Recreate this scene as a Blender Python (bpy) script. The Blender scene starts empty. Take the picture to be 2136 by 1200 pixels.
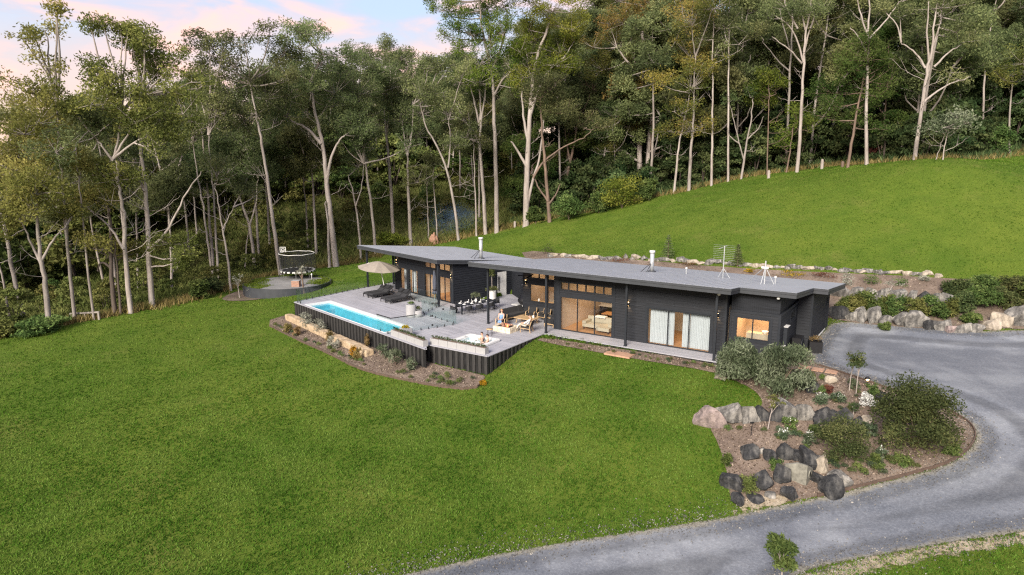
import bpy, bmesh, math, random
import numpy as np
from mathutils import Vector, Matrix
from mathutils.geometry import delaunay_2d_cdt

scene = bpy.context.scene
COL = scene.collection
rng = np.random.default_rng(7)
random.seed(7)
PI = math.pi

# ------------------------------------------------------------------ camera, sky, sun, exposure
F_PX, CX, CY, HOR, CAM_H = 1424.0, 1068.0, 600.0, 330.0, 12.35      # photograph is 2136 x 1200
PITCH = math.atan((CY - HOR) / F_PX)
cam_data = bpy.data.cameras.new('camera')
cam_data.sensor_fit = 'HORIZONTAL'
cam_data.sensor_width = 36.0
cam_data.lens = 36.0 * F_PX / 2136.0
cam_data.clip_start, cam_data.clip_end = 0.5, 6000
cam = bpy.data.objects.new('camera', cam_data)
cam.location = (0, 0, CAM_H)
cam.rotation_euler = (PI / 2 - PITCH, 0, 0)
COL.objects.link(cam)
scene.camera = cam

SUN_EL, SUN_AZ = math.radians(29), math.radians(204)       # azimuth measured clockwise from +Y: behind the camera, to its left
world = bpy.data.worlds.new('World')
scene.world = world
world.use_nodes = True
wn = world.node_tree.nodes
wl = world.node_tree.links
wn.clear()
def wnode(t, **k):
    n = wn.new(t)
    for a, b in k.items(): setattr(n, a, b)
    return n
out = wnode('ShaderNodeOutputWorld')
sky = wnode('ShaderNodeTexSky', sky_type='NISHITA', sun_disc=False)
sky.sun_elevation = SUN_EL
sky.sun_rotation = SUN_AZ
bg_sky = wnode('ShaderNodeBackground')
bg_sky.inputs['Strength'].default_value = 0.06
wl.new(sky.outputs[0], bg_sky.inputs['Color'])
tc = wnode('ShaderNodeTexCoord')
sep = wnode('ShaderNodeSeparateXYZ')
wl.new(tc.outputs['Generated'], sep.inputs[0])
ramp = wnode('ShaderNodeValToRGB')                            # evening sky: peach at the horizon, blue above, the same all round
cr = ramp.color_ramp
cr.elements[0].position = 0.0;  cr.elements[0].color = (0.86, 0.56, 0.30, 1)
cr.elements[1].position = 1.0;  cr.elements[1].color = (0.40, 0.48, 0.66, 1)
for p, c in ((0.05, (0.80, 0.57, 0.42, 1)), (0.11, (0.66, 0.57, 0.56, 1)), (0.19, (0.45, 0.56, 0.74, 1)), (0.32, (0.42, 0.53, 0.72, 1))):
    e = cr.elements.new(p); e.color = c
wl.new(sep.outputs['Z'], ramp.inputs[0])
mp = wnode('ShaderNodeMapping')
mp.inputs['Scale'].default_value = (2.6, 2.6, 9.0)
mp.inputs['Location'].default_value = (1.15, 0.4, 0.25)
wl.new(tc.outputs['Generated'], mp.inputs[0])
nz = wnode('ShaderNodeTexNoise')
nz.inputs['Scale'].default_value = 2.3
nz.inputs['Detail'].default_value = 7
nz.inputs['Roughness'].default_value = 0.52
nz.inputs['Distortion'].default_value = 0.5
wl.new(mp.outputs[0], nz.inputs['Vector'])
cl = wnode('ShaderNodeValToRGB')
cl.color_ramp.elements[0].position = 0.45; cl.color_ramp.elements[0].color = (0, 0, 0, 1)
cl.color_ramp.elements[1].position = 0.66; cl.color_ramp.elements[1].color = (1, 1, 1, 1)
wl.new(nz.outputs['Fac'], cl.inputs[0])
pk = wnode('ShaderNodeValToRGB')                              # cloud colour: grey mauve in the thin parts, pink where thick
pk.color_ramp.elements[0].position = 0.44; pk.color_ramp.elements[0].color = (0.50, 0.46, 0.53, 1)
pk.color_ramp.elements[1].position = 0.64; pk.color_ramp.elements[1].color = (0.98, 0.60, 0.50, 1)
wl.new(nz.outputs['Fac'], pk.inputs[0])
mx = wnode('ShaderNodeMixRGB')
wl.new(cl.outputs[0], mx.inputs[0]); wl.new(ramp.outputs[0], mx.inputs[1]); wl.new(pk.outputs[0], mx.inputs[2])
bg_cl = wnode('ShaderNodeBackground')
bg_cl.inputs['Strength'].default_value = 0.8
wl.new(mx.outputs[0], bg_cl.inputs['Color'])
mixs = wnode('ShaderNodeMixShader')
mixs.inputs[0].default_value = 0.85
wl.new(bg_sky.outputs[0], mixs.inputs[1]); wl.new(bg_cl.outputs[0], mixs.inputs[2])
wl.new(mixs.outputs[0], out.inputs['Surface'])

sun_data = bpy.data.lights.new('sun', 'SUN')
sun_data.energy = 4.3
sun_data.angle = math.radians(24)                            # soft evening light
sun_data.color = (1.0, 0.9, 0.76)
sun = bpy.data.objects.new('sun', sun_data)
sd = Vector((math.sin(SUN_AZ) * math.cos(SUN_EL), math.cos(SUN_AZ) * math.cos(SUN_EL), math.sin(SUN_EL)))
sun.rotation_euler = sd.to_track_quat('Z', 'Y').to_euler()
sun.location = (0, 0, 80)
COL.objects.link(sun)
vs = scene.view_settings
vs.view_transform = 'Standard'; vs.look = 'None'; vs.gamma = 1; vs.use_curve_mapping = False
vs.exposure = 0.97

# ------------------------------------------------------------------ where a pixel of the photograph lies in the place
_cf = np.array([0, math.cos(PITCH), -math.sin(PITCH)])
_cu = np.array([0, math.sin(PITCH), math.cos(PITCH)])
CAM = np.array([0, 0, CAM_H])
def ray(u, v):
    return _cf + np.array([(u - CX) / F_PX, 0, 0]) + (CY - v) / F_PX * _cu
def at(u, v, z=0.0):
    d = ray(u, v)
    return CAM + d * ((z - CAM_H) / d[2])
class Frame:
    def __init__(s, o, deg):
        a = math.radians(deg); s.o = np.array(o); s.rz = a
        s.X = np.array([math.cos(a), math.sin(a), 0]); s.Y = np.array([-math.sin(a), math.cos(a), 0])
    def w(s, x, y, z=0.0): return s.o + x * s.X + y * s.Y + np.array([0, 0, z])
    def loc(s, p): q = np.array(p) - s.o; return (q @ s.X, q @ s.Y, q[2])
R = Frame(at(1016.5, 676), -33.8)       # main wing: X along its front, Y into its depth
L = Frame(at(946, 634), -48.2)          # far wing and pool

# ------------------------------------------------------------------ terrain height
CTRL_PX = [  # photograph pixel, height of the ground there
 (1128,706,-.06),(1200,722,-.14),(1300,738,-.16),(1400,752,-.18),(1490,765,-.2),(1560,745,-.2),(1625,742,-.2),(1690,712,-.12),(1738,680,-.05),(1850,690,0),(2000,704,0),(2136,705,.05),(2300,700,.3),
 (618,664,-1.45),(680,690,-1.4),(750,716,-1.36),(886,762,-1.25),(960,777,-1.3),(1012,789,-1.32),(1050,762,-.95),(1085,738,-.5),
 (545,675,-1.75),(620,712,-1.75),(700,745,-1.7),(800,785,-1.68),(900,806,-1.62),(990,816,-1.5),
 (1200,760,-.5),(1300,800,-.75),(1400,800,-.6),(1490,800,-.5),(1585,830,-.6),(1585,855,-.75),(1480,885,-1.15),(1300,900,-1.4),(1000,900,-2.0),(1000,1000,-2.5),(800,900,-2.4),(600,900,-2.8),(400,900,-3.0),(200,900,-3.2),(0,900,-3.3),
 (1000,1180,-3.1),(1250,1120,-3.0),(1530,1070,-2.85),(600,1190,-3.4),(0,1180,-3.8),(300,750,-2.3),(100,700,-2.5),(0,712,-2.7),(300,655,-1.95),(420,622,-1.7),(500,602,-1.5),(560,620,-1.75),(520,618,-1.95),(592,613,-1.8),(690,585,-.95),(610,630,-1.3),
 (1500,900,-1.3),(1500,1000,-2.2),(1650,848,-.6),(1650,885,-1.2),(1750,850,-.6),(1750,890,-1.1),(1600,930,-1.55),(1600,1000,-2.3),(1650,1035,-2.75),(1750,950,-1.6),(1780,1022,-2.45),(1830,812,-.25),(1720,790,-.2),(1930,850,-.6),(2030,910,-1.1),(1990,965,-1.6),(1900,990,-2.0),
 (1900,770,-.2),(2136,800,-.4),(2136,900,-1.0),(2136,1050,-1.9),(1900,1080,-2.5),(1700,1130,-2.9),(1640,1200,-3.0),(2136,1150,-2.3),(1900,1180,-2.8),(2400,900,-.6),(2400,1150,-2.0),
 (1745,655,.5),(1850,662,.55),(1960,672,.55),(2100,668,.6),(1780,630,.95),(1900,640,1.0),(2040,640,1.1),(1780,606,1.75),(1900,612,1.8),(2040,616,1.8),
 (1085,522,1.1),(1200,535,1.9),(1400,553,2.35),(1600,566,2.45),(1800,575,2.5),(1930,583,2.5),(2136,595,2.5),(2400,600,3.0),
 (700,562,-1.0),(760,548,-.9),(850,527,-.5),(940,506,.7),(1000,491,1.9),(1100,471,3.0),(1200,453,4.3),(1330,421,6.5),(1430,401,7.8),(1550,373,9.6),(1660,357,10.6),(1760,345,11.4),(1960,331,12.3),(2136,319,13.1),(2400,305,14),
]
P = [tuple(at(u, v, z)) for u, v, z in CTRL_PX]
P += [  # open country around it
 (-36,88,-3.2),(-50,86,-4.5),(-65,82,-6),(-85,80,-7),(-20,96,-2.6),(-5,101,-.8),(-46,104,-1.4),(-70,104,-3),(-25,114,1.5),(-50,124,4.5),(-80,125,3.5),(-25,135,6.5),(-50,150,9),(-110,120,1),(-110,160,6),
 (10,112,5),(25,118,9.5),(45,118,14.5),(70,116,17),(100,115,19),(0,140,9),(30,140,16),(60,140,22),(100,140,26),(-20,170,10),(20,170,18),(60,175,30),(120,175,37),(-80,200,9),(0,220,15),(80,220,38),(160,200,46),
 (-200,120,0),(-200,250,5),(-80,320,6),(40,320,20),(160,320,50),(260,200,50),(-300,400,5),(0,480,10),(300,420,50),(200,100,26),(130,70,15),(110,40,6),(200,30,10),(380,0,20),(-90,50,-5.5),(-110,20,-6.5),(-200,20,-9),(-380,0,-12),(-60,30,-4.6),
 (0,12,-3.6),(40,14,-2.9),(70,20,-1.2),(-40,14,-4.6),(0,-40,-6),(80,-40,-5),(-80,-40,-8),(300,-60,5),(-300,-60,-12),
]
P = np.array(P)
def _k(d): return np.sqrt(d * d + 2.0)
_n = len(P)
_A = np.zeros((_n + 3, _n + 3))
_A[:_n, :_n] = -_k(np.linalg.norm(P[:, None, :2] - P[None, :, :2], axis=2)) + 0.0 * np.eye(_n)
_A[:_n, _n] = 1; _A[:_n, _n + 1:] = P[:, :2]; _A[_n, :_n] = 1; _A[_n + 1:, :_n] = P[:, :2].T
_A[:_n, :_n] -= 0.15 * np.eye(_n) * -1
_W = np.linalg.solve(_A, np.concatenate([P[:, 2], np.zeros(3)]))
XS = np.concatenate([np.arange(-420, -130, 18.0), np.arange(-130, 130.5, 1.0), np.arange(140, 440, 18.0)])
YS = np.concatenate([np.arange(-80, 8, 8.0), np.arange(8, 160.5, 1.0), np.arange(170, 520, 18.0)])
_gx, _gy = np.meshgrid(XS, YS)
_q = np.stack([_gx.ravel(), _gy.ravel()], 1)
_z = np.empty(len(_q))
for i in range(0, len(_q), 4000):
    c = _q[i:i + 4000]
    _z[i:i + 4000] = -_k(np.linalg.norm(c[:, None] - P[None, :, :2], axis=2)) @ _W[:_n] + _W[_n] + c @ _W[_n + 1:]
ZG = _z.reshape(_gx.shape)
for _ in range(3):
    Z2 = ZG.copy()
    Z2[1:-1, 1:-1] = (ZG[1:-1, 1:-1] * 2 + ZG[:-2, 1:-1] + ZG[2:, 1:-1] + ZG[1:-1, :-2] + ZG[1:-1, 2:]) / 6
    ZG = Z2
def gz(x, y):
    x = np.clip(np.asarray(x, float), XS[0], XS[-1] - 1e-6); y = np.clip(np.asarray(y, float), YS[0], YS[-1] - 1e-6)
    i = np.clip(np.searchsorted(XS, x, side='right') - 1, 0, len(XS) - 2); j = np.clip(np.searchsorted(YS, y, side='right') - 1, 0, len(YS) - 2)
    fx = (x - XS[i]) / (XS[i + 1] - XS[i]); fy = (y - YS[j]) / (YS[j + 1] - YS[j])
    return ZG[j, i] * (1 - fx) * (1 - fy) + ZG[j, i + 1] * fx * (1 - fy) + ZG[j + 1, i] * (1 - fx) * fy + ZG[j + 1, i + 1] * fx * fy
def hit(u, v):
    d = ray(u, v); d = d / d[1]
    s = np.arange(18, 400, 0.25)
    p = CAM + s[:, None] * d
    h = p[:, 2] - gz(p[:, 0], p[:, 1])
    k = np.argmax(h <= 0) if (h <= 0).any() else len(s) - 1
    if k > 0:
        t = h[k - 1] / max(h[k - 1] - h[k], 1e-6); q = p[k - 1] + (p[k] - p[k - 1]) * t
    else: q = p[k]
    return np.array([q[0], q[1], float(gz(q[0], q[1]))])
def inside(poly, x, y):
    x = np.asarray(x); y = np.asarray(y); r = np.zeros(x.shape, bool); n = len(poly)
    for i in range(n):
        x0, y0 = poly[i][:2]; x1, y1 = poly[(i + 1) % n][:2]
        if y0 == y1: continue
        c = ((y0 > y) != (y1 > y)) & (x < (x1 - x0) * (y - y0) / (y1 - y0) + x0)
        r ^= c
    return r
def edge_dist(poly, x, y):
    x = np.asarray(x, float); y = np.asarray(y, float); d = np.full(x.shape, 1e9); n = len(poly)
    for i in range(n):
        a = np.array(poly[i][:2]); b = np.array(poly[(i + 1) % n][:2]); ab = b - a; l = max(ab @ ab, 1e-9)
        t = np.clip(((x - a[0]) * ab[0] + (y - a[1]) * ab[1]) / l, 0, 1)
        d = np.minimum(d, np.hypot(x - a[0] - t * ab[0], y - a[1] - t * ab[1]))
    return d
def hits(lst): return [hit(u, v) for u, v in lst]
def smooth_poly(pts, k=2, closed=True):
    pts = [np.array(p[:2]) for p in pts]
    for _ in range(k):
        q = []
        for i in range(len(pts) if closed else len(pts) - 1):
            a, b = pts[i], pts[(i + 1) % len(pts)]
            q += [a * .75 + b * .25, a * .25 + b * .75]
        pts = q
    return pts

# ------------------------------------------------------------------ materials
def mat(name):
    m = bpy.data.materials.new(name); m.use_nodes = True
    nt = m.node_tree; b = nt.nodes['Principled BSDF']
    return m, nt, b
def N(nt, t, **k):
    n = nt.nodes.new(t)
    for a, v in k.items():
        if a in n.inputs.keys(): n.inputs[a].default_value = v
        else: setattr(n, a, v)
    return n
def noise(nt, scale, detail=4, rough=.55, coord='Object', stretch=None):
    t = N(nt, 'ShaderNodeTexCoord'); src = t.outputs[coord]
    if stretch:
        m = N(nt, 'ShaderNodeMapping'); m.inputs['Scale'].default_value = stretch
        nt.links.new(src, m.inputs[0]); src = m.outputs[0]
    n = N(nt, 'ShaderNodeTexNoise'); n.inputs['Scale'].default_value = scale; n.inputs['Detail'].default_value = detail; n.inputs['Roughness'].default_value = rough
    nt.links.new(src, n.inputs['Vector'])
    return n.outputs['Fac']
def rampn(nt, fac, stops):
    r = N(nt, 'ShaderNodeValToRGB'); e = r.color_ramp.elements
    while len(e) < len(stops): e.new(.5)
    for i, (p, c) in enumerate(stops):
        e[i].position = p; e[i].color = (*c, 1) if len(c) == 3 else c
    nt.links.new(fac, r.inputs[0]); return r.outputs[0]
def mixc(nt, fac, a, b, mode='MIX'):
    m = N(nt, 'ShaderNodeMixRGB', blend_type=mode)
    for s, x in ((0, fac), (1, a), (2, b)):
        if isinstance(x, (int, float)): m.inputs[s].default_value = x
        elif isinstance(x, tuple): m.inputs[s].default_value = (*x, 1)
        else: nt.links.new(x, m.inputs[s])
    return m.outputs[0]
def bump(nt, b, h, strength=.4, dist=.05):
    n = N(nt, 'ShaderNodeBump'); n.inputs['Strength'].default_value = strength; n.inputs['Distance'].default_value = dist
    nt.links.new(h, n.inputs['Height']); nt.links.new(n.outputs[0], b.inputs['Normal'])
def simple(name, col, rough=.6, var=.25, scale=6, metal=0, bumps=0, stretch=None, spec=.4):
    m, nt, b = mat(name)
    f = noise(nt, scale, 5, .6, stretch=stretch)
    lo = tuple(c * (1 - var) for c in col); hi = tuple(min(1, c * (1 + var)) for c in col)
    nt.links.new(rampn(nt, f, [(.3, lo), (.7, hi)]), b.inputs['Base Color'])
    b.inputs['Roughness'].default_value = rough; b.inputs['Metallic'].default_value = metal
    b.inputs['Specular IOR Level'].default_value = spec
    if bumps: bump(nt, b, f, bumps, .02)
    return m
def emis(name, col, s):
    m, nt, b = mat(name)
    b.inputs['Base Color'].default_value = (*col, 1); b.inputs['Emission Color'].default_value = (*col, 1); b.inputs['Emission Strength'].default_value = s
    return m
def schlick(nt, f0, normal=None):
    lw = N(nt, 'ShaderNodeLayerWeight'); lw.inputs['Blend'].default_value = .5
    if normal is not None: nt.links.new(normal, lw.inputs['Normal'])
    pw = N(nt, 'ShaderNodeMath', operation='POWER'); pw.inputs[1].default_value = 5; nt.links.new(lw.outputs['Facing'], pw.inputs[0])
    ma = N(nt, 'ShaderNodeMath', operation='MULTIPLY_ADD'); ma.inputs[1].default_value = 1 - f0; ma.inputs[2].default_value = f0; nt.links.new(pw.outputs[0], ma.inputs[0])
    return ma.outputs[0]
def glass(name, tint, refl=1.0, ior=1.5):
    m, nt, b = mat(name); nt.nodes.remove(b)
    tr = N(nt, 'ShaderNodeBsdfTransparent'); tr.inputs[0].default_value = (*tint, 1)
    gl = N(nt, 'ShaderNodeBsdfGlossy'); gl.inputs['Roughness'].default_value = .02; gl.inputs[0].default_value = (refl, refl, refl, 1)
    mx = N(nt, 'ShaderNodeMixShader')
    nt.links.new(schlick(nt, .045), mx.inputs[0]); nt.links.new(tr.outputs[0], mx.inputs[1]); nt.links.new(gl.outputs[0], mx.inputs[2])
    nt.links.new(mx.outputs[0], nt.nodes['Material Output'].inputs[0])
    return m
def leafmat(name, dark, mid, light, trans=.3, pervar=.3):
    m, nt, b = mat(name); nt.nodes.remove(b)
    a = N(nt, 'ShaderNodeAttribute', attribute_name='tint')
    c = rampn(nt, a.outputs['Fac'], [(0.0, dark), (.5, mid), (1.0, light)])
    oi = N(nt, 'ShaderNodeObjectInfo')
    hs = N(nt, 'ShaderNodeHueSaturation'); nt.links.new(c, hs.inputs['Color'])
    mr = N(nt, 'ShaderNodeMapRange'); mr.inputs['To Min'].default_value = 1 - pervar; mr.inputs['To Max'].default_value = 1 + pervar
    nt.links.new(oi.outputs['Random'], mr.inputs['Value']); nt.links.new(mr.outputs[0], hs.inputs['Value'])
    mr2 = N(nt, 'ShaderNodeMapRange'); mr2.inputs['To Min'].default_value = .47; mr2.inputs['To Max'].default_value = .525
    ml = N(nt, 'ShaderNodeMath', operation='MULTIPLY'); ml.inputs[1].default_value = 7.31
    fr = N(nt, 'ShaderNodeMath', operation='FRACT')
    nt.links.new(oi.outputs['Random'], ml.inputs[0]); nt.links.new(ml.outputs[0], fr.inputs[0]); nt.links.new(fr.outputs[0], mr2.inputs['Value'])
    nt.links.new(mr2.outputs[0], hs.inputs['Hue'])
    d = N(nt, 'ShaderNodeBsdfDiffuse'); t = N(nt, 'ShaderNodeBsdfTranslucent')
    nt.links.new(hs.outputs[0], d.inputs[0]); nt.links.new(hs.outputs[0], t.inputs[0])
    mx = N(nt, 'ShaderNodeMixShader'); mx.inputs[0].default_value = trans
    nt.links.new(d.outputs[0], mx.inputs[1]); nt.links.new(t.outputs[0], mx.inputs[2])
    nt.links.new(mx.outputs[0], nt.nodes['Material Output'].inputs[0])
    return m
def barkmat(name, pale, mid, dark, thr=.5):
    m, nt, b = mat(name)
    f = noise(nt, 1.0, 6, .65, stretch=(2.2, 2.2, .35))
    c = rampn(nt, f, [(.3, dark), (thr, mid), (.68, pale)])
    f2 = noise(nt, 5, 4, .6, stretch=(3, 3, .6))
    c = mixc(nt, .35, c, rampn(nt, f2, [(.3, dark), (.7, pale)]))
    nt.links.new(c, b.inputs['Base Color']); b.inputs['Roughness'].default_value = .85
    bump(nt, b, f2, .5, .03)
    return m
def speckle(name, stops, scale, scale2, bumpd=.03, rough=.9, mixf=.5):
    m, nt, b = mat(name)
    f = noise(nt, scale, 6, .6); g = noise(nt, scale2, 5, .75)
    c = mixc(nt, mixf, rampn(nt, f, stops), rampn(nt, g, stops))
    nt.links.new(c, b.inputs['Base Color']); b.inputs['Roughness'].default_value = rough; b.inputs['Specular IOR Level'].default_value = .2
    bump(nt, b, g, .6, bumpd)
    return m

M = {}
M['clad'] = simple('dark_cladding', (.014, .016, .021), .6, .35, 3, stretch=(.4, .4, 6), spec=.22)
M['clad2'] = simple('black_fence_cladding', (.014, .014, .0145), .65, .7, 5, stretch=(8, 8, .5), spec=.2)
M['clad3'] = simple('grey_black_fence_cladding', (.036, .035, .035), .65, .5, 5, stretch=(8, 8, .5), spec=.2)
M['trim'] = simple('charcoal_trim', (.018, .021, .027), .5, .15, 4, spec=.25)
M['roof'] = simple('grey_roofing', (.29, .308, .345), .5, .07, .8, spec=.3)
M['fascia'] = simple('charcoal_fascia', (.040, .044, .052), .45, .15, 2)
M['deck'] = None
M['glass'] = glass('window_glass', (.88, .9, .9), .9)
M['fglass'] = glass('fence_glass', (.93, .97, .96), .8)
M['fedge'] = glass('fence_glass_edge', (.42, .58, .55), .6)
M['black'] = simple('black_metal', (.012, .012, .014), .4, .2, 8)
M['darkfab'] = simple('charcoal_fabric', (.016, .017, .02), .9, .3, 14, bumps=.2)
M['cushion'] = simple('dark_cushion_fabric', (.026, .027, .031), .95, .25, 12, bumps=.2)
M['umb'] = simple('taupe_canvas', (.25, .22, .185), .85, .14, 3)
M['umbd'] = simple('slate_canvas', (.07, .08, .11), .85, .15, 5)
M['white'] = simple('white_paint', (.62, .62, .60), .5, .05, 4)
M['steel'] = simple('galvanised_steel', (.5, .52, .53), .35, .12, 4, metal=.6)
M['wood'] = simple('warm_timber', (.42, .29, .16), .55, .25, 5, stretch=(1, 8, 8))
M['floor'] = simple('oak_floor', (.36, .19, .085), .4, .2, 3, stretch=(1, 8, 1))
M['wall_in'] = simple('painted_inner_wall', (.50, .42, .34), .8, .05, 2)
M['beige'] = simple('beige_sofa_fabric', (.36, .32, .25), .9, .12, 8)
M['curtain'] = simple('sheer_curtain', (.42, .45, .48), .85, .06, 3)
M['pot'] = simple('grey_concrete', (.30, .30, .31), .75, .15, 5, stretch=(6, 6, .8))
M['potl'] = simple('pale_concrete', (.5, .5, .5), .75, .15, 5)
M['conc'] = simple('weathered_concrete', (.17, .165, .14), .85, .35, 5, bumps=.3)
M['stone'] = simple('cream_stone', (.55, .48, .37), .85, .3, 5, bumps=.5)
M['brick'] = simple('weathered_brick', (.30, .17, .12), .9, .35, 9, bumps=.4)
M['coping'] = simple('pool_coping', (.60, .62, .62), .5, .06, 5)
M['pool'] = simple('pool_shell', (.10, .43, .56), .5, .14, 1.2)
M['skin'] = simple('skin', (.55, .33, .24), .6, .08, 10)
M['hairb'] = simple('blond_hair', (.34, .20, .09), .6, .3, 20)
M['haird'] = simple('brown_hair', (.035, .02, .012), .6, .3, 20)
M['blue'] = simple('blue_denim_cloth', (.15, .25, .40), .9, .2, 12)
M['shirt'] = simple('white_cotton', (.58, .58, .58), .9, .06, 10)
M['cream'] = simple('cream_trousers', (.6, .54, .46), .9, .08, 10)
M['swim'] = simple('dark_swimwear', (.02, .015, .015), .8, .2, 10)
M['spa'] = simple('spa_acrylic', (.62, .63, .63), .25, .05, 3)
M['rust'] = simple('rusty_edging', (.085, .058, .045), .85, .3, 6)
M['terra'] = simple('sandstone_paver', (.36, .22, .15), .85, .2, 5, bumps=.3)
M['ceram'] = simple('white_ceramic', (.8, .8, .8), .3, .03, 5)
M['lampglow'] = emis('warm_lamp', (1.0, .62, .25), 9)
M['down'] = emis('ceiling_downlight', (1.0, .74, .45), 12)
M['screen'] = simple('dark_green_foliage_art', (.2, .2, .16), .7, .6, 14)
M['water'] = None
def _deck():
    m, nt, b = mat('weathered_deck_boards')
    oi = noise(nt, .9, 4, .6); f = noise(nt, 6, 5, .65)
    a = N(nt, 'ShaderNodeAttribute', attribute_name='tint')
    c = rampn(nt, a.outputs['Fac'], [(0, (.205, .208, .24)), (1, (.35, .352, .395))])
    c = mixc(nt, .3, c, rampn(nt, oi, [(.3, (.21, .21, .235)), (.7, (.39, .39, .425))]))
    c = mixc(nt, .25, c, rampn(nt, f, [(.3, (.18, .18, .2)), (.7, (.41, .41, .44))]))
    nt.links.new(c, b.inputs['Base Color']); b.inputs['Roughness'].default_value = .7; b.inputs['Specular IOR Level'].default_value = .3
    bump(nt, b, f, .2, .01); return m
M['deck'] = _deck()
def _water(name, tint, sc, s):
    m, nt, b = mat(name); nt.nodes.remove(b)
    tr = N(nt, 'ShaderNodeBsdfTransparent'); tr.inputs[0].default_value = (*tint, 1)
    gl = N(nt, 'ShaderNodeBsdfGlossy'); gl.inputs['Roughness'].default_value = .05
    bp = N(nt, 'ShaderNodeBump'); bp.inputs['Strength'].default_value = s; bp.inputs['Distance'].default_value = .05
    nt.links.new(noise(nt, sc, 4, .6), bp.inputs['Height'])
    nt.links.new(bp.outputs[0], gl.inputs['Normal'])
    mx = N(nt, 'ShaderNodeMixShader')
    nt.links.new(schlick(nt, .02), mx.inputs[0]); nt.links.new(tr.outputs[0], mx.inputs[1]); nt.links.new(gl.outputs[0], mx.inputs[2])
    nt.links.new(mx.outputs[0], nt.nodes['Material Output'].inputs[0]); return m
M['water'] = _water('pool_water', (.86, .98, .99), 3, .15)
M['spawater'] = _water('bubbling_spa_water', (.8, .93, .97), 9, 1.0)
def _canopy_rock(name, a, bcol, c):
    m, nt, b = mat(name)
    f = noise(nt, 1.9, 7, .62, stretch=(1.3, 1.3, .5)); g = noise(nt, 7, 6, .7)
    col = mixc(nt, .35, rampn(nt, f, [(.34, a), (.5, bcol), (.66, c)]), rampn(nt, g, [(.3, a), (.7, c)]))
    nt.links.new(col, b.inputs['Base Color']); b.inputs['Roughness'].default_value = .95; b.inputs['Specular IOR Level'].default_value = .12
    bump(nt, b, g, .9, .06); return m
M['rock_d'] = _canopy_rock('dark_basalt', (.007, .008, .010), (.02, .022, .027), (.12, .117, .112))
M['rock_m'] = _canopy_rock('streaked_boulder', (.014, .015, .018), (.10, .098, .095), (.36, .34, .31))
M['rock_l'] = _canopy_rock('pale_sandstone', (.12, .105, .085), (.30, .26, .21), (.46, .40, .33))
M['rock_y'] = _canopy_rock('golden_sandstone', (.22, .16, .10), (.38, .29, .19), (.50, .40, .29))
M['rock_p'] = _canopy_rock('pinkish_boulder', (.08, .07, .07), (.22, .175, .17), (.36, .29, .27))
# foliage: dark, mid, light leaf colours of each kind of plant
M['l_olive'] = leafmat('olive_gum_leaves', (.095, .108, .03), (.185, .195, .058), (.33, .31, .10), .5, .2)
M['l_grey'] = leafmat('grey_green_gum_leaves', (.075, .098, .045), (.142, .175, .076), (.26, .29, .13), .5, .25)
M['l_gold'] = leafmat('gum_leaves_with_golden_tips', (.08, .10, .028), (.165, .175, .05), (.36, .27, .08), .5, .15)
M['l_vivid'] = leafmat('fresh_green_leaves', (.06, .105, .018), (.135, .18, .034), (.25, .28, .06), .5, .15)
M['l_wattle'] = leafmat('feathery_wattle_leaves', (.042, .075, .022), (.082, .125, .034), (.15, .19, .055), .5, .15)
M['l_dark'] = leafmat('dark_rainforest_leaves', (.02, .036, .015), (.045, .07, .028), (.095, .125, .05), .2, .3)
M['l_mid'] = leafmat('green_shrub_leaves', (.04, .068, .022), (.085, .125, .038), (.16, .20, .065), .3, .2)
M['l_silver'] = leafmat('silver_green_leaves', (.042, .06, .035), (.088, .116, .066), (.20, .23, .16), .25, .12)
M['l_pale'] = leafmat('pale_grey_foliage', (.13, .135, .11), (.24, .25, .2), (.42, .42, .36), .25, .1)
M['l_brown'] = leafmat('bronze_green_leaves', (.03, .045, .018), (.062, .085, .034), (.13, .145, .058), .3, .12)
M['l_straw'] = leafmat('dry_grass_blades', (.10, .085, .03), (.20, .16, .06), (.36, .28, .13), .3, .15)
M['l_yellow'] = leafmat('yellow_flowering_leaves', (.12, .1, .015), (.3, .2, .02), (.5, .32, .02), .3, .1)
M['l_white'] = leafmat('white_flowers', (.4, .4, .38), (.6, .6, .58), (.78, .78, .74), .2, .05)
M['l_red'] = leafmat('reddish_leaves', (.06, .025, .018), (.13, .06, .04), (.22, .13, .07), .3, .1)
M['l_lawn'] = leafmat('lawn_blades', (.040, .080, .010), (.084, .150, .017), (.165, .215, .046), .3, .0)
M['l_under'] = leafmat('gully_undergrowth_leaves', (.05, .062, .018), (.11, .125, .038), (.20, .205, .07), .25, .0)
M['b_pale'] = barkmat('pale_gum_bark', (.40, .36, .34), (.27, .235, .215), (.11, .085, .072), .47)
M['b_grey'] = barkmat('grey_gum_bark', (.34, .305, .285), (.21, .185, .17), (.085, .07, .06), .5)
M['b_brown'] = barkmat('fibrous_brown_bark', (.22, .15, .115), (.12, .085, .065), (.05, .035, .028), .5)
M['b_dark'] = barkmat('dark_bark', (.12, .09, .075), (.06, .045, .037), (.025, .02, .017), .5)
M['l_chip'] = leafmat('bark_chips', (.035, .025, .018), (.13, .098, .076), (.36, .29, .235), .05, .0)
M['mulch'] = speckle('bark_mulch', [(.25, (.05, .036, .028)), (.5, (.145, .11, .088)), (.76, (.31, .25, .205))], .6, 16, .03)
M['gravel'] = None

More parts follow.
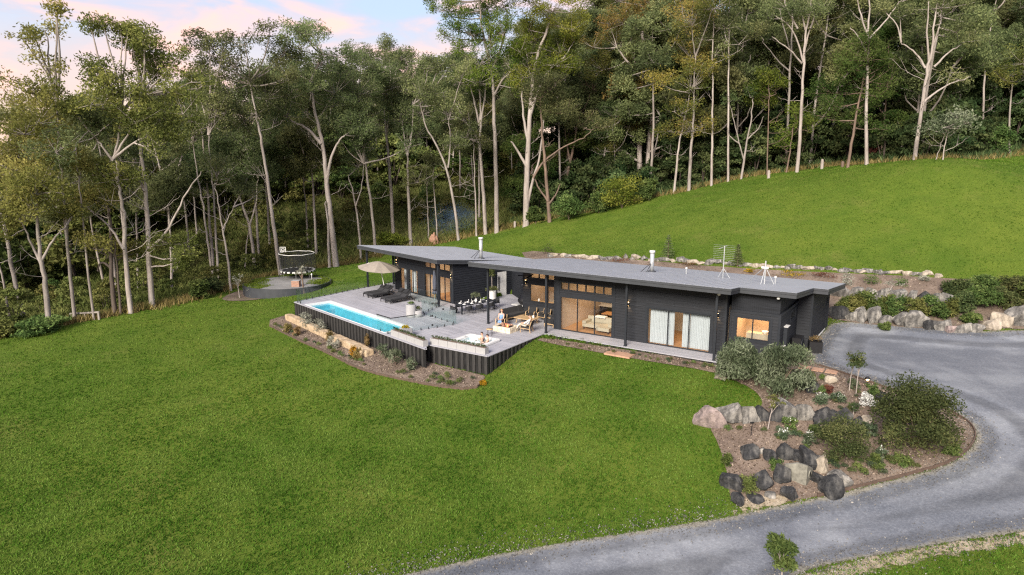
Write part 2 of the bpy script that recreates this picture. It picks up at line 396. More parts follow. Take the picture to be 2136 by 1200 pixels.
# ------------------------------------------------------------------ mesh helpers
def link(name, me, m=None, parent=None, **props):
    o = bpy.data.objects.new(name, me); COL.objects.link(o)
    if m is not None and not me.materials: me.materials.append(m)
    if parent is not None: o.parent = parent
    for k, v in props.items():
        if v is not None: o[k] = v
    return o
def tag(o, label=None, category=None, group=None, kind=None):
    for k, v in (('label', label), ('category', category), ('group', group), ('kind', kind)):
        if v is not None: o[k] = v
    return o
def thing(name, label, category, loc=(0, 0, 0), rz=0.0, group=None):
    o = bpy.data.objects.new(name, None); COL.objects.link(o)
    o.empty_display_size = .2
    o.location = tuple(float(c) for c in loc); o.rotation_euler = (0, 0, rz)
    return tag(o, label, category, group)
def npmesh(name, V, Fc, tint=None, smooth=False):
    """V (n,3), Fc (m,k) all faces k-gons; tint per vertex."""
    V = np.asarray(V, np.float32); Fc = np.asarray(Fc, np.int32)
    me = bpy.data.meshes.new(name)
    k = Fc.shape[1]
    me.vertices.add(len(V)); me.vertices.foreach_set('co', V.ravel())
    me.loops.add(Fc.size); me.loops.foreach_set('vertex_index', Fc.ravel())
    me.polygons.add(len(Fc)); me.polygons.foreach_set('loop_start', np.arange(0, Fc.size, k, dtype=np.int32))
    if smooth: me.polygons.foreach_set('use_smooth', np.ones(len(Fc), bool))
    me.update(calc_edges=True)
    if tint is not None:
        a = me.attributes.new('tint', 'FLOAT', 'POINT'); a.data.foreach_set('value', np.asarray(tint, np.float32))
    return me
class MB:
    def __init__(s): s.v = []; s.f = []; s.mi = []; s.t = []
    def add(s, vs, fs, mi=0, t=.5):
        o = len(s.v); s.v += [tuple(map(float, p)) for p in vs]; s.f += [tuple(i + o for i in f) for f in fs]; s.mi += [mi] * len(fs); s.t += [t] * len(vs); return s
    def box(s, x0, x1, y0, y1, z0, z1, mi=0, t=.5):
        return s.add([(x0, y0, z0), (x1, y0, z0), (x1, y1, z0), (x0, y1, z0), (x0, y0, z1), (x1, y0, z1), (x1, y1, z1), (x0, y1, z1)],
                     [(3, 2, 1, 0), (4, 5, 6, 7), (0, 1, 5, 4), (1, 2, 6, 5), (2, 3, 7, 6), (3, 0, 4, 7)], mi, t)
    def bar(s, a, b, w, h=None, mi=0, t=.5):
        a, b = Vector(a), Vector(b); h = h or w
        d = (b - a).normalized(); up = Vector((0, 0, 1)) if abs(d.z) < .9 else Vector((0, 1, 0))
        x = d.cross(up).normalized() * w / 2; y = x.cross(d).normalized() * h / 2
        vs = [p + i * x + j * y for p in (a, b) for i, j in ((-1, -1), (1, -1), (1, 1), (-1, 1))]
        return s.add(vs, [(3, 2, 1, 0), (4, 5, 6, 7), (0, 1, 5, 4), (1, 2, 6, 5), (2, 3, 7, 6), (3, 0, 4, 7)], mi, t)
    def prism(s, poly, z0, z1, mi=0):
        n = len(poly)
        f0 = z0 if callable(z0) else (lambda x, y: z0); f1 = z1 if callable(z1) else (lambda x, y: z1)
        vs = [(x, y, f0(x, y)) for x, y in poly] + [(x, y, f1(x, y)) for x, y in poly]
        return s.add(vs, [tuple(range(n - 1, -1, -1)), tuple(range(n, 2 * n))] + [(i, (i + 1) % n, n + (i + 1) % n, n + i) for i in range(n)], mi)
    def lathe(s, prof, n=16, c=(0, 0, 0), mi=0, sx=1, sy=1):
        vs = []; m = len(prof)
        for r, z in prof:
            vs += [(c[0] + r * sx * math.cos(2 * PI * i / n), c[1] + r * sy * math.sin(2 * PI * i / n), c[2] + z) for i in range(n)]
        fs = [(j * n + i, j * n + (i + 1) % n, (j + 1) * n + (i + 1) % n, (j + 1) * n + i) for j in range(m - 1) for i in range(n)]
        fs += [tuple(range(n - 1, -1, -1)), tuple((m - 1) * n + i for i in range(n))]
        return s.add(vs, fs, mi)
    def tube(s, pts, r, n=6, mi=0):
        rr = r if hasattr(r, '__len__') else [r] * len(pts)
        V, Fc = tube_np(pts, rr, n)
        return s.add(V, [tuple(f) for f in Fc], mi)
    def build(s, name, mats, parent=None, smooth=False, xf=None, **props):
        me = bpy.data.meshes.new(name)
        vs = s.v if xf is None else [tuple(xf(p)) for p in s.v]
        me.from_pydata(vs, [], s.f); me.update()
        mats = mats if isinstance(mats, (list, tuple)) else [mats]
        for m in mats: me.materials.append(m)
        if len(mats) > 1: me.polygons.foreach_set('material_index', s.mi)
        a = me.attributes.new('tint', 'FLOAT', 'POINT'); a.data.foreach_set('value', s.t)
        if smooth: me.polygons.foreach_set('use_smooth', [True] * len(me.polygons))
        return link(name, me, None, parent, **props)
def tube_np(pts, rad, n=6):
    pts = np.asarray(pts, float); m = len(pts)
    d = np.gradient(pts, axis=0); d /= np.linalg.norm(d, axis=1)[:, None] + 1e-9
    up = np.array([0, 1.0, 0]) if abs(d[0, 1]) < .8 else np.array([1.0, 0, 0])
    x = np.cross(d, up); x /= np.linalg.norm(x, axis=1)[:, None] + 1e-9
    y = np.cross(d, x)
    a = np.arange(n) * 2 * PI / n
    V = pts[:, None] + np.asarray(rad)[:, None, None] * (np.cos(a)[None, :, None] * x[:, None] + np.sin(a)[None, :, None] * y[:, None])
    i = np.arange(n); j = np.arange(m - 1)[:, None] * n
    Fc = np.stack([j + i, j + (i + 1) % n, j + n + (i + 1) % n, j + n + i], -1).reshape(-1, 4)
    return V.reshape(-1, 3), Fc
def tubes_mesh(name, tl, smooth=True):
    Vs, Fs, o = [], [], 0
    for pts, rad, n in tl:
        V, Fc = tube_np(pts, rad, n); Vs.append(V); Fs.append(Fc + o); o += len(V)
    return npmesh(name, np.concatenate(Vs), np.concatenate(Fs), None, smooth)
def leaves(clumps, size, droop=.5, up_bias=.25, rg=None, dome=True):
    """clumps: (centre, radii(3), count, tint). Each leaf is a small folded-free rhombus."""
    rg = rg or rng
    Cc, T = [], []
    for c, r, n, t in clumps:
        n = int(n)
        d = rg.normal(size=(n, 3)); d /= np.linalg.norm(d, axis=1)[:, None]
        if dome: d[:, 2] = np.where(d[:, 2] < -.35, -d[:, 2] * .6, d[:, 2])
        q = rg.random(n) ** .45
        Cc.append(np.asarray(c) + d * q[:, None] * np.asarray(r)); T.append(np.clip(t + rg.normal(0, .17, n), 0, 1))
    Cc = np.concatenate(Cc); T = np.concatenate(T); n = len(Cc)
    ax = rg.normal(size=(n, 3)); ax[:, 2] = ax[:, 2] * .7 - droop; ax /= np.linalg.norm(ax, axis=1)[:, None]
    nn = rg.normal(size=(n, 3)); nn[:, 2] += up_bias
    sd = np.cross(ax, nn); sd /= np.linalg.norm(sd, axis=1)[:, None] + 1e-9
    ln = size[0] * rg.uniform(.7, 1.3, n)[:, None]; wd = size[1] * rg.uniform(.7, 1.3, n)[:, None]
    V = np.stack([Cc - ax * ln / 2, Cc + sd * wd / 2, Cc + ax * ln / 2, Cc - sd * wd / 2], 1).reshape(-1, 3)
    return V, np.arange(4 * n).reshape(-1, 4), np.repeat(T, 4)
def blades(pos, h, w, lean=.35, tint=None, rg=None, per=1):
    rg = rg or rng
    pos = np.repeat(pos, per, 0); n = len(pos)
    a = rg.random(n) * 2 * PI; hh = h * rg.uniform(.5, 1.3, n); ww = w * rg.uniform(.7, 1.3, n)
    jit = np.stack([rg.normal(0, 1, n), rg.normal(0, 1, n), np.zeros(n)], 1) * (w * (1.2 if per > 1 else 0))
    p = pos + jit
    side = np.stack([np.cos(a), np.sin(a), np.zeros(n)], 1) * ww[:, None] / 2
    b = rg.random(n) * 2 * PI
    tip = p + np.stack([np.cos(b) * hh * lean, np.sin(b) * hh * lean, hh], 1)
    V = np.stack([p - side, p + side, tip], 1).reshape(-1, 3)
    t = rg.random(n) if tint is None else np.clip(np.repeat(tint, per) + rg.normal(0, .2, n), 0, 1)
    return V, np.arange(3 * n).reshape(-1, 3), np.repeat(t, 3)
# ------------------------------------------------------------------ outlines on the ground
DECK = [L.w(-9.86, -9.9), L.w(10.2, -9.95), R.w(-.17, -6.95), R.w(5.05, -6.95), R.w(5.05, -.1), R.w(17.62, -.1), R.w(17.62, 1.5), R.w(.5, 4.3), R.w(.5, 12), L.w(0, 7), L.w(0, 0), L.w(-9.2, 0), L.w(-9.2, 4), L.w(-12.8, 4), L.w(-11.9, -1.5)]
FOREST_EDGE = hits([(-500, 790), (-200, 745), (0, 703), (105, 684), (215, 662), (320, 643), (400, 625), (470, 604), (540, 582), (600, 570), (690, 556), (755, 541), (850, 520), (940, 503), (1000, 488), (1100, 466), (1200, 449), (1330, 419), (1430, 399), (1550, 371), (1660, 356), (1760, 344), (1960, 331), (2136, 318), (2500, 300)])
FOREST = [p[:2] for p in FOREST_EDGE] + [np.array((330, 150)), np.array((430, 520)), np.array((-420, 520)), np.array((-420, 20))]
DRIVE = smooth_poly(hits([(1736, 668), (1850, 676), (1960, 687), (2050, 693), (2136, 686), (2400, 690), (2700, 790), (2600, 960), (2350, 1080), (2136, 1112), (1950, 1138), (1800, 1165), (1690, 1188), (1640, 1215), (1500, 1330), (900, 1400), (650, 1330), (700, 1240), (840, 1199), (1000, 1164), (1200, 1127), (1400, 1098), (1530, 1078), (1650, 1048), (1780, 1022), (1900, 992), (1990, 967), (2034, 928), (2034, 895), (2005, 868), (1930, 833), (1860, 813), (1815, 797), (1740, 772), (1690, 757), (1692, 735), (1700, 712), (1715, 695)]), 2)
BED = smooth_poly(hits([(1130, 705), (1300, 731), (1490, 758), (1520, 744), (1625, 738), (1690, 735), (1690, 757), (1740, 774), (1815, 799), (1860, 815), (1930, 835), (2005, 870), (2033, 895), (2033, 926), (1988, 965), (1898, 990), (1778, 1020), (1650, 1046), (1545, 1062), (1522, 1040), (1520, 1000), (1500, 930), (1478, 890), (1500, 868), (1585, 856), (1592, 838), (1570, 812), (1525, 792), (1495, 778), (1300, 746), (1118, 713)]), 1)
DBED = smooth_poly(hits([(546, 673), (612, 654), (700, 690), (760, 715), (886, 757), (1008, 783), (1013, 790), (990, 816), (900, 806), (800, 786), (740, 768), (690, 741), (615, 708)]), 1)
HBED = smooth_poly(hits([(1085, 521), (1200, 534), (1400, 552), (1600, 565), (1800, 573), (1930, 579), (2136, 592), (2500, 610), (2500, 690), (2136, 683), (1960, 690), (1850, 681), (1742, 668), (1650, 640), (1500, 590), (1300, 570), (1100, 545)]), 1)
HOUSE_R = [R.w(.4, 1.5), R.w(17.5, 1.5), R.w(20.8, 1.8), R.w(21.2, 13.6), R.w(.4, 13.6)]
HOUSE_L = [L.w(-9.2, 0), L.w(0, 0), L.w(0, 9.6), L.w(-9.2, 9.6)]

# ------------------------------------------------------------------ the ground, one sheet to beyond the horizon
gx, gy = np.meshgrid(XS, YS)
gxf, gyf = gx.ravel(), gy.ravel()
zg = ZG.ravel().copy()
for poly, dz in ((DECK, 2.2), (HOUSE_R, .5), (HOUSE_L, .8)):
    ins = inside(poly, gxf, gyf); d = edge_dist(poly, gxf, gyf)
    deep = ins & (d > .55)
    zg[deep] = np.minimum(zg[deep], -.25) - dz * (1 if poly is DECK else .4)
V = np.stack([gxf, gyf, zg], 1)
nx = len(XS); ii, jj = np.meshgrid(np.arange(nx - 1), np.arange(len(YS) - 1))
k = (jj * nx + ii).ravel()
Fq = np.stack([k, k + 1, k + nx + 1, k + nx], 1)
far_v = 1.0 - np.exp(-((XS[-1] - 0) / 9e9))
me = npmesh('ground', V, Fq, None, True)
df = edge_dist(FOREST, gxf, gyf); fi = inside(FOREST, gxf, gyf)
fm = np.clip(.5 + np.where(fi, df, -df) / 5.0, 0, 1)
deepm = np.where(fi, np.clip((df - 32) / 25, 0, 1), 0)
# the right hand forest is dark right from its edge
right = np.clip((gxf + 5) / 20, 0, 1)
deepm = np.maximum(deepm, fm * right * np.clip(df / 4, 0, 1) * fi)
for nm, val in (('forest', fm), ('litter', deepm)):
    a = me.attributes.new(nm, 'FLOAT', 'POINT'); a.data.foreach_set('value', val.astype(np.float32))
def ground_mat():
    m, nt, b = mat('lawn_and_forest_floor')
    big = noise(nt, .09, 4, .55); med = noise(nt, .6, 5, .6); fine = noise(nt, 5.5, 6, .72); vf = noise(nt, 22, 3, .7)
    lawn = rampn(nt, fine, [(.30, (.036, .066, .008)), (.5, (.098, .158, .018)), (.72, (.20, .25, .052))])
    lawn = mixc(nt, .5, lawn, rampn(nt, vf, [(.32, (.032, .064, .007)), (.52, (.098, .158, .018)), (.70, (.22, .265, .065))]))
    lawn = mixc(nt, .35, lawn, rampn(nt, med, [(.34, (.048, .098, .010)), (.66, (.155, .20, .028))]))
    lawn = mixc(nt, .28, lawn, rampn(nt, big, [(.38, (.055, .112, .010)), (.62, (.165, .195, .03))]))
    lawn = mixc(nt, rampn(nt, noise(nt, .22, 5, .62), [(.56, (0, 0, 0)), (.74, (.42, .42, .42))]), lawn, (.20, .19, .055))
    dk = N(nt, 'ShaderNodeMixRGB', blend_type='MULTIPLY'); dk.inputs[0].default_value = 1; dk.inputs[2].default_value = (.91, .93, .9, 1); nt.links.new(lawn, dk.inputs[1]); lawn = dk.outputs[0]
    dry = mixc(nt, fine, (.15, .13, .05), (.07, .085, .024))
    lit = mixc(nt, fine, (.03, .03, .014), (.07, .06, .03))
    fa = N(nt, 'ShaderNodeAttribute', attribute_name='forest'); la = N(nt, 'ShaderNodeAttribute', attribute_name='litter')
    ed = N(nt, 'ShaderNodeMath', operation='ADD'); nt.links.new(fa.outputs['Fac'], ed.inputs[0])
    sc = N(nt, 'ShaderNodeMath', operation='MULTIPLY_ADD'); sc.inputs[1].default_value = .9; sc.inputs[2].default_value = -.45
    nt.links.new(med, sc.inputs[0]); nt.links.new(sc.outputs[0], ed.inputs[1])
    st = rampn(nt, ed.outputs[0], [(.35, (0, 0, 0)), (.65, (1, 1, 1))])
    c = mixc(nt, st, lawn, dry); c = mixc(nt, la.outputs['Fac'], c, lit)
    nt.links.new(c, b.inputs['Base Color']); b.inputs['Roughness'].default_value = .95; b.inputs['Specular IOR Level'].default_value = .1
    add = N(nt, 'ShaderNodeMath', operation='ADD'); nt.links.new(fine, add.inputs[0]); nt.links.new(vf, add.inputs[1])
    bump(nt, b, add.outputs[0], .9, .09)
    return m
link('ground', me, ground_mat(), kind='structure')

def sheet(name, poly, lift, m, step, edge_w=.5, **props):
    poly = [np.array(p[:2], float) for p in poly]
    pts = []; n = len(poly)
    for i in range(n):                                   # densify the outline
        a, b = poly[i], poly[(i + 1) % n]; kk = max(1, int(np.linalg.norm(b - a) / step))
        pts += [a + (b - a) * t / kk for t in range(kk)]
    nb = len(pts); pa = np.array(pts)
    x0, y0 = pa.min(0); x1, y1 = pa.max(0)
    X, Y = np.meshgrid(np.arange(x0, x1, step), np.arange(y0, y1, step)); X = X.ravel(); Y = Y.ravel()
    ok = inside(pts, X, Y); X, Y = X[ok], Y[ok]; d = edge_dist(poly, X, Y); ok = d > step * .45
    q = np.concatenate([pa, np.stack([X[ok], Y[ok]], 1)])
    r = delaunay_2d_cdt([Vector(p) for p in q], [(i, (i + 1) % nb) for i in range(nb)], [], 1, 1e-5)
    v2 = np.array([tuple(p) for p in r[0]]); tri = np.array([f for f in r[2] if len(f) == 3])
    z = gz(v2[:, 0], v2[:, 1]) + lift
    a2 = v2[tri]; area = (a2[:, 1, 0] - a2[:, 0, 0]) * (a2[:, 2, 1] - a2[:, 0, 1]) - (a2[:, 2, 0] - a2[:, 0, 0]) * (a2[:, 1, 1] - a2[:, 0, 1])
    tri[area < 0] = tri[area < 0][:, ::-1]
    me = npmesh(name, np.column_stack([v2, z]), tri, None, True)
    a = me.attributes.new('rim', 'FLOAT', 'POINT'); ed_ = edge_dist(poly, v2[:, 0], v2[:, 1]); a.data.foreach_set('value', np.clip(ed_ / edge_w, 0, 1).astype(np.float32)); a = me.attributes.new('edge_m', 'FLOAT', 'POINT'); a.data.foreach_set('value', np.clip(ed_ / 6, 0, 1).astype(np.float32))
    return link(name, me, m, **props)
def gravel_mat():
    m, nt, b = mat('blue_grey_gravel'); o = nt.nodes['Material Output']
    big = noise(nt, .25, 4, .6); med = noise(nt, 1.6, 5, .65); fine = noise(nt, 9, 6, .85); tr = noise(nt, .5, 4, .6, stretch=(.25, 1, 1))
    c = rampn(nt, fine, [(.34, (.04, .042, .052)), (.5, (.112, .117, .135)), (.68, (.30, .30, .315))])
    c = mixc(nt, .25, c, rampn(nt, med, [(.3, (.08, .084, .1)), (.7, (.22, .22, .235))]))
    c = mixc(nt, .22, c, rampn(nt, tr, [(.32, (.09, .095, .112)), (.66, (.30, .295, .305))]))
    c = mixc(nt, .3, c, rampn(nt, big, [(.38, (.075, .08, .097)), (.5, (.15, .15, .165)), (.64, (.36, .355, .36))]))
    em = N(nt, 'ShaderNodeAttribute', attribute_name='edge_m'); wob = N(nt, 'ShaderNodeMath', operation='MULTIPLY_ADD'); wob.inputs[1].default_value = .10; wob.inputs[2].default_value = -.05
    nt.links.new(med, wob.inputs[0]); ew = N(nt, 'ShaderNodeMath', operation='ADD'); nt.links.new(em.outputs['Fac'], ew.inputs[0]); nt.links.new(wob.outputs[0], ew.inputs[1])
    trk = rampn(nt, ew.outputs[0], [(.0, (.5, .5, .5)), (.13, (.32, .32, .32)), (.2, (.62, .62, .62)), (.3, (.60, .60, .60)), (.37, (.3, .3, .3)), (.47, (.36, .36, .36)), (.53, (.62, .62, .62)), (.62, (.5, .5, .5)), (1, (.5, .5, .5))])
    c = mixc(nt, .65, c, trk, 'OVERLAY')
    ra = N(nt, 'ShaderNodeAttribute', attribute_name='rim')
    s = N(nt, 'ShaderNodeMath', operation='MULTIPLY_ADD'); s.inputs[1].default_value = 1.3; s.inputs[2].default_value = -.65
    nt.links.new(med, s.inputs[0]); ad = N(nt, 'ShaderNodeMath', operation='ADD'); nt.links.new(ra.outputs['Fac'], ad.inputs[0]); nt.links.new(s.outputs[0], ad.inputs[1])
    sand = rampn(nt, fine, [(.3, (.12, .105, .08)), (.7, (.30, .27, .22))])
    c = mixc(nt, rampn(nt, ad.outputs[0], [(.15, (0, 0, 0)), (.5, (1, 1, 1))]), sand, c)
    c = mixc(nt, 1.0, c, (.90, .96, 1.0), 'MULTIPLY')
    nt.links.new(c, b.inputs['Base Color']); b.inputs['Roughness'].default_value = .9; b.inputs['Specular IOR Level'].default_value = .25
    bump(nt, b, fine, .7, .03)
    t = N(nt, 'ShaderNodeBsdfTransparent'); mx = N(nt, 'ShaderNodeMixShader')
    s2 = N(nt, 'ShaderNodeMath', operation='MULTIPLY_ADD'); s2.inputs[1].default_value = .9; s2.inputs[2].default_value = -.38
    nt.links.new(fine, s2.inputs[0]); ad2 = N(nt, 'ShaderNodeMath', operation='ADD'); nt.links.new(ra.outputs['Fac'], ad2.inputs[0]); nt.links.new(s2.outputs[0], ad2.inputs[1])
    nt.links.new(rampn(nt, ad2.outputs[0], [(.1, (0, 0, 0)), (.2, (1, 1, 1))]), mx.inputs[0])
    nt.links.new(t.outputs[0], mx.inputs[1]); nt.links.new(b.outputs[0], mx.inputs[2]); nt.links.new(mx.outputs[0], o.inputs[0])
    return m
sheet('gravel_driveway', DRIVE, .03, gravel_mat(), .5, .7, kind='structure')
def soil_mat():
    m, nt, b = mat('bare_sandy_soil'); o = nt.nodes['Material Output']; f = noise(nt, 2.2, 6, .7); g = noise(nt, 12, 5, .8)
    c = mixc(nt, .5, rampn(nt, g, [(.3, (.15, .115, .075)), (.7, (.44, .38, .29))]), rampn(nt, f, [(.35, (.10, .11, .04)), (.5, (.28, .23, .16)), (.7, (.42, .37, .3))]))
    nt.links.new(c, b.inputs['Base Color']); b.inputs['Roughness'].default_value = .95; b.inputs['Specular IOR Level'].default_value = .1; bump(nt, b, g, .6, .03)
    ra = N(nt, 'ShaderNodeAttribute', attribute_name='rim'); s = N(nt, 'ShaderNodeMath', operation='MULTIPLY_ADD'); s.inputs[1].default_value = 1.8; s.inputs[2].default_value = -1.0; nt.links.new(f, s.inputs[0])
    ad = N(nt, 'ShaderNodeMath', operation='ADD'); nt.links.new(ra.outputs['Fac'], ad.inputs[0]); nt.links.new(s.outputs[0], ad.inputs[1]); t = N(nt, 'ShaderNodeBsdfTransparent'); mx = N(nt, 'ShaderNodeMixShader')
    nt.links.new(rampn(nt, ad.outputs[0], [(.3, (0, 0, 0)), (.5, (1, 1, 1))]), mx.inputs[0]); nt.links.new(t.outputs[0], mx.inputs[1]); nt.links.new(b.outputs[0], mx.inputs[2]); nt.links.new(mx.outputs[0], o.inputs[0]); return m
SM = soil_mat()
sheet('bare_soil_verge', smooth_poly(hits([(1560, 1235), (1660, 1190), (1800, 1152), (1950, 1126), (2136, 1100), (2300, 1080), (2300, 1130), (2100, 1152), (1920, 1182), (1800, 1215), (1650, 1280)]), 2), .02, SM, .4, .8, kind='structure')
sheet('bare_soil_verge', smooth_poly(hits([(1440, 1098), (1525, 1066), (1530, 1035), (1600, 1020), (1680, 1030), (1720, 1042), (1660, 1056), (1560, 1085)]), 2), .055, SM, .3, .7, kind='structure')
sheet('garden_bed', BED, .045, M['mulch'], .35, kind='structure')
sheet('deck_garden_bed', DBED, .045, M['mulch'], .35, kind='structure')
sheet('hillside_garden_bed', HBED, .045, M['mulch'], .7, kind='structure')

# timber and steel edging strips of the beds
def edging(name, pts, label):
    t = []
    for p in pts: t.append((p[0], p[1], float(gz(p[0], p[1])) + .05))
    mb = MB()
    for a, b in zip(t[:-1], t[1:]):
        if np.linalg.norm(np.array(a) - np.array(b)) > .02: mb.bar(a, b, .05, .2)
    return tag(mb.build(name, M['rust']), label, 'edging')
edging('bed_edging', smooth_poly(hits([(1690, 758), (1740, 775), (1815, 800), (1860, 816), (1930, 836), (2005, 871), (2034, 896), (2034, 927), (1989, 966), (1899, 991), (1779, 1021), (1660, 1044)]), 2, False), 'thin rusty steel edging curving round the rock garden beside the driveway')
edging('bed_edging', smooth_poly(hits([(546, 673), (615, 708), (690, 741), (740, 768), (800, 786), (900, 806), (990, 816), (1013, 791)]), 1, False), 'thin rusty edging between the lawn and the mulch bed below the deck')

# ------------------------------------------------------------------ deck with pool and cladding
deck = thing('timber_deck', 'pale grey timber deck with black batten skirt round the pool and house', 'deck', R.o)
DO = R.o
def D(p): return (p[0] - DO[0], p[1] - DO[1], p[2] - DO[2])
POOL = (-8.25, 4.75, -9.72, -7.28)                                # L frame: x0 x1 y0 y1
SPA = (1.0, 3.65, -5.75, -3.5)                                    # R frame
pA, pB, pC, pD = [L.w(*c) for c in ((POOL[0], POOL[2]), (POOL[1], POOL[2]), (POOL[1], POOL[3]), (POOL[0], POOL[3]))]
split_hi, split_lo = R.w(-.17, .15), R.w(-.17, -6.95)
zoneL = [L.w(-9.86, -9.9), L.w(10.2, -9.95), split_lo, R.w(-.17, 3.2), L.w(0, 3.5), L.w(0, 0.0), L.w(-9.2, 0), L.w(-9.2, 4), L.w(-12.8, 4), L.w(-11.9, -1.5)]
zoneR = [R.w(-.15, -6.95), R.w(5.05, -6.95), R.w(5.05, -.1), R.w(17.62, -.1), R.w(17.62, 1.52), R.w(4.9, 1.52), R.w(4.9, 4.25), R.w(.5, 4.25), R.w(.5, 12), R.w(-4, 12), L.w(0, 6.5), L.w(0, 3.45), R.w(-.15, 3.2)]
def boards(frame, polys, width, mb, z=0.0, gap=.012, seedv=3):
    rg = random.Random(seedv)
    pl = [[frame.loc(p)[:2] for p in poly] for poly in polys]
    ys = [p[1] for p in pl[0]]
    y = min(ys) + width / 2
    while y < max(ys):
        xs = []
        for q in pl:
            for i in range(len(q)):
                a, b = q[i], q[(i + 1) % len(q)]
                if (a[1] > y) != (b[1] > y): xs.append(a[0] + (b[0] - a[0]) * (y - a[1]) / (b[1] - a[1]))
        xs.sort()
        for x0, x1 in zip(xs[::2], xs[1::2]):
            x = x0
            first = rg.uniform(1.2, 5)
            while x < x1 - .01:
                e = min(x1, x + first); first = 5.2
                if x1 - e < .4: e = x1
                c = [D(frame.w(xx, yy, zz)) for zz in (z - .03, z) for xx, yy in ((x, y - width / 2 + gap / 2), (e - .006, y - width / 2 + gap / 2), (e - .006, y + width / 2 - gap / 2), (x, y + width / 2 - gap / 2))]
                mb.add(c, [(4, 5, 6, 7), (0, 1, 5, 4), (1, 2, 6, 5), (2, 3, 7, 6), (3, 0, 4, 7)], 0, rg.random())
                x = e
        y += width
mb = MB()
boards(L, [zoneL, [pA, pB, pC, pD]], .142, mb)
spa_hole = [R.w(*c) for c in ((SPA[0], SPA[2]), (SPA[1], SPA[2]), (SPA[1], SPA[3]), (SPA[0], SPA[3]))]
boards(R, [zoneR, spa_hole], .142, mb, seedv=5)
mb.build('deck_board', M['deck'], deck, kind='stuff')
# joists' dark underside sheet
mb = MB()
for zone in (zoneL, zoneR):
    pass
# edge caps
mb = MB()
caps = [L.w(-11.9, -1.5), L.w(-9.86, -9.9), L.w(10.2, -9.95), R.w(-.17, -6.95), R.w(5.05, -6.95), R.w(5.05, -.1), R.w(17.62, -.1), R.w(17.62, 1.52)]
for a, b in zip(caps[:-1], caps[1:]):
    mb.bar(D(a + np.array([0, 0, -.012])), D(b + np.array([0, 0, -.012])), .12, .05, t=.75)
mb.build('edge_board', M['deck'], deck)
# black batten skirt: every board a part of its own
def skirt(a, b, w=.17):
    a, b = np.array(a), np.array(b); ln = np.linalg.norm(b - a); n = max(1, round(ln / w)); d = (b - a) / ln; nrm = np.array([d[1], -d[0], 0])
    back = MB()
    for i in range(n):
        p0 = a + d * (i * ln / n + .012); p1 = a + d * ((i + 1) * ln / n - .012); mid = (p0 + p1) / 2
        zb = float(gz(mid[0] + nrm[0] * .1, mid[1] + nrm[1] * .1)) - .25
        if zb > -.12: continue
        o = (.065 if i % 2 else .025) + rng.uniform(0, .006)
        c = []
        for zz in (zb, -.04):
            for p, off in ((p0, 0), (p1, 0), (p1, o), (p0, o)):
                q = p + nrm * off; c.append(D((q[0], q[1], zz)))
        m = MB().add(c, [(0, 3, 2, 1), (4, 5, 6, 7), (0, 1, 5, 4), (1, 2, 6, 5), (2, 3, 7, 6), (3, 0, 4, 7)])
        m.build('cladding_board', M['clad3' if i % 2 else 'clad2'], deck)
        q0, q1 = a + d * (i * ln / n) - nrm * .02, a + d * ((i + 1) * ln / n) - nrm * .02
        back.add([D((q0[0], q0[1], zb)), D((q1[0], q1[1], zb)), D((q1[0], q1[1], -.05)), D((q0[0], q0[1], -.05))], [(0, 1, 2, 3)])
    if back.v: back.build('backing_sheet', M['black'], deck)
skirt(L.w(-9.86, -9.9), L.w(10.2, -9.95), .235)
skirt(R.w(-.17, -6.95), R.w(5.05, -6.95), .235)
skirt(R.w(5.05, -6.95), R.w(5.05, -.1), .235)
skirt(R.w(5.05, -.1), R.w(17.62, -.1), .3)
skirt(R.w(17.62, -.1), R.w(17.62, 1.52), .3)
skirt(L.w(-11.9, -1.5), L.w(-9.86, -9.9), .3)

pool = thing('swimming_pool', 'long narrow turquoise lap pool with white coping set in the deck', 'swimming pool', L.o, L.rz)
x0, x1, y0, y1 = POOL
mb = MB(); cw = .22
mb.box(x0, x1, y1 - cw, y1, -.16, .025); mb.box(x0, x1, y0, y0 + .08, -.16, .02); mb.box(x0, x0 + cw, y0 + .08, y1 - cw, -.16, .022); mb.box(x1 - cw, x1, y0 + .08, y1 - cw, -.16, .022)
mb.build('coping', M['coping'], pool)
mb = MB(); s = .08
a0, a1, b0, b1 = x0 + cw, x1 - cw, y0 + s, y1 - cw
mb.add([(a0, b0, -1.25), (a1, b0, -1.25), (a1, b1, -1.25), (a0, b1, -1.25), (a0, b0, -.15), (a1, b0, -.15), (a1, b1, -.15), (a0, b1, -.15)], [(0, 1, 2, 3), (0, 4, 5, 1), (1, 5, 6, 2), (2, 6, 7, 3), (3, 7, 4, 0)])
mb.box(a0, a0 + .9, b0, b1, -1.2, -.55)                          # bench step at the end
mb.build('shell', M['pool'], pool)
mb = MB(); mb.add([(a0, b0, -.13), (a1, b0, -.13), (a1, b1, -.13), (a0, b1, -.13)], [(0, 1, 2, 3)]); mb.build('water', M['water'], pool)

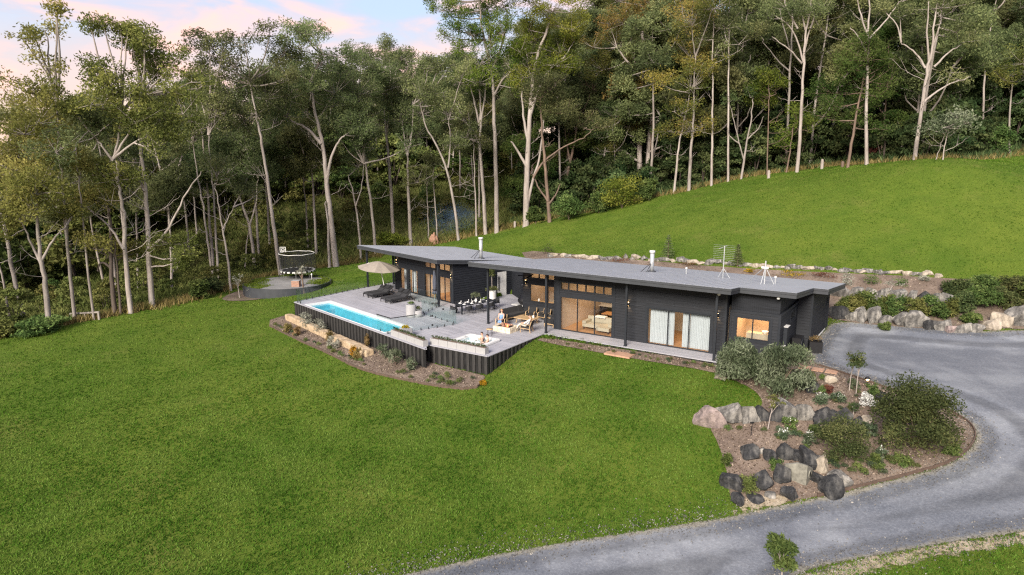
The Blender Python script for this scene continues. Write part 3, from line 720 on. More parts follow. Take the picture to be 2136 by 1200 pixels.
# ------------------------------------------------------------------ black weatherboard walls with openings
def wall_boards(mb, tr, s0, s1, z0, z1, holes=(), pitch=.2, th=.14, vertical=False):
    """tr(s, n, z) -> local point; n is outwards. z1 may be a function of s (raked top)."""
    zt = z1 if callable(z1) else (lambda s: z1)
    def block(a, b, za, zb, lean):
        zb0, zb1 = (zb, zb) if not callable(zb) else (zb(a), zb(b))
        c = [tr(a, -th, za), tr(b, -th, za), tr(b, lean, za), tr(a, lean, za), tr(a, -th, zb0), tr(b, -th, zb1), tr(b, 0, zb1), tr(a, 0, zb0)]
        mb.add(c, [(0, 3, 2, 1), (4, 5, 6, 7), (0, 1, 5, 4), (1, 2, 6, 5), (2, 3, 7, 6), (3, 0, 4, 7)])
    if vertical:
        n = max(1, round((s1 - s0) / pitch))
        for i in range(n):
            a = s0 + (s1 - s0) * i / n; b = s0 + (s1 - s0) * (i + 1) / n
            block(a + .008, b - .008, z0, min(zt(a), zt(b)), .0)
        block(s0, s1, z0, min(zt(s0), zt(s1)) - .004, -.02)
        return
    zs = []; z = z0
    top = max(zt(s0), zt(s1))
    while z < top - .01: zs.append(z); z += pitch
    for za in zs:
        zb = min(za + pitch, top)
        cuts = sorted({za, zb} | {h[2] for h in holes if za < h[2] < zb} | {h[3] for h in holes if za < h[3] < zb})
        for ca, cb in zip(cuts[:-1], cuts[1:]):
            xs = [(s0, s1)]
            for h in holes:
                if h[2] < (ca + cb) / 2 < h[3]:
                    nxs = []
                    for a, b in xs:
                        if h[1] <= a or h[0] >= b: nxs.append((a, b)); continue
                        if h[0] > a: nxs.append((a, h[0]))
                        if h[1] < b: nxs.append((h[1], b))
                    xs = nxs
            for a, b in xs:
                if cb <= min(zt(a), zt(b)) + 1e-6: block(a, b, ca, cb, .032)
                elif ca < max(zt(a), zt(b)):                       # raked top: march along in pieces
                    n = max(1, int((b - a) / .5))
                    for i in range(n):
                        p, q = a + (b - a) * i / n, a + (b - a) * (i + 1) / n
                        t = min(cb, zt((p + q) / 2))
                        if t > ca + .01: block(p, q, ca, t, .032)
def window(parent, tr, s0, s1, z0, z1, cols=1, rows=1, fw=.05, depth=.07, glassm=None, open_first=False):
    mb = MB()
    def bx(a, b, za, zb, n0=-.05, n1=None):
        n1 = depth / 2 if n1 is None else n1
        c = [tr(a, n0, za), tr(b, n0, za), tr(b, n1, za), tr(a, n1, za), tr(a, n0, zb), tr(b, n0, zb), tr(b, n1, zb), tr(a, n1, zb)]
        mb.add(c, [(0, 3, 2, 1), (4, 5, 6, 7), (0, 1, 5, 4), (1, 2, 6, 5), (2, 3, 7, 6), (3, 0, 4, 7)])
    bx(s0, s1, z0, z0 + fw); bx(s0, s1, z1 - fw, z1); bx(s0, s0 + fw, z0 + fw, z1 - fw); bx(s1 - fw, s1, z0 + fw, z1 - fw)
    cs = [s0 + (s1 - s0) * i / cols for i in range(cols + 1)]
    for c in cs[1:-1]: bx(c - fw / 2, c + fw / 2, z0 + fw, z1 - fw)
    w = mb.build('window', M['trim'], parent)
    for a, b in zip(cs[:-1], cs[1:]):
        p = MB().add([tr(a + fw / 2, -.01, z0 + fw / 2), tr(b - fw / 2, -.01, z0 + fw / 2), tr(b - fw / 2, -.01, z1 - fw / 2), tr(a + fw / 2, -.01, z1 - fw / 2)], [(0, 1, 2, 3)])
        p.build('pane', glassm or M['glass'], w)
    return w
def trimbox(mb, tr, a, b, za, zb, n0, n1):
    c = [tr(a, n0, za), tr(b, n0, za), tr(b, n1, za), tr(a, n1, za), tr(a, n0, zb), tr(b, n0, zb), tr(b, n1, zb), tr(a, n1, zb)]
    mb.add(c, [(0, 3, 2, 1), (4, 5, 6, 7), (0, 1, 5, 4), (1, 2, 6, 5), (2, 3, 7, 6), (3, 0, 4, 7)])

# ---- main wing (frame R)
house = thing('house', 'long black weatherboard house wing with flat grey roof beside the spa deck', 'house', R.o, R.rz)
RT = lambda y: 4.74 - .1 * (y + .6)          # top of the main roof
RB = lambda y: RT(y) - .34
def plane_y(Y):      # a wall facing -Y
    return lambda s, n, z: (s, Y - n, z)
def plane_x(X):      # a wall facing +X, s runs along Y
    return lambda s, n, z: (X + n, s, z)
def plane_xm(X):     # a wall facing -X
    return lambda s, n, z: (X - n, s, z)
front = plane_y(1.55)
mb = MB()
wall_boards(mb, front, 5.4, 17.46, -.2, RB(1.55), [(5.48, 9.62, 0, 2.5), (5.42, 9.6, 2.93, 3.62), (12.22, 16.5, 0, 2.48)])
mb.build('wall', M['clad'], house, kind='stuff')
mb = MB(); wall_boards(mb, plane_y(4.3), .42, 4.95, -.1, RB(4.3), [(1.12, 4.4, 1.15, 2.55), (1.12, 4.4, 3.0, 3.52)]); mb.build('wall', M['clad'], house, kind='stuff')
mb = MB(); wall_boards(mb, plane_xm(.42), 4.3, 13.3, -.1, lambda s: RB(s)); mb.build('wall', M['clad'], house, kind='stuff')
# blade wall between the alfresco and the living room
mb = MB(); mb.box(4.93, 5.4, 1.5, 4.28, -.1, RB(1.6)); mb.build('blade_wall', M['trim'], house)
# end room: horizontal boards below, upright boards above
er = plane_y(1.95)
mb = MB(); wall_boards(mb, er, 17.6, 20.6, -.4, 2.95, [(17.98, 20.02, 1.2, 2.55)], .2); mb.build('wall', M['clad'], house, kind='stuff')
mb = MB(); wall_boards(mb, plane_y(2.03), 17.6, 20.55, 2.97, RB(2.0), (), .13, vertical=True); mb.build('upright_cladding', M['clad'], house, kind='stuff')
sx = plane_x(20.6)
mb = MB(); wall_boards(mb, sx, 1.95, 6.9, -.4, 2.95, [(4.9, 6.3, 2.0, 2.6)], .2); mb.build('wall', M['clad'], house, kind='stuff')
mb = MB(); wall_boards(mb, plane_x(20.5), 2.05, 6.9, 2.97, lambda s: RB(s), (), .13, vertical=True); mb.build('upright_cladding', M['clad'], house, kind='stuff')
mb = MB(); wall_boards(mb, plane_y(6.95), 20.62, 21.5, -.3, RB(6.95)); mb.build('wall', M['clad'], house, kind='stuff')
mb = MB(); wall_boards(mb, plane_x(21.5), 6.95, 13.4, -.3, lambda s: RB(s), [(7.9, 12.9, -.3, 2.5)]); mb.build('wall', M['clad'], house, kind='stuff')
mb = MB(); wall_boards(mb, lambda s, n, z: (s, 13.4 + n, z), .42, 21.5, -.3, RB(13.4)); mb.build('wall', M['clad'], house, kind='stuff')
mb = MB()                                        # short return between the long front and the end room
wall_boards(mb, plane_x(17.46), 1.57, 1.98, -.4, RB(1.8)); mb.build('wall', M['clad'], house, kind='stuff')
# wall closing the breezeway between the wings
g0 = np.array(R.loc(L.w(.05, 6.7))[:2]); g1 = np.array((.4, 6.4)); gl_ = np.linalg.norm(g1 - g0); gd_ = (g1 - g0) / gl_; gn_ = np.array([gd_[1], -gd_[0]])
mb = MB(); wall_boards(mb, lambda s, n, z: (g0[0] + gd_[0] * s + gn_[0] * n, g0[1] + gd_[1] * s + gn_[1] * n, z), 0, gl_, -.4, 3.2); mb.build('wall', M['clad'], house, kind='stuff')
# garage door of wide panels
gd = MB()
trimbox(gd, plane_x(21.5), 7.9, 12.9, -.1, -.02, -.1, .02); gd.build('door_sill', M['potl'], house)
gdoor = MB(); trimbox(gdoor, plane_x(21.5), 7.9, 7.98, -.02, 2.5, -.08, .01); trimbox(gdoor, plane_x(21.5), 12.82, 12.9, -.02, 2.5, -.08, .01); trimbox(gdoor, plane_x(21.5), 7.98, 12.82, 2.42, 2.5, -.08, .01)
gdo = gdoor.build('garage_door', M['trim'], house)
for i in range(6):
    p = MB(); trimbox(p, plane_x(21.5), 7.98, 12.82, .0 + i * .4, .385 + i * .4, -.07, -.03); p.build('panel', M['clad'], gdo)
# corner and head trims
mb = MB()
for tr, a, b, za, zb in ((front, 5.3, 5.46, 0, 2.62), (front, 9.64, 9.8, 0, 3.75), (front, 5.46, 9.64, 2.52, 2.62), (front, 12.04, 12.2, 0, 2.62), (front, 16.52, 16.68, 0, 2.62), (front, 12.2, 16.52, 2.5, 2.62), (front, 17.36, 17.48, -.2, RB(1.6)),
                     (er, 17.58, 17.7, -.4, 2.95), (er, 20.5, 20.63, -.4, 2.95), (er, 17.7, 20.5, 2.83, 2.98), (er, 17.82, 17.96, 1.06, 2.69), (er, 20.04, 20.18, 1.06, 2.69), (er, 17.96, 20.04, 2.57, 2.69), (er, 17.96, 20.04, 1.06, 1.18)):
    q_ = MB(); trimbox(q_, tr, a, b, za, zb, -.06, .045); q_.build('trim', M['trim'], house)
for tr, a, b, za, zb in ((sx, 1.9, 2.05, -.4, 2.97), (sx, 2.05, 6.9, 2.85, 2.99), (sx, 4.75, 4.88, 1.88, 2.72), (sx, 6.32, 6.45, 1.88, 2.72), (sx, 4.88, 6.32, 2.62, 2.72), (sx, 4.88, 6.32, 1.88, 1.98), (plane_x(21.5), 6.9, 7.05, -.3, RB(7)), (plane_x(21.5), 13.3, 13.45, -.3, RB(13.4))):
    q_ = MB(); trimbox(q_, tr, a, b, za, zb, -.06, .05); q_.build('trim', M['trim'], house)
window(house, front, 5.48, 9.62, .02, 2.5, 3)
window(house, front, 5.42, 9.6, 2.95, 3.62, 6, fw=.09)
window(house, front, 12.22, 16.5, .02, 2.48, 3)
window(house, plane_y(4.3), 1.12, 4.4, 1.15, 2.55, 2)
window(house, plane_y(4.3), 1.12, 4.4, 3.0, 3.52, 4, fw=.09)
window(house, er, 17.98, 20.02, 1.2, 2.55, 2, fw=.06)
window(house, sx, 4.9, 6.3, 2.0, 2.6, 1, fw=.07)
# roof, fascia, soffit, posts
main_poly = [(-1.25, -.62), (18.25, -.62), (18.25, 1.25), (21.55, 1.25), (21.55, 6.5), (22.45, 6.5), (22.45, 13.9), (-1.25, 13.9)]
mb = MB(); mb.prism(main_poly, lambda x, y: RT(y) - .05, lambda x, y: RT(y)); mb.build('roof', M['roof'], house)
def inset(poly, d):
    cx_, cy_ = 10.5, 6.5
    n = len(poly); r = []
    for i in range(n):
        p0, p, p1 = [np.array(poly[(i + k) % n]) for k in (-1, 0, 1)]
        e0 = (p - p0) / np.linalg.norm(p - p0); e1 = (p1 - p) / np.linalg.norm(p1 - p)
        n0 = np.array([-e0[1], e0[0]]); n1 = np.array([-e1[1], e1[0]])
        r.append(tuple(p + d * (n0 + n1) / (1 + n0 @ n1)))
    return r
def fascia(parent, poly, RTf, top=-.02, bot=-.36, m=None, gut=True):
    mb = MB(); n = len(poly); q = inset(poly, .04); o = inset(poly, -.012)
    for i in range(n):
        a, b = o[i], o[(i + 1) % n]; c, d = q[(i + 1) % n], q[i]
        vs = []
        for zz in (bot, top):
            for p in (a, b, c, d): vs.append((p[0], p[1], RTf(p[1]) + zz))
        mb.add(vs, [(0, 3, 2, 1), (4, 5, 6, 7), (0, 1, 5, 4), (1, 2, 6, 5), (2, 3, 7, 6), (3, 0, 4, 7)])
    mb.build('fascia', m or M['fascia'], parent)
    mb = MB(); g = inset(poly, -.05)                         # gutter lip along the upper edge
    for i in range(n):
        a, b = g[i], g[(i + 1) % n]; c, d = o[(i + 1) % n], o[i]
        vs = []
        for zz in (top - .13, top + .012):
            for p in (a, b, c, d): vs.append((p[0], p[1], RTf(p[1]) + zz))
        mb.add(vs, [(0, 3, 2, 1), (4, 5, 6, 7), (0, 1, 5, 4), (1, 2, 6, 5), (2, 3, 7, 6), (3, 0, 4, 7)])
    mb.build('gutter', M['fascia'], parent)
    mb = MB(); mb.prism(inset(poly, .05), lambda x, y: RTf(y) - .33, lambda x, y: RTf(y) - .3); mb.build('soffit', M['trim'], parent)
fascia(house, main_poly, RT)
# standing ribs of the roof sheeting
mb = MB()
for i in range(48):
    x = -1.0 + i * .4
    if x > 18.1: break
    mb.box(x - .012, x + .012, -.6, 13.85, 0, 0)
    v = mb.v[-8:]; mb.v[-8:] = [(p[0], p[1], RT(p[1]) + (.0 if k < 4 else .02)) for k, p in enumerate(v)]
mb.build('roof_rib', M['roof'], house, kind='stuff')
for X in (0, 5.1, 11.28, 17.25):
    p = MB(); p.box(X - .07, X + .07, .06, .2, 0.0, RB(.13) + .03); p.box(X - .1, X + .1, .03, .23, 0, .03); p.build('post', M['trim'], house)
# rooms behind the glass
def room(parent, x0, x1, y0, y1, z1, power, col, tall=False, fm='floor', wm='wall_in', zf=.015):
    mb = MB(); mb.add([(x0, y0, zf), (x1, y0, zf), (x1, y1, zf), (x0, y1, zf)], [(0, 1, 2, 3)]); mb.build('room_floor', M[fm], parent)
    mb = MB(); mb.add([(x0, y1, 0), (x1, y1, 0), (x1, y1, z1), (x0, y1, z1)], [(0, 1, 2, 3)]); mb.add([(x0, y0, 0), (x0, y1, 0), (x0, y1, z1), (x0, y0, z1)], [(0, 1, 2, 3)]); mb.add([(x1, y0, 0), (x1, y1, 0), (x1, y1, z1), (x1, y0, z1)], [(3, 2, 1, 0)]); mb.build('room_wall', M[wm], parent)
    mb = MB(); mb.add([(x0, y0, z1), (x1, y0, z1), (x1, y1, z1), (x0, y1, z1)], [(3, 2, 1, 0)]); mb.build('room_ceiling', M['white'], parent)
    d = bpy.data.lights.new('ceiling_lamp', 'AREA'); d.energy = power; d.color = col; d.shape = 'RECTANGLE'; d.size = (x1 - x0) * .5; d.size_y = (y1 - y0) * .5
    o = bpy.data.objects.new('ceiling_lamp', d); o.location = ((x0 + x1) / 2, (y0 + y1) / 2, z1 - .06); COL.objects.link(o); o.parent = parent
WARM = (1.0, .68, .40)
room(house, 5.42, 11.9, 1.8, 8.2, 3.75, 120, WARM)
room(house, 12.05, 17.3, 1.8, 6.0, 2.9, 48, (1, .74, .5))
room(house, 17.7, 20.42, 2.2, 5.5, 2.9, 85, (1.0, .60, .30))
room(house, .6, 4.85, 4.6, 8.2, 3.7, 60, WARM)
# room contents seen through the glass (each stands on its own)
def sit(frame, x, y, z=0.0): return frame.w(x, y, z)
def put(name, label, cat, frame, x, y, z=0.0, rz=0.0, group=None): return thing(name, label, cat, frame.w(x, y, z), frame.rz + rz, group)
t = put('sofa', 'beige sofa with chaise behind the living room sliding doors', 'sofa', R, 7.9, 3.1, .02)
mb = MB(); mb.box(-1.2, 1.2, -.45, .45, .18, .42); mb.box(.2, 1.2, -1.0, -.45, .18, .42); mb.build('seat', M['beige'], t)
mb = MB(); mb.box(-1.2, -.9, -.5, .45, .42, .62); mb.box(.9, 1.2, -.5, .45, .42, .62); mb.box(-1.2, 1.2, .45, .68, .18, .82); mb.build('backrest', M['beige'], t)
for x, y in ((-1.1, -.4), (1.1, -.9), (-1.1, .6), (1.1, .6)): MB().box(x - .03, x + .03, y - .03, y + .03, 0, .18).build('leg', M['black'], t)
mb = MB(); mb.box(-.55, .25, .3, .72, .8, .9); tag(mb.build('throw_blanket', M['shirt'], None), 'white throw blanket draped on the beige sofa back', 'blanket').matrix_world = Matrix.Translation(Vector(R.w(7.9, 3.1, .02))) @ Matrix.Rotation(R.rz, 4, 'Z')
t = put('dining_bench', 'long brown timber table inside the living room', 'table', R, 9.0, 5.4, .02)
MB().box(-1.9, 1.9, -.5, .5, .7, .76).build('tabletop', M['floor'], t)
for x in (-1.7, 1.7): MB().box(x - .06, x + .06, -.4, .4, 0, .7).build('leg', M['black'], t)
for k, x in enumerate((10.0, 10.8)):
    t = put('bar_stool', ('dark bar stool at the back of the living room, nearer the doors', 'dark bar stool at the back of the living room, nearer the side wall')[k], 'stool', R, x, 6.6, .02, 0, 'bar stools in the living room')
    MB().box(-.2, .2, -.2, .2, .68, .74).build('seat', M['black'], t)
    for a in (-.17, .17):
        for b in (-.17, .17): MB().bar((a, b, 0), (a * .8, b * .8, .68), .03).build('leg', M['black'], t)
t = put('kitchen_island', 'dark kitchen island at the back of the living room', 'kitchen island', R, 7.2, 7.2, .02)
MB().box(-1.2, 1.2, -.4, .4, 0, .88).build('cabinet', M['black'], t); MB().box(-1.25, 1.25, -.45, .45, .88, .93).build('worktop', M['potl'], t)
for k, (x, w) in enumerate(((6.3, .5), (8.1, .9))):
    t = put('picture', ('narrow dark picture on the living room back wall', 'wide dark picture with arch on the living room back wall')[k], 'picture', R, x + 1.2, 8.12, 2.8)
    MB().box(-w / 2, w / 2, 0, .04, 0, .75).build('frame', M['black'], t); MB().box(-w / 2 + .05, w / 2 - .05, -.012, -.002, .05, .7).build('print', M['screen'], t)
# curtains of the bedroom: pleated sheets
def curtain(frame, a, b, y, z0, z1, label, pleat=.11):
    n = int((b - a) / pleat * 6); mb = MB(); vs = []
    for i in range(n + 1):
        x = a + (b - a) * i / n; yy = y + .05 * math.sin(2 * PI * (x - a) / pleat) + .012 * math.sin(x * 17)
        vs += [frame.w(x, yy, z0), frame.w(x, yy, z1)]
    mb.add(vs, [(2 * i, 2 * i + 2, 2 * i + 3, 2 * i + 1) for i in range(n)])
    return tag(mb.build('curtain', M['curtain'], None, True), label, 'curtain', 'sheer white curtains')
curtain(R, 12.3, 13.98, 1.85, .05, 2.45, 'white sheer curtain on the left of the bedroom doors')
curtain(R, 14.55, 15.05, 1.86, .05, 2.45, 'narrow white curtain beside the gap in the bedroom doors')
curtain(R, 15.05, 16.45, 1.92, .05, 2.45, 'wide white sheer curtain at the right of the bedroom doors')
curtain(L, -8.2, -7.15, .38, .05, 2.2, 'white curtain in the far wing, behind the umbrella')
curtain(L, -6.9, -6.15, .4, .05, 2.2, 'white curtain beside the orange picture in the far wing')
t = put('bed', 'grey bed seen between the bedroom curtains', 'bed', R, 14.9, 4.4, .02)
MB().box(-.9, .9, -1, 1, .2, .5).build('mattress', M['pot'], t); MB().box(-.95, .95, .9, 1.05, 0, 1.1).build('headboard', M['darkfab'], t); MB().box(-.92, .92, -.98, .1, .5, .58).build('blanket', M['darkfab'], t)
t = put('vanity', 'pale basin bench inside the orange lit end window', 'bench', R, 19.3, 3.6, .02)
MB().box(-1, 1, -.28, .28, .7, 1.25).build('cabinet', M['beige'], t); MB().lathe([(.1, 0), (.2, .12), (.22, .16), (.17, .15)], 14, (.1, 0, 1.25)).build('basin', M['ceram'], t)
t = put('kitchen_bench', 'dark servery bench with jars inside the kitchen window', 'bench', R, 2.7, 4.95, .02)
MB().box(-1.7, 1.7, -.3, .3, 0, 1.0).build('cabinet', M['black'], t); MB().box(-1.75, 1.75, -.33, .33, 1.0, 1.05).build('worktop', M['wood'], t)
for k in range(4):
    mb = MB(); mb.lathe([(.06, 0), (.09, .08), (.08, .2), (.05, .24)], 10, tuple(R.w(1.6 + k * .7, 4.85, 1.07))); tag(mb.build('jar', M[('ceram', 'black', 'wood', 'ceram')[k]], None, True), ('white jar on the kitchen servery, nearest the corner', 'black jar on the kitchen servery beside the white jar', 'brown jar on the kitchen servery', 'white jar on the kitchen servery near the blade wall')[k], 'jar', 'jars on the servery')
t = put('range_hood', 'tall timber cabinet behind the kitchen window', 'cabinet', R, 3.9, 7.6, .02); MB().box(-.5, .5, -.3, .3, 0, 2.6).build('carcass', M['wood'], t); MB().box(-.49, -.01, -.33, -.3, .05, 2.55).build('door', M['wood'], t); MB().box(.01, .49, -.33, -.3, .05, 2.55).build('door', M['wood'], t)

# ---- far wing (frame L)
wing = thing('house', 'far black weatherboard wing with wide verandah roof behind the pool loungers', 'house', L.o, L.rz)
LTf = lambda y: 4.06 - .1 * (y + 1.9)
LBf = lambda y: LTf(y) - .3
lf = plane_y(0)
mb = MB(); wall_boards(mb, lf, -9.2, 0, -.1, LBf(0), [(-8.3, -7.15, .02, 2.25), (-6.95, -5.35, .02, 2.25), (-4.3, -2.5, .02, 2.2), (-2.05, -.35, .02, 2.2), (-4.25, -2.5, 2.72, 3.3), (-2.05, -.36, 2.74, 3.36)]); mb.build('wall', M['clad'], wing, kind='stuff')
mb = MB(); wall_boards(mb, plane_x(0), 0, 9.6, -.1, lambda s: LBf(s), [(4.98, 6.05, -.1, 2.2)]); mb.build('wall', M['clad'], wing, kind='stuff')
mb = MB(); wall_boards(mb, plane_xm(-9.2), 0, 9.6, -.6, lambda s: LBf(s)); mb.build('wall', M['clad'], wing, kind='stuff')
mb = MB(); wall_boards(mb, lambda s, n, z: (s, 9.6 + n, z), -9.2, 0, -.6, LBf(9.6)); mb.build('wall', M['clad'], wing, kind='stuff')
for s0, s1, z0, z1, c in ((-8.3, -7.15, .02, 2.25, 1), (-6.95, -5.35, .02, 2.25, 2), (-4.3, -2.5, .02, 2.2, 2), (-2.05, -.35, .02, 2.2, 2), (-4.25, -2.5, 2.72, 3.3, 2), (-2.05, -.36, 2.74, 3.36, 2)):
    window(wing, lf, s0, s1, z0, z1, c, fw=.06)
mb = MB()
for a, b, za, zb in ((-.1, .03, 0, LBf(0)), (-9.22, -9.1, -.1, LBf(0)), (-7.12, -6.98, 0, LBf(0) - .05), (-4.42, -4.32, 0, 3.4), (-2.45, -2.1, 2.25, 2.7), (-.33, -.1, 0, 3.4)): q_ = MB(); trimbox(q_, lf, a, b, za, zb, -.06, .04); q_.build('trim', M['trim'], wing)
dr = MB(); trimbox(dr, plane_x(0), 4.98, 6.05, -.05, 2.2, -.07, .02); dr = dr.build('door', M['potl'], wing)
hb = MB(); trimbox(hb, plane_x(0), 5.08, 5.2, .5, 1.8, .021, .06); hb.build('handle', M['black'], dr)
wpoly = [(-12.75, -1.95), (.42, -1.95), (.42, 9.9), (-12.75, 9.9)]
mb = MB(); mb.prism(wpoly, lambda x, y: LTf(y) - .05, lambda x, y: LTf(y)); mb.build('roof', M['roof'], wing)
fascia(wing, wpoly, LTf)
mb = MB()
for i in range(33):
    x = -12.6 + i * .4; mb.box(x - .012, x + .012, -1.9, 9.85, 0, 0); v = mb.v[-8:]; mb.v[-8:] = [(p[0], p[1], LTf(p[1]) + (0 if k < 4 else .02)) for k, p in enumerate(v)]
mb.build('roof_rib', M['roof'], wing, kind='stuff')
for X, Y in ((-11.8, -1.5), (-11.45, 1.2), (.1, -1.62)): MB().box(X - .075, X + .075, Y - .075, Y + .075, -.05, LBf(Y) + .03).build('post', M['trim'], wing)
room(wing, -9.0, -4.6, .3, 4.5, 2.9, 62, (1, .72, .45)); room(wing, -4.5, -.15, .3, 4.5, 3.3, 70, WARM)
t = put('picture', 'orange picture on the back wall of the far wing bedroom', 'picture', L, -6.0, 2.6, .6)
MB().box(-.5, .5, 0, .05, 0, 1.4).build('frame', M['wood'], t); MB().box(-.45, .45, -.012, -.002, .05, 1.35).build('print', M['terra'], t)
t = put('dining_table', 'round brown table inside the far wing doors', 'table', L, -1.1, 1.8, .02)
MB().lathe([(.75, .7), (.75, .75)], 20).build('tabletop', M['floor'], t); MB().lathe([(.3, 0), (.08, .1), (.08, .7)], 12).build('pedestal', M['floor'], t)

# ------------------------------------------------------------------ things on the roofs
def flue(name, p, h, label):
    t = thing(name, label, 'chimney flue', p)
    MB().lathe([(.16, -.05), (.16, h)], 16).build('pipe', M['steel'], t, True)
    MB().lathe([(.34, -.08), (.3, .06), (.18, .1)], 16).build('flashing', M['fascia'], t)
    MB().lathe([(.2, h - .02), (.22, h + .12), (.19, h + .16), (.0, h + .17)], 16).build('cowl', M['potl'], t, True)
    for a in (3.6, 4.1): MB().bar((0, 0, h * .5), (1.1 * math.cos(a), 1.1 * math.sin(a), .02), .03).build('brace', M['black'], t)
    return t
flue('flue', R.w(10.2, 6.9, RT(6.9)), 1.45, 'steel chimney flue standing on the main wing roof')
flue('flue', L.w(-.75, 3.7, LTf(3.7)), 1.75, 'steel chimney flue standing on the far wing roof')
def vent(p, label):
    t = thing('vent_pipe', label, 'vent pipe', p); MB().lathe([(.05, -.05), (.05, .38)], 10).build('pipe', M['steel'], t); MB().lathe([(.08, .38), (.08, .48), (.02, .5)], 10).build('cap', M['potl'], t)
vent(R.w(12.4, 8.2, RT(8.2)), 'small vent pipe on the main roof near the flue'); vent(R.w(18.95, 7.4, RT(7.4)), 'small vent pipe on the main roof beside the antenna tripod')
t = thing('tv_antenna', 'television antenna with many thin rods on the main roof', 'antenna', R.w(15.2, 8.0, RT(8.0)), R.rz)
mb = MB(); mb.bar((0, 0, 0), (0, 0, 2.3), .05); mb.build('mast', M['steel'], t)
for a in range(3): MB().bar((0, 0, .7), (.5 * math.cos(a * 2.1), .5 * math.sin(a * 2.1), 0), .035).build('leg', M['steel'], t)
MB().bar((-.1, -.9, 2.2), (-.1, .9, 2.2), .04).build('boom', M['steel'], t)
for k in range(9):
    z = 1.3 + k * .13; MB().bar((-.8, .0, z), (.75, .0, z), .008).build('rod', M['steel'], t)
t = thing('antenna_tripod', 'galvanised tripod mast standing on the end of the main roof', 'antenna', R.w(18.6, 5.9, RT(5.9)), R.rz)
MB().bar((0, 0, 0), (0, 0, 1.55), .07).build('mast', M['steel'], t)
for a, r in ((.4, .6), (2.4, 1.7), (4.6, .7)): MB().bar((0, 0, 1.15), (r * math.cos(a), r * math.sin(a), .0), .04).build('leg', M['steel'], t)
MB().bar((-.25, 0, 1.1), (.2, 0, 1.1), .12).build('bracket', M['white'], t)
# wall lights: up and down lamps
def wall_light(p, nrm, label):
    nx_, ny_ = nrm[0], nrm[1]; t = thing('wall_light', label, 'wall light', p, math.atan2(ny_, nx_), 'up and down wall lights')
    MB().lathe([(.055, -.12), (.055, .12)], 12, (.1, 0, 0)).build('body', M['black'], t, True)
    MB().box(0, .06, -.03, .03, -.04, .04).build('bracket', M['black'], t)
    mb = MB(); mb.lathe([(.045, .121), (.045, .127)], 12, (.1, 0, 0)); mb.lathe([(.045, -.127), (.045, -.121)], 12, (.1, 0, 0)); mb.build('lamp', M['lampglow'], t)
    for s in (1, -1):
        d = bpy.data.lights.new('wall_lamp', 'SPOT'); d.energy = 14; d.color = (1, .62, .28); d.spot_size = 1.9; d.spot_blend = .6; d.shadow_soft_size = .03
        o = bpy.data.objects.new('wall_lamp', d); o.location = (.1, 0, .15 * s); o.rotation_euler = (PI if s > 0 else 0, 0, 0); COL.objects.link(o); o.parent = t
fr = -R.Y; fl = -L.Y
wall_light(R.w(10.82, 1.53, 2.58), fr, 'lit wall light between the living room and bedroom doors')
wall_light(R.w(16.95, 1.53, 2.58), fr, 'lit wall light right of the bedroom doors')
wall_light(R.w(.75, 4.28, 2.7), fr, 'lit wall light above the suspended fireplace')
wall_light(L.w(-.2, -.03, 2.4), fl, 'lit wall light on the corner of the far wing')
wall_light(L.w(-8.75, -.03, 2.75), fl, 'lit wall light above the taupe umbrella')
for nm, p, lb in (('security_camera', R.w(17.35, .1, RB(.1) - .12), 'small white security camera under the eave at the last post'), ('security_camera', R.w(20.5, 1.5, RB(1.5) - .1), 'small white security camera under the end room eave')):
    t = thing(nm, lb, 'camera', p); MB().lathe([(.02, -.1), (.09, -.06), (.1, .0), (.06, .06), (.05, .12)], 12).build('dome', M['white'], t, True); MB().box(-.06, .06, -.06, .06, .1, .14).build('base', M['white'], t)
# ceiling fan under the alfresco roof
t = put('ceiling_fan', 'black ceiling fan hanging over the outdoor lounge', 'ceiling fan', R, 2.6, 1.9, RB(1.9) - .45)
MB().lathe([(.02, 0), (.02, .45)], 8).build('rod', M['black'], t); MB().lathe([(.04, -.14), (.14, -.1), (.14, 0), (.06, .05)], 14).build('motor', M['black'], t, True)
for a in range(4):
    c, s_ = math.cos(a * PI / 2 + .3), math.sin(a * PI / 2 + .3); b = MB()
    b.add([(c * .12 - s_ * .05, s_ * .12 + c * .05, -.05), (c * .12 + s_ * .05, s_ * .12 - c * .05, -.04), (c * .95 + s_ * .08, s_ * .95 - c * .08, -.04), (c * .95 - s_ * .08, s_ * .95 + c * .08, -.06)], [(0, 1, 2, 3)])
    v = [(x, y, z + .02) for x, y, z in b.v]; b.add(v, [(3, 2, 1, 0)]); b.build('blade', M['black'], t)
# air conditioner, meter box, gas bottles, planter at the end wall
t = put('air_conditioner', 'dark air conditioner unit against the end wall', 'air conditioner', R, 21.1, 5.6, -.12)
MB().box(-.35, .2, -.5, .5, .08, 1.0).build('case', M['black'], t); MB().lathe([(.36, 0), (.36, .03)], 20).build('fan_grille', M['trim'], t).matrix_local = Matrix.Translation((.2, .05, .55)) @ Matrix.Rotation(PI / 2, 4, 'Y')
for y in (-.4, .4): MB().box(-.3, .15, y - .04, y + .04, -.05, .08).build('foot', M['potl'], t)
t = put('meter_box', 'tall dark meter box with pale top on the end wall', 'meter box', R, 20.62, 3.3, .9)
MB().box(0, .22, -.3, .3, 0, 1.1).build('case', M['trim'], t); MB().box(-.0, .26, -.33, .33, 1.1, 1.14).build('lid', M['potl'], t); MB().box(.221, .235, -.25, .25, .1, 1.0).build('door', M['clad'], t)
t = put('water_heater', 'white gas heater with pipes low on the end wall', 'water heater', R, 20.62, 2.9, -.1)
MB().box(0, .2, -.18, .18, .35, .95).build('case', M['white'], t)
for y in (-.12, 0, .12): MB().bar((.1, y, -.1), (.1, y, .35), .03).build('pipe', M['steel'], t)
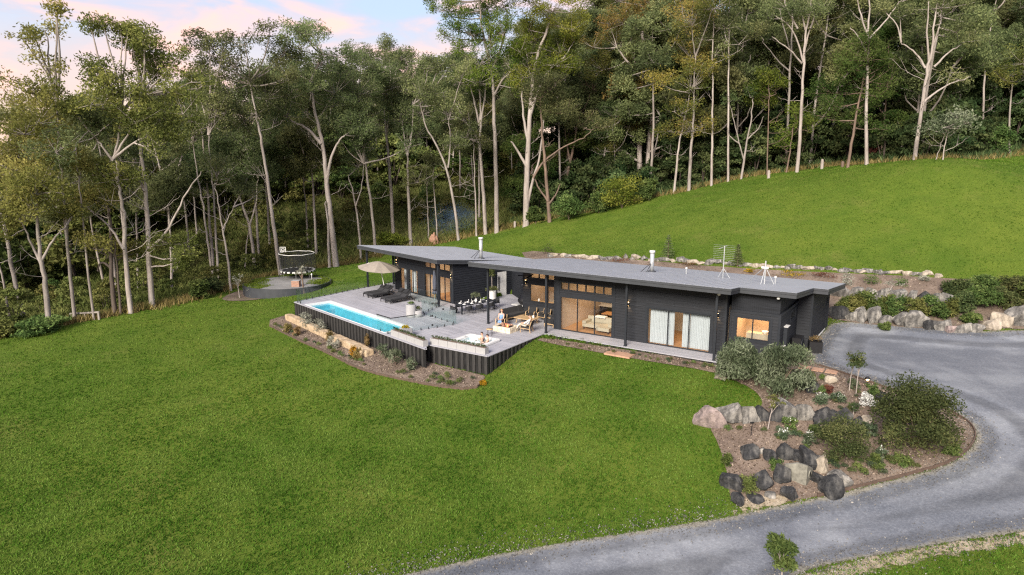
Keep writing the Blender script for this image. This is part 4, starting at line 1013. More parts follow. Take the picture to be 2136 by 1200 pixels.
# ------------------------------------------------------------------ glass pool fences
def fence(name, pts, label, width=1.35, h=1.18, group=None):
    root = thing(name, label, 'glass fence', pts[0])
    o = np.array(pts[0]); pts = [np.array(p) - o for p in pts]
    for a, b in zip(pts[:-1], pts[1:]):
        ln = np.linalg.norm(b - a); n = max(1, round(ln / width)); d = (b - a) / ln; nr = np.array([-d[1], d[0], 0])
        for i in range(n):
            p = a + d * (ln * i / n + .02); q = a + d * (ln * (i + 1) / n - .02)
            z0, z1 = .06, h
            c = [p - nr * .006, q - nr * .006, q + nr * .006, p + nr * .006]
            V = [tuple(x + np.array([0, 0, z0])) for x in c] + [tuple(x + np.array([0, 0, z1])) for x in c]
            m = MB(); m.add(V, [(0, 1, 5, 4), (2, 3, 7, 6)], 0); m.add(V, [(1, 2, 6, 5), (3, 0, 4, 7), (4, 5, 6, 7)], 1)
            m.build('glass_panel', [M['fglass'], M['fedge']], root)
            for t in (.22, .78):
                s = p + (q - p) * t
                g = MB(); g.box(s[0] - .03, s[0] + .03, s[1] - .03, s[1] + .03, 0, .17); g.lathe([(.06, 0), (.06, .015)], 10, tuple(s)); g.build('spigot', M['black'], root)
    return root
fence('glass_fence', [L.w(-9.8, -9.7), L.w(-11.75, -1.7), L.w(-12.5, 3.2)], 'frameless glass fence along the left edge of the deck by the lawn')
fence('glass_fence', [L.w(-9.7, -9.78), L.w(-8.7, -9.78)], 'single glass panel at the front left corner of the pool', 1.1)
Fp = [at(u, v) for u, v in ((787, 689), (816, 698.5), (952, 677.5))]
f2 = fence('glass_fence', Fp, 'glass fence with black top rail across the near end of the pool')
mb = MB(); o = np.array(Fp[0])
for a, b in ((0, 1),): mb.bar(Fp[a] - o + np.array([0, 0, 1.2]), Fp[b] - o + np.array([0, 0, 1.2]), .05)
q = Fp[1] + (Fp[2] - Fp[1]) * .38; mb.bar(Fp[1] - o + np.array([0, 0, 1.2]), q - o + np.array([0, 0, 1.2]), .05); mb.build('top_rail', M['black'], f2)
q = Fp[1] + (Fp[2] - Fp[1]) * .62 - o
for z in (.25, .95): MB().box(q[0] - .06, q[0] + .06, q[1] - .06, q[1] + .06, z - .06, z + .06).build('gate_latch', M['black'], f2)
f3 = fence('glass_fence', [at(952, 677), at(880, 655.5), at(914, 640)], 'glass fence between the pool deck and the outdoor dining table')
q = at(925, 669) - at(952, 677)
for z in (.9,): MB().box(q[0] - .06, q[0] + .06, q[1] - .06, q[1] + .06, z - .06, z + .06).build('gate_latch', M['black'], f3)
fence('glass_fence', [L.w(.0, -1.7), L.w(-4.6, -1.75)], 'glass fence in front of the far wing doors behind the loungers')

# ------------------------------------------------------------------ spa with two bathers
t = put('spa_tub', 'white spa tub sunk in the deck with bubbling water and two bathers', 'spa tub', R, (SPA[0] + SPA[1]) / 2, (SPA[2] + SPA[3]) / 2)
hw, hd = (SPA[1] - SPA[0]) / 2 + .03, (SPA[3] - SPA[2]) / 2 + .03
def rrect(w, d, r, n=5):
    p = []
    for cx_, cy_, a0 in ((w - r, d - r, 0), (-w + r, d - r, PI / 2), (-w + r, -d + r, PI), (w - r, -d + r, 1.5 * PI)):
        p += [(cx_ + r * math.cos(a0 + PI / 2 * i / n), cy_ + r * math.sin(a0 + PI / 2 * i / n)) for i in range(n + 1)]
    return p
def rings(spec, cap_top=False):
    mb = MB(); o = []
    for w, d, r, z in spec:
        p = rrect(w, d, r); o.append(len(mb.v)); mb.v += [(x, y, z) for x, y in p]; mb.t += [.5] * len(p)
    n = len(rrect(1, 1, .1))
    for a, b in zip(o[:-1], o[1:]): mb.f += [(a + i, a + (i + 1) % n, b + (i + 1) % n, b + i) for i in range(n)]
    mb.mi = [0] * len(mb.f)
    return mb, o[-1], n
mb, last, n = rings([(hw, hd, .18, .02), (hw, hd, .18, .14), (hw - .02, hd - .02, .17, .17), (hw - .2, hd - .2, .22, .175), (hw - .27, hd - .27, .25, .12), (hw - .33, hd - .33, .28, -.25), (hw - .6, hd - .6, .2, -.28), (hw - .65, hd - .65, .18, -.8)])
mb.f.append(tuple(range(last + n - 1, last - 1, -1))); mb.mi.append(0); mb.build('shell', M['spa'], t)
mb, last, n = rings([(hw - .01, hd - .01, .17, -.3), (hw - .01, hd - .01, .17, .03)]); mb.build('skirt', M['black'], t)
mb = MB(); gxs = np.linspace(-hw + .3, hw - .3, 22); gys = np.linspace(-hd + .3, hd - .3, 18)
V = [(x, y, .03 + rng.normal(0, .008)) for y in gys for x in gxs]; mb.add(V, [(j * 22 + i, j * 22 + i + 1, (j + 1) * 22 + i + 1, (j + 1) * 22 + i) for j in range(17) for i in range(21)]); mb.build('water', M['spawater'], t, True)
mb = MB()
for _ in range(170):
    x, y = rng.normal(-.1, .42), rng.normal(-.1, .32); r = rng.uniform(.012, .035)
    if abs(x) < hw - .4 and abs(y) < hd - .4: mb.lathe([(r, 0), (r * .8, r * .5), (r * .2, r * .8)], 6, (x, y, .035))
mb.build('foam', M['white'], t, True, kind='stuff')
for x, y in ((-hw + .25, .3), (hw - .25, -.3), (.3, hd - .25), (-.3, -hd + .25)): MB().lathe([(.06, .172), (.05, .195), (.02, .2)], 10, (x, y, 0)).build('control_knob', M['pot'], t)

def skinned(name, V, E, rad, m, parent, sub=1):
    me = bpy.data.meshes.new(name); me.from_pydata([tuple(map(float, v)) for v in V], E, []); me.materials.append(m)
    o = link(name, me, None, parent)
    md = o.modifiers.new('skin', 'SKIN'); md.use_smooth_shade = True
    if not me.skin_vertices: me.attributes  # the modifier adds the layer
    sv = me.skin_vertices[0].data
    for i, r in enumerate(rad): sv[i].radius = (r if isinstance(r, tuple) else (r, r))
    sv[0].use_root = True
    s = o.modifiers.new('smooth', 'SUBSURF'); s.levels = sub; s.render_levels = sub
    return o
def person(label, loc, rz, J, hair, clothes, long_hair=False, legs=True):
    """J: joint name -> (x, y, z), the figure faces -Y."""
    t = thing('person', label, 'person', loc, rz)
    V, Ed, Rd, ix = [], [], [], {}
    def v(n, p, r): ix[n] = len(V); V.append(p); Rd.append(r); return ix[n]
    def mid(a, b, f): return tuple(np.array(a) + (np.array(b) - np.array(a)) * f)
    v('pelvis', J['pelvis'], (.15, .11)); v('waist', mid(J['pelvis'], J['chest'], .5), (.125, .095)); v('chest', J['chest'], (.155, .11)); v('neck', J['neck'], .055)
    Ed += [(0, 1), (1, 2), (2, 3)]
    hd = np.array(J['head']); nk = np.array(J['neck']); up = (hd - nk) / np.linalg.norm(hd - nk)
    v('jaw', tuple(nk + up * .08), (.062, .07)); v('head', tuple(nk + up * .17), (.077, .093)); v('crown', tuple(nk + up * .255), (.058, .072)); Ed += [(3, 4), (4, 5), (5, 6)]
    for s in 'LR':
        a = v('sh' + s, J['sh' + s], .058); b = v('el' + s, J['el' + s], .042); c = v('wr' + s, J['wr' + s], .03)
        Ed += [(2, a), (a, b), (b, c)]
        w = np.array(J['wr' + s]); dr_ = w - np.array(J['el' + s]); dr_ = dr_ / np.linalg.norm(dr_)
        sd = np.cross(dr_, (0, 0, 1)); sd = sd / (np.linalg.norm(sd) + 1e-6)
        palm = v('pa' + s, tuple(w + dr_ * .07), (.036, .018)); Ed.append((c, palm))
        for k in range(4):
            r0 = w + dr_ * .1 + sd * (k - 1.5) * .021; ln = (.075, .085, .08, .06)[k]
            f1 = v('f', tuple(r0), .0095); f2_ = v('f', tuple(r0 + dr_ * ln * .6 - np.array([0, 0, .012])), .0088); f3_ = v('f', tuple(r0 + dr_ * ln - np.array([0, 0, .035])), .008)
            Ed += [(palm, f1), (f1, f2_), (f2_, f3_)]
        t1 = v('t', tuple(w + dr_ * .05 - sd * .045), .011); t2 = v('t', tuple(w + dr_ * .1 - sd * .06), .009); Ed += [(palm, t1), (t1, t2)]
        if legs:
            h = v('hip' + s, J['hip' + s], .085); kn = v('kn' + s, J['kn' + s], .058); an = v('an' + s, J['an' + s], .036); to = v('to' + s, J['to' + s], (.038, .024))
            cf = v('cf' + s, mid(J['kn' + s], J['an' + s], .35), .05); Ed += [(0, h), (h, kn), (kn, cf), (cf, an), (an, to)]
    skinned('body', V, Ed, Rd, M['skin'], t)
    # face and hair
    fwd = np.array(J.get('face', (0, -1, 0)), float); fwd /= np.linalg.norm(fwd); sx_ = np.cross(fwd, up)
    hc = nk + up * .17
    e = MB()
    for k in (-1, 1): e.lathe([(.002, -.008), (.009, 0), (.002, .008)], 8, tuple(hc + fwd * .088 + sx_ * k * .032 + up * .01))
    e.build('eyes', M['haird'], t)
    ns = MB(); a = hc + fwd * .085 + up * .005; b = hc + fwd * .108 - up * .035; ns.tube([a, b, hc + fwd * .085 - up * .045], [.008, .014, .006], 6); ns.build('nose', M['skin'], t, True)
    mo = MB(); mo.bar(tuple(hc + fwd * .088 - up * .066 - sx_ * .022), tuple(hc + fwd * .088 - up * .066 + sx_ * .022), .008); mo.build('mouth', M['brick'], t)
    for k in (-1, 1): MB().lathe([(.006, -.03), (.016, -.01), (.018, .012), (.006, .03)], 8, tuple(hc + sx_ * k * .08)).build('ear', M['skin'], t, True)
    n = 14; hm = MB()
    for i in range(7):
        el = -.15 + i * (PI / 2 + .15) / 6
        for j in range(n):
            a_ = 2 * PI * j / n; c_ = math.cos(a_); lift = max(0, c_) * .62 * max(0, 1 - i / 4)
            ee = el + lift
            p = hc + up * .028 + (fwd * c_ * .103 + sx_ * math.sin(a_) * .09) * math.cos(ee) + up * math.sin(ee) * .1
            hm.v.append(tuple(p)); hm.t.append(.5)
    hm.f = [(i * n + j, i * n + (j + 1) % n, (i + 1) * n + (j + 1) % n, (i + 1) * n + j) for i in range(6) for j in range(n)]; hm.mi = [0] * len(hm.f)
    hair_o = hm.build('hair', hair, t, True)
    if long_hair: skinned('hair_length', [hc - fwd * .06 + up * .04, hc - fwd * .095 - up * .06, nk - fwd * .09 - up * .1, nk - fwd * .06 - up * .2], [(0, 1), (1, 2), (2, 3)], [(.075, .05), (.075, .04), (.07, .035), (.03, .02)], hair, t)
    for nm, m_, chain, rad in clothes:
        pts = []; ed = []; rr = []
        idx = {}
        for ch in chain:
            for q, w_ in zip(ch, ch[1:]):
                for k in (q, w_):
                    if k not in idx: idx[k] = len(pts); pts.append(J[k] if k in J else V[ix[k]]); rr.append(rad.get(k, .07))
                ed.append((idx[q], idx[w_]))
        skinned(nm, pts, ed, rr, m_, t)
    return t
# sitting pose, seat height .43
def seated(lean=.12, knee_out=.1, feet=.12, arm=((.2, -.12, .62), (.12, -.3, .62), (-.2, -.12, .62), (-.12, -.3, .62))):
    J = dict(pelvis=(0, 0, .5), chest=(0, lean, .85), neck=(0, lean * 1.15, 1.03), head=(0, lean * .9, 1.2), shL=(.18, lean, .93), shR=(-.18, lean, .93), elL=arm[0], wrL=arm[1], elR=arm[2], wrR=arm[3],
             hipL=(.1, -.05, .49), hipR=(-.1, -.05, .49), knL=(knee_out, -.46, .5), knR=(-knee_out, -.46, .5), anL=(knee_out, -.5, .09), anR=(-knee_out, -.5, .09), toL=(knee_out, -.65, .035), toR=(-knee_out, -.65, .035))
    return J
WX, WY = 1.32, -.05
J = seated(.16, .07)
J['hemL'] = (.09, -.48, .33); J['hemR'] = (-.09, -.48, .33)
person('blond woman in a blue denim dress seated in a timber armchair by the fire pit', R.w(WX, WY), R.rz + .35, J, M['hairb'],
       [('dress', M['blue'], [('chest', 'waist', 'pelvis', 'knL', 'hemL'), ('pelvis', 'knR', 'hemR'), ('chest', 'shL'), ('chest', 'shR')], {'chest': (.185, .135), 'waist': (.15, .12), 'pelvis': (.2, .15), 'knL': .1, 'knR': .1, 'hemL': .12, 'hemR': .12, 'shL': .075, 'shR': .075})], True)
J = seated(.3, .1); J['anL'] = (.14, -.78, .09); J['toL'] = (.16, -.93, .05); J['anR'] = (-.02, -.72, .09); J['toR'] = (-.02, -.88, .04); J['knL'] = (.12, -.5, .55); J['head'] = (0, .22, 1.19)
person('dark haired man in white shirt and cream trousers lounging by the fire pit', R.w(3.72, -.35), R.rz - 1.35, J, M['haird'],
       [('shirt', M['shirt'], [('pelvis', 'waist', 'chest', 'shL', 'elL'), ('chest', 'shR', 'elR')], {'pelvis': (.17, .13), 'chest': (.185, .14), 'waist': (.155, .125), 'shL': .08, 'shR': .08, 'elL': .06, 'elR': .06}),
        ('trousers', M['cream'], [('pelvis', 'hipL', 'knL', 'anL'), ('pelvis', 'hipR', 'knR', 'anR')], {'pelvis': (.165, .125), 'hipL': .1, 'hipR': .1, 'knL': .075, 'knR': .075, 'anL': .058, 'anR': .058})])
def bather(label, x, y, rz, hair, lh, cl, armz=.1):
    J = dict(pelvis=(0, 0, -.28), chest=(0, .05, .12), neck=(0, .05, .31), head=(0, .02, .48), shL=(.19, .05, .2), shR=(-.19, .05, .2), elL=(.27, -.12, .0), wrL=(.14, -.3, armz), elR=(-.27, -.08, -.02), wrR=(-.2, -.32, -.02),
             hipL=(.1, -.05, -.3), hipR=(-.1, -.05, -.3), knL=(.1, -.48, -.25), knR=(-.1, -.48, -.25), anL=(.1, -.55, -.62), anR=(-.1, -.55, -.62), toL=(.1, -.68, -.68), toR=(-.1, -.68, -.68))
    person(label, R.w(x, y), R.rz + rz, J, hair, cl, lh)
bather('woman with tied brown hair in dark swimwear sitting in the spa', 2.45, -4.05, -.5, M['haird'], False, [('swimsuit', M['swim'], [('pelvis', 'waist', 'chest')], {'pelvis': (.165, .125), 'waist': (.14, .11), 'chest': (.155, .122)})], .2)
bather('bare shouldered dark haired man sitting in the spa', 3.1, -4.3, -.95, M['haird'], False, [('swim_shorts', M['swim'], [('pelvis', 'hipL', 'knL'), ('pelvis', 'hipR', 'knR')], {'pelvis': (.165, .125), 'hipL': .1, 'hipR': .1, 'knL': .07, 'knR': .07})], .02)
t = put('bottle', 'dark bottle held up between the two bathers in the spa', 'bottle', R, 2.83, -4.42, .12); MB().lathe([(.035, 0), (.035, .16), (.012, .21), (.012, .3)], 10).build('glass_body', M['black'], t, True)

# ------------------------------------------------------------------ fire pit and lounge
t = put('fire_pit', 'low cream stone fire pit with dark bowl of glowing logs', 'fire pit', R, 2.35, -.95)
k = 0
for z0, z1 in ((0, .2), (.2, .4)):
    for side in range(4):
        w, d = 1.5, 1.1
        x = -w / 2
        n = 4 if side % 2 == 0 else 3
        for i in range(n):
            ln = (w if side % 2 == 0 else d - .32) / n
            m = MB(); j = rng.uniform(-.012, .02)
            if side == 0: m.box(-w / 2 + i * ln, -w / 2 + (i + 1) * ln - .01, -d / 2 - j, -d / 2 + .16, z0, z1 - .008)
            elif side == 2: m.box(-w / 2 + i * ln, -w / 2 + (i + 1) * ln - .01, d / 2 - .16, d / 2 + j, z0, z1 - .008)
            elif side == 1: m.box(w / 2 - .16, w / 2 + j, -d / 2 + .16 + i * ln, -d / 2 + .16 + (i + 1) * ln - .01, z0, z1 - .008)
            else: m.box(-w / 2 - j, -w / 2 + .16, -d / 2 + .16 + i * ln, -d / 2 + .16 + (i + 1) * ln - .01, z0, z1 - .008)
            m.build('stone', M['stone'], t)
MB().box(-.6, .6, -.4, .4, .05, .34).build('bowl', M['black'], t)
for i in range(9):
    a = i * 2.4; c = np.array([rng.uniform(-.3, .3), rng.uniform(-.2, .2), .42 + .03 * (i % 3)])
    d = np.array([math.cos(a), math.sin(a), rng.uniform(-.1, .3)]) * .22
    MB().tube([c - d, c + d], .06, 8).build('log', M['brick'], t, True)
mb = MB()
for i in range(6): mb.lathe([(.06, 0), (.05, .08), (.01, .17)], 7, (rng.uniform(-.25, .25), rng.uniform(-.15, .15), .36))
mb.build('embers', emis('glowing_embers', (1, .22, .06), 1.2), t)
def armchair(label, x, y, rz, frame=R):
    t = put('armchair', label, 'armchair', frame, x, y, 0, rz, 'timber armchairs of the outdoor lounge')
    for s in (-1, 1):
        MB().tube([(s * .34, -.32, 0), (s * .34, -.34, .58), (s * .34, -.25, .64), (s * .34, .38, .6)], .028, 8).build('arm', M['wood'], t, True)
        MB().tube([(s * .33, .42, 0), (s * .33, .36, .4), (s * .32, .5, .86)], .028, 8).build('rear_leg', M['wood'], t, True)
    MB().bar((-.33, -.3, .33), (.33, -.3, .33), .04).bar((-.33, .38, .28), (.33, .38, .28), .04).bar((-.33, -.3, .33), (-.33, .38, .28), .04).bar((.33, -.3, .33), (.33, .38, .28), .04).build('seat_frame', M['wood'], t)
    MB().box(-.3, .3, -.32, .34, .34, .44).build('seat', M['darkfab'], t)
    m = MB(); m.add([(-.3, .3, .42), (.3, .3, .42), (.3, .4, .42), (-.3, .4, .42), (-.3, .46, .86), (.3, .46, .86), (.3, .55, .84), (-.3, .55, .84)], [(3, 2, 1, 0), (4, 5, 6, 7), (0, 1, 5, 4), (1, 2, 6, 5), (2, 3, 7, 6), (3, 0, 4, 7)]); m.build('backrest', M['darkfab'], t)
    return t
armchair('timber armchair with dark cushions that the blond woman sits in', WX, WY, .35)
armchair('timber armchair with dark cushions that the man in white sits in', 3.72, -.35, -1.35)
armchair('empty timber armchair behind the coffee table, nearer the fireplace', 1.9, 3.2, .25)
armchair('empty timber armchair behind the coffee table, under the kitchen window', 3.0, 3.3, -.1)
def sofa(label, x, y, rz, w):
    t = put('outdoor_sofa', label, 'outdoor sofa', R, x, y, 0, rz)
    MB().box(-w / 2, w / 2, -.4, .42, .2, .26).build('base_frame', M['wood'], t)
    for a in (-1, 1):
        for b in (-.36, .38): MB().box(a * (w / 2 - .05) - .03, a * (w / 2 - .05) + .03, b - .03, b + .03, 0, .2).build('leg', M['wood'], t)
    n = 2 if w < 2.2 else 3
    for i in range(n):
        a, b = -w / 2 + w * i / n + .02, -w / 2 + w * (i + 1) / n - .02
        MB().box(a, b, -.4, .26, .26, .44).build('seat_cushion', M['cushion'], t)
        m = MB(); m.add([(a, .18, .44), (b, .18, .44), (b, .4, .44), (a, .4, .44), (a, .3, .82), (b, .3, .82), (b, .44, .82), (a, .44, .82)], [(3, 2, 1, 0), (4, 5, 6, 7), (0, 1, 5, 4), (1, 2, 6, 5), (2, 3, 7, 6), (3, 0, 4, 7)]); m.build('back_cushion', M['cushion'], t)
    MB().box(-w / 2, -w / 2 + .1, -.42, .42, .26, .62).build('armrest', M['darkfab'], t); MB().box(w / 2 - .1, w / 2, -.42, .42, .26, .62).build('armrest', M['darkfab'], t)
    m = MB(); m.add([(w / 2 - .6, .05, .46), (w / 2 - .15, .0, .46), (w / 2 - .15, .1, .46), (w / 2 - .6, .15, .46), (w / 2 - .6, .2, .8), (w / 2 - .15, .15, .8), (w / 2 - .15, .24, .8), (w / 2 - .6, .28, .8)], [(3, 2, 1, 0), (4, 5, 6, 7), (0, 1, 5, 4), (1, 2, 6, 5), (2, 3, 7, 6), (3, 0, 4, 7)]); m.build('throw_cushion', M['darkfab'], t)
    return t
sofa('long charcoal outdoor sofa in front of the suspended fireplace', .62, 2.75, PI / 2 - .15, 2.5)
sofa('charcoal outdoor sofa against the kitchen wall', 3.0, 4.0 - .15, 0, 2.1)
sofa('charcoal outdoor sofa against the blade wall beside the living room doors', 4.35, 2.75, -PI / 2, 2.0)
t = put('coffee_table', 'pale timber coffee table amid the outdoor sofas', 'coffee table', R, 2.35, 1.85, 0, 0)
MB().box(-.85, .85, -.5, .5, .4, .45).build('tabletop', M['wood'], t)
for a in (-.72, .72):
    for b in (-.38, .38): MB().tube([(a, b, 0), (a * .9, b * .9, .4)], .032, 8).build('leg', M['wood'], t, True)
for k, (x, y, m, lb) in enumerate(((2.7, 1.75, 'black', 'black jug on the timber coffee table'), (2.9, 1.95, 'ceram', 'white cup on the timber coffee table'))):
    mb = MB(); mb.lathe([(.06, 0), (.08, .08), (.06, .2), (.05, .22)], 12, tuple(R.w(x, y, .452))); tag(mb.build(('jug', 'cup')[k], M[m], None, True), lb, ('jug', 'cup')[k])
t = put('side_stool', 'small timber stool beside the spa and fire pit', 'stool', R, 2.05, -2.55, 0, .4)
MB().lathe([(.24, .4), (.25, .43), (.24, .45)], 16).build('seat', M['wood'], t, True)
for a in range(4): MB().tube([(.24 * math.cos(a * 1.57 + .78), .24 * math.sin(a * 1.57 + .78), 0), (.16 * math.cos(a * 1.57 + .78), .16 * math.sin(a * 1.57 + .78), .4)], .014, 6).build('leg', M['black'], t)
t = put('fireplace', 'black kettle shaped suspended fireplace with tall flue on a pale hearth', 'fireplace', R, .0, 5.3)
MB().lathe([(.2, .62), (.52, .68), (.62, .85), (.6, 1.0), (.4, 1.3), (.2, 1.48), (.13, 1.55), (.13, 2.1)], 24).build('firebox', M['black'], t, True)
MB().lathe([(.13, 2.1), (.13, RB(5.3) + .1)], 14).build('flue', M['black'], t, True); MB().lathe([(.3, 2.2), (.3, 2.24)], 16).build('collar', M['potl'], t)
MB().box(-1.0, .4, -.55, .55, .5, .58).build('hearth_slab', M['potl'], t); MB().box(-.75, .4, -.45, .45, 0, .5).build('plinth', M['black'], t)

# ------------------------------------------------------------------ outdoor dining table
dl = Frame(L.w(3.45, -.35), -48.2 + 90 - 4)      # X along the table
t = thing('dining_table', 'long dark outdoor dining table laid with white plates and glasses', 'dining table', dl.o, dl.rz)
MB().box(-1.75, 1.75, -.5, .5, .7, .75).build('tabletop', M['trim'], t)
for a in (-1.6, 1.6):
    for b in (-.4, .4): MB().box(a - .05, a + .05, b - .05, b + .05, 0, .7).build('leg', M['trim'], t)
first = None
def dining_chair(x, y, rz, label):
    global first
    p = dl.w(x, y)
    if first is None:
        t = thing('dining_chair', label, 'dining chair', p, dl.rz + rz, 'dark dining chairs round the table')
        MB().box(-.24, .24, -.24, .24, .42, .48).build('seat', M['cushion'], t)
        m = MB(); n = 9
        for i in range(n + 1):
            a = PI * (-.08 + 1.16 * i / n); c, s = math.cos(a), math.sin(a)
            for r, z in ((.27, .46), (.30, .8 - .12 * abs(c)), (.26, .8 - .12 * abs(c)), (.235, .46)): m.v.append((r * c, .02 + r * s, z)); m.t.append(.5)
        m.f = [(4 * i + k_, 4 * i + (k_ + 1) % 4, 4 * i + 4 + (k_ + 1) % 4, 4 * i + 4 + k_) for i in range(n) for k_ in range(4)]; m.mi = [0] * len(m.f)
        m.build('backrest', M['darkfab'], t)
        for a in (-.22, .22):
            for b in (-.22, .22): MB().tube([(a * 1.1, b * 1.1, 0), (a, b, .43)], .014, 6).build('leg', M['black'], t)
        first = t; return
    c = first.copy(); COL.objects.link(c); c.location = tuple(p); c.rotation_euler = (0, 0, dl.rz + rz); c['label'] = label
    for ch in list(first.children):
        d = ch.copy(); COL.objects.link(d); d.parent = c
for i, x in enumerate((-1.15, -.1, .95)):
    dining_chair(x, -.72, PI, ('dining chair on the pool side of the table, nearest the fence', 'dining chair on the pool side, in the middle of the table', 'dining chair on the pool side, nearest the post')[i])
    dining_chair(x, .72, 0, ('dining chair on the wall side of the table, nearest the far wing corner', 'dining chair on the wall side, behind the blue plant', 'dining chair on the wall side, nearest the potted olive')[i])
dining_chair(-2.1, 0, PI / 2, 'dining chair at the glass fence end of the table')
dining_chair(2.1, 0, -PI / 2, 'dining chair at the fireplace end of the table')
plate0 = None
for i, x in enumerate((-1.3, -.55, .25, 1.0)):
    for s in (-1, 1):
        p = dl.w(x, s * .3, .752); lb = ('white plate on the %s side of the dining table, %s' % (('pool', 'wall')[s > 0], ('by the fence', 'second from the fence', 'second from the post', 'by the post')[i]))
        t = thing('place_setting', lb, 'place setting', p, dl.rz, 'place settings on the dining table')
        if plate0 is None:
            plate0 = [MB().lathe([(.09, 0), (.15, .015), (.14, .02), (.08, .012)], 16).build('plate', M['ceram'], t, True), MB().box(-.05, .05, -.09, .09, .02, .05).add([(-.05, -.06, .05), (.05, -.06, .05), (.05, .06, .05), (-.05, .06, .05), (0, 0, .11)], [(0, 1, 4), (1, 2, 4), (2, 3, 4), (3, 0, 4)]).build('napkin', M['shirt'], t)]
            plate0.append(MB().lathe([(.03, 0), (.006, .008), (.006, .08), (.035, .12), (.03, .19)], 10, (.16, .1, 0)).build('wine_glass', M['ceram'], t, True))
        else:
            for q in plate0: c = q.copy(); COL.objects.link(c); c.parent = t
for k, x in enumerate((-.35, .55)):
    mb = MB(); mb.lathe([(.02, 0), (.012, .03), (.01, .3)], 8, tuple(dl.w(x, .02, .752))); tag(mb.build('candle', M['ceram'], None), ('white candle beside the blue plant on the dining table, fence side', 'white candle beside the blue plant on the dining table, fireplace side')[k], 'candle', 'candles on the dining table')
def vase_plant(p, label, name, cat, potprof, potm, clumps, size, lm, stems=(), n=14, box=None):
    t = thing(name, label, cat, p)
    if box: MB().box(*box).build('pot', potm, t)
    elif potprof: MB().lathe(potprof, n).build('pot', potm, t, False)
    V, Fc, T = leaves(clumps, size, .1)
    link('foliage', npmesh('foliage', V, Fc, T), lm, t)
    for pts, r in stems: MB().tube(pts, r, 6).build('stem', M['b_grey'], t, True)
    return t
vase_plant(dl.w(.05, 0, .752), 'spiky blue green leaf arrangement in a white vase on the dining table', 'vase', 'vase', [(.07, 0), (.11, .1), (.07, .25), (.08, .27)], M['ceram'], [((0, 0, .55), (.42, .42, .32), 170, .6)], (.3, .05), M['l_silver'], [([(0, 0, .2), (0, 0, .5)], .02)])
RIB = [(.36, 0), (.38, .1), (.4, .78), (.36, .8)]
vase_plant(at(1026, 625), 'olive standard tree over trailing grass in a pale ribbed pot by the post', 'potted_tree', 'potted tree', RIB, M['potl'], [((0, 0, 2.3), (.32, .32, .75), 420, .5), ((0, 0, .95), (.6, .6, .28), 260, .75)], (.18, .06), M['l_brown'], [([(0, 0, .7), (.02, 0, 1.3), (0, 0, 2.4)], .035)], 20)
vase_plant(at(858, 661), 'tall ribbed concrete pot with a small succulent on the pool deck', 'plant_pot', 'plant pot', [(.38, 0), (.42, .1), (.42, 1.0), (.36, 1.02), (.34, .95)], M['pot'], [((0, 0, 1.1), (.3, .3, .2), 110, .75)], (.16, .05), M['l_mid'], (), 22)
vase_plant(at(872, 660.5), 'squat concrete pot with a yellow green bush on the pool deck', 'plant_pot', 'plant pot', [(.3, 0), (.38, .15), (.36, .45), (.3, .5)], M['pot'], [((0, 0, .65), (.32, .32, .24), 150, .7)], (.16, .05), M['l_brown'], (), 22)
t = vase_plant(at(846.5, 701.5), 'square ribbed concrete planter with orange flowers at the pool corner', 'plant_pot', 'plant pot', None, M['pot'], [((0, 0, .66), (.3, .3, .14), 130, .5)], (.13, .06), M['l_yellow'], (), 4, (-.33, .33, -.33, .33, 0, .6)); t.rotation_euler = (0, 0, L.rz)
def trough(a, b, n, label):
    a, b = np.array(a), np.array(b); d = b - a; ln = np.linalg.norm(d); t = thing('planter_trough', label, 'planter', a, math.atan2(d[1], d[0]))
    for i in range(n):
        x0, x1 = ln * i / n, ln * (i + 1) / n - .02
        bx = MB(); bx.box(x0, x1, -.2, .2, 0, .42); bx = bx.build('trough', M['pot'], t)
        MB().box(x0 + .03, x1 - .03, -.17, .17, .42, .425).build('soil', M['mulch'], bx)
    cl = [((x + rng.uniform(-.05, .05), 0, .5), (.13, .1, .1 + .1 * rng.random()), 40, rng.uniform(.2, .8)) for x in np.arange(.12, ln, .24)]
    V, Fc, T = leaves(cl, (.12, .035), -.3); link('foliage', npmesh('foliage', V, Fc, T), M['l_brown'], t)
trough(L.w(5.6, -9.55), L.w(9.7, -9.6), 4, 'grey concrete trough planter on the deck edge beside the pool end')
trough(R.w(.15, -6.6), R.w(4.75, -6.6), 6, 'long grey concrete trough planter on the deck edge in front of the spa')

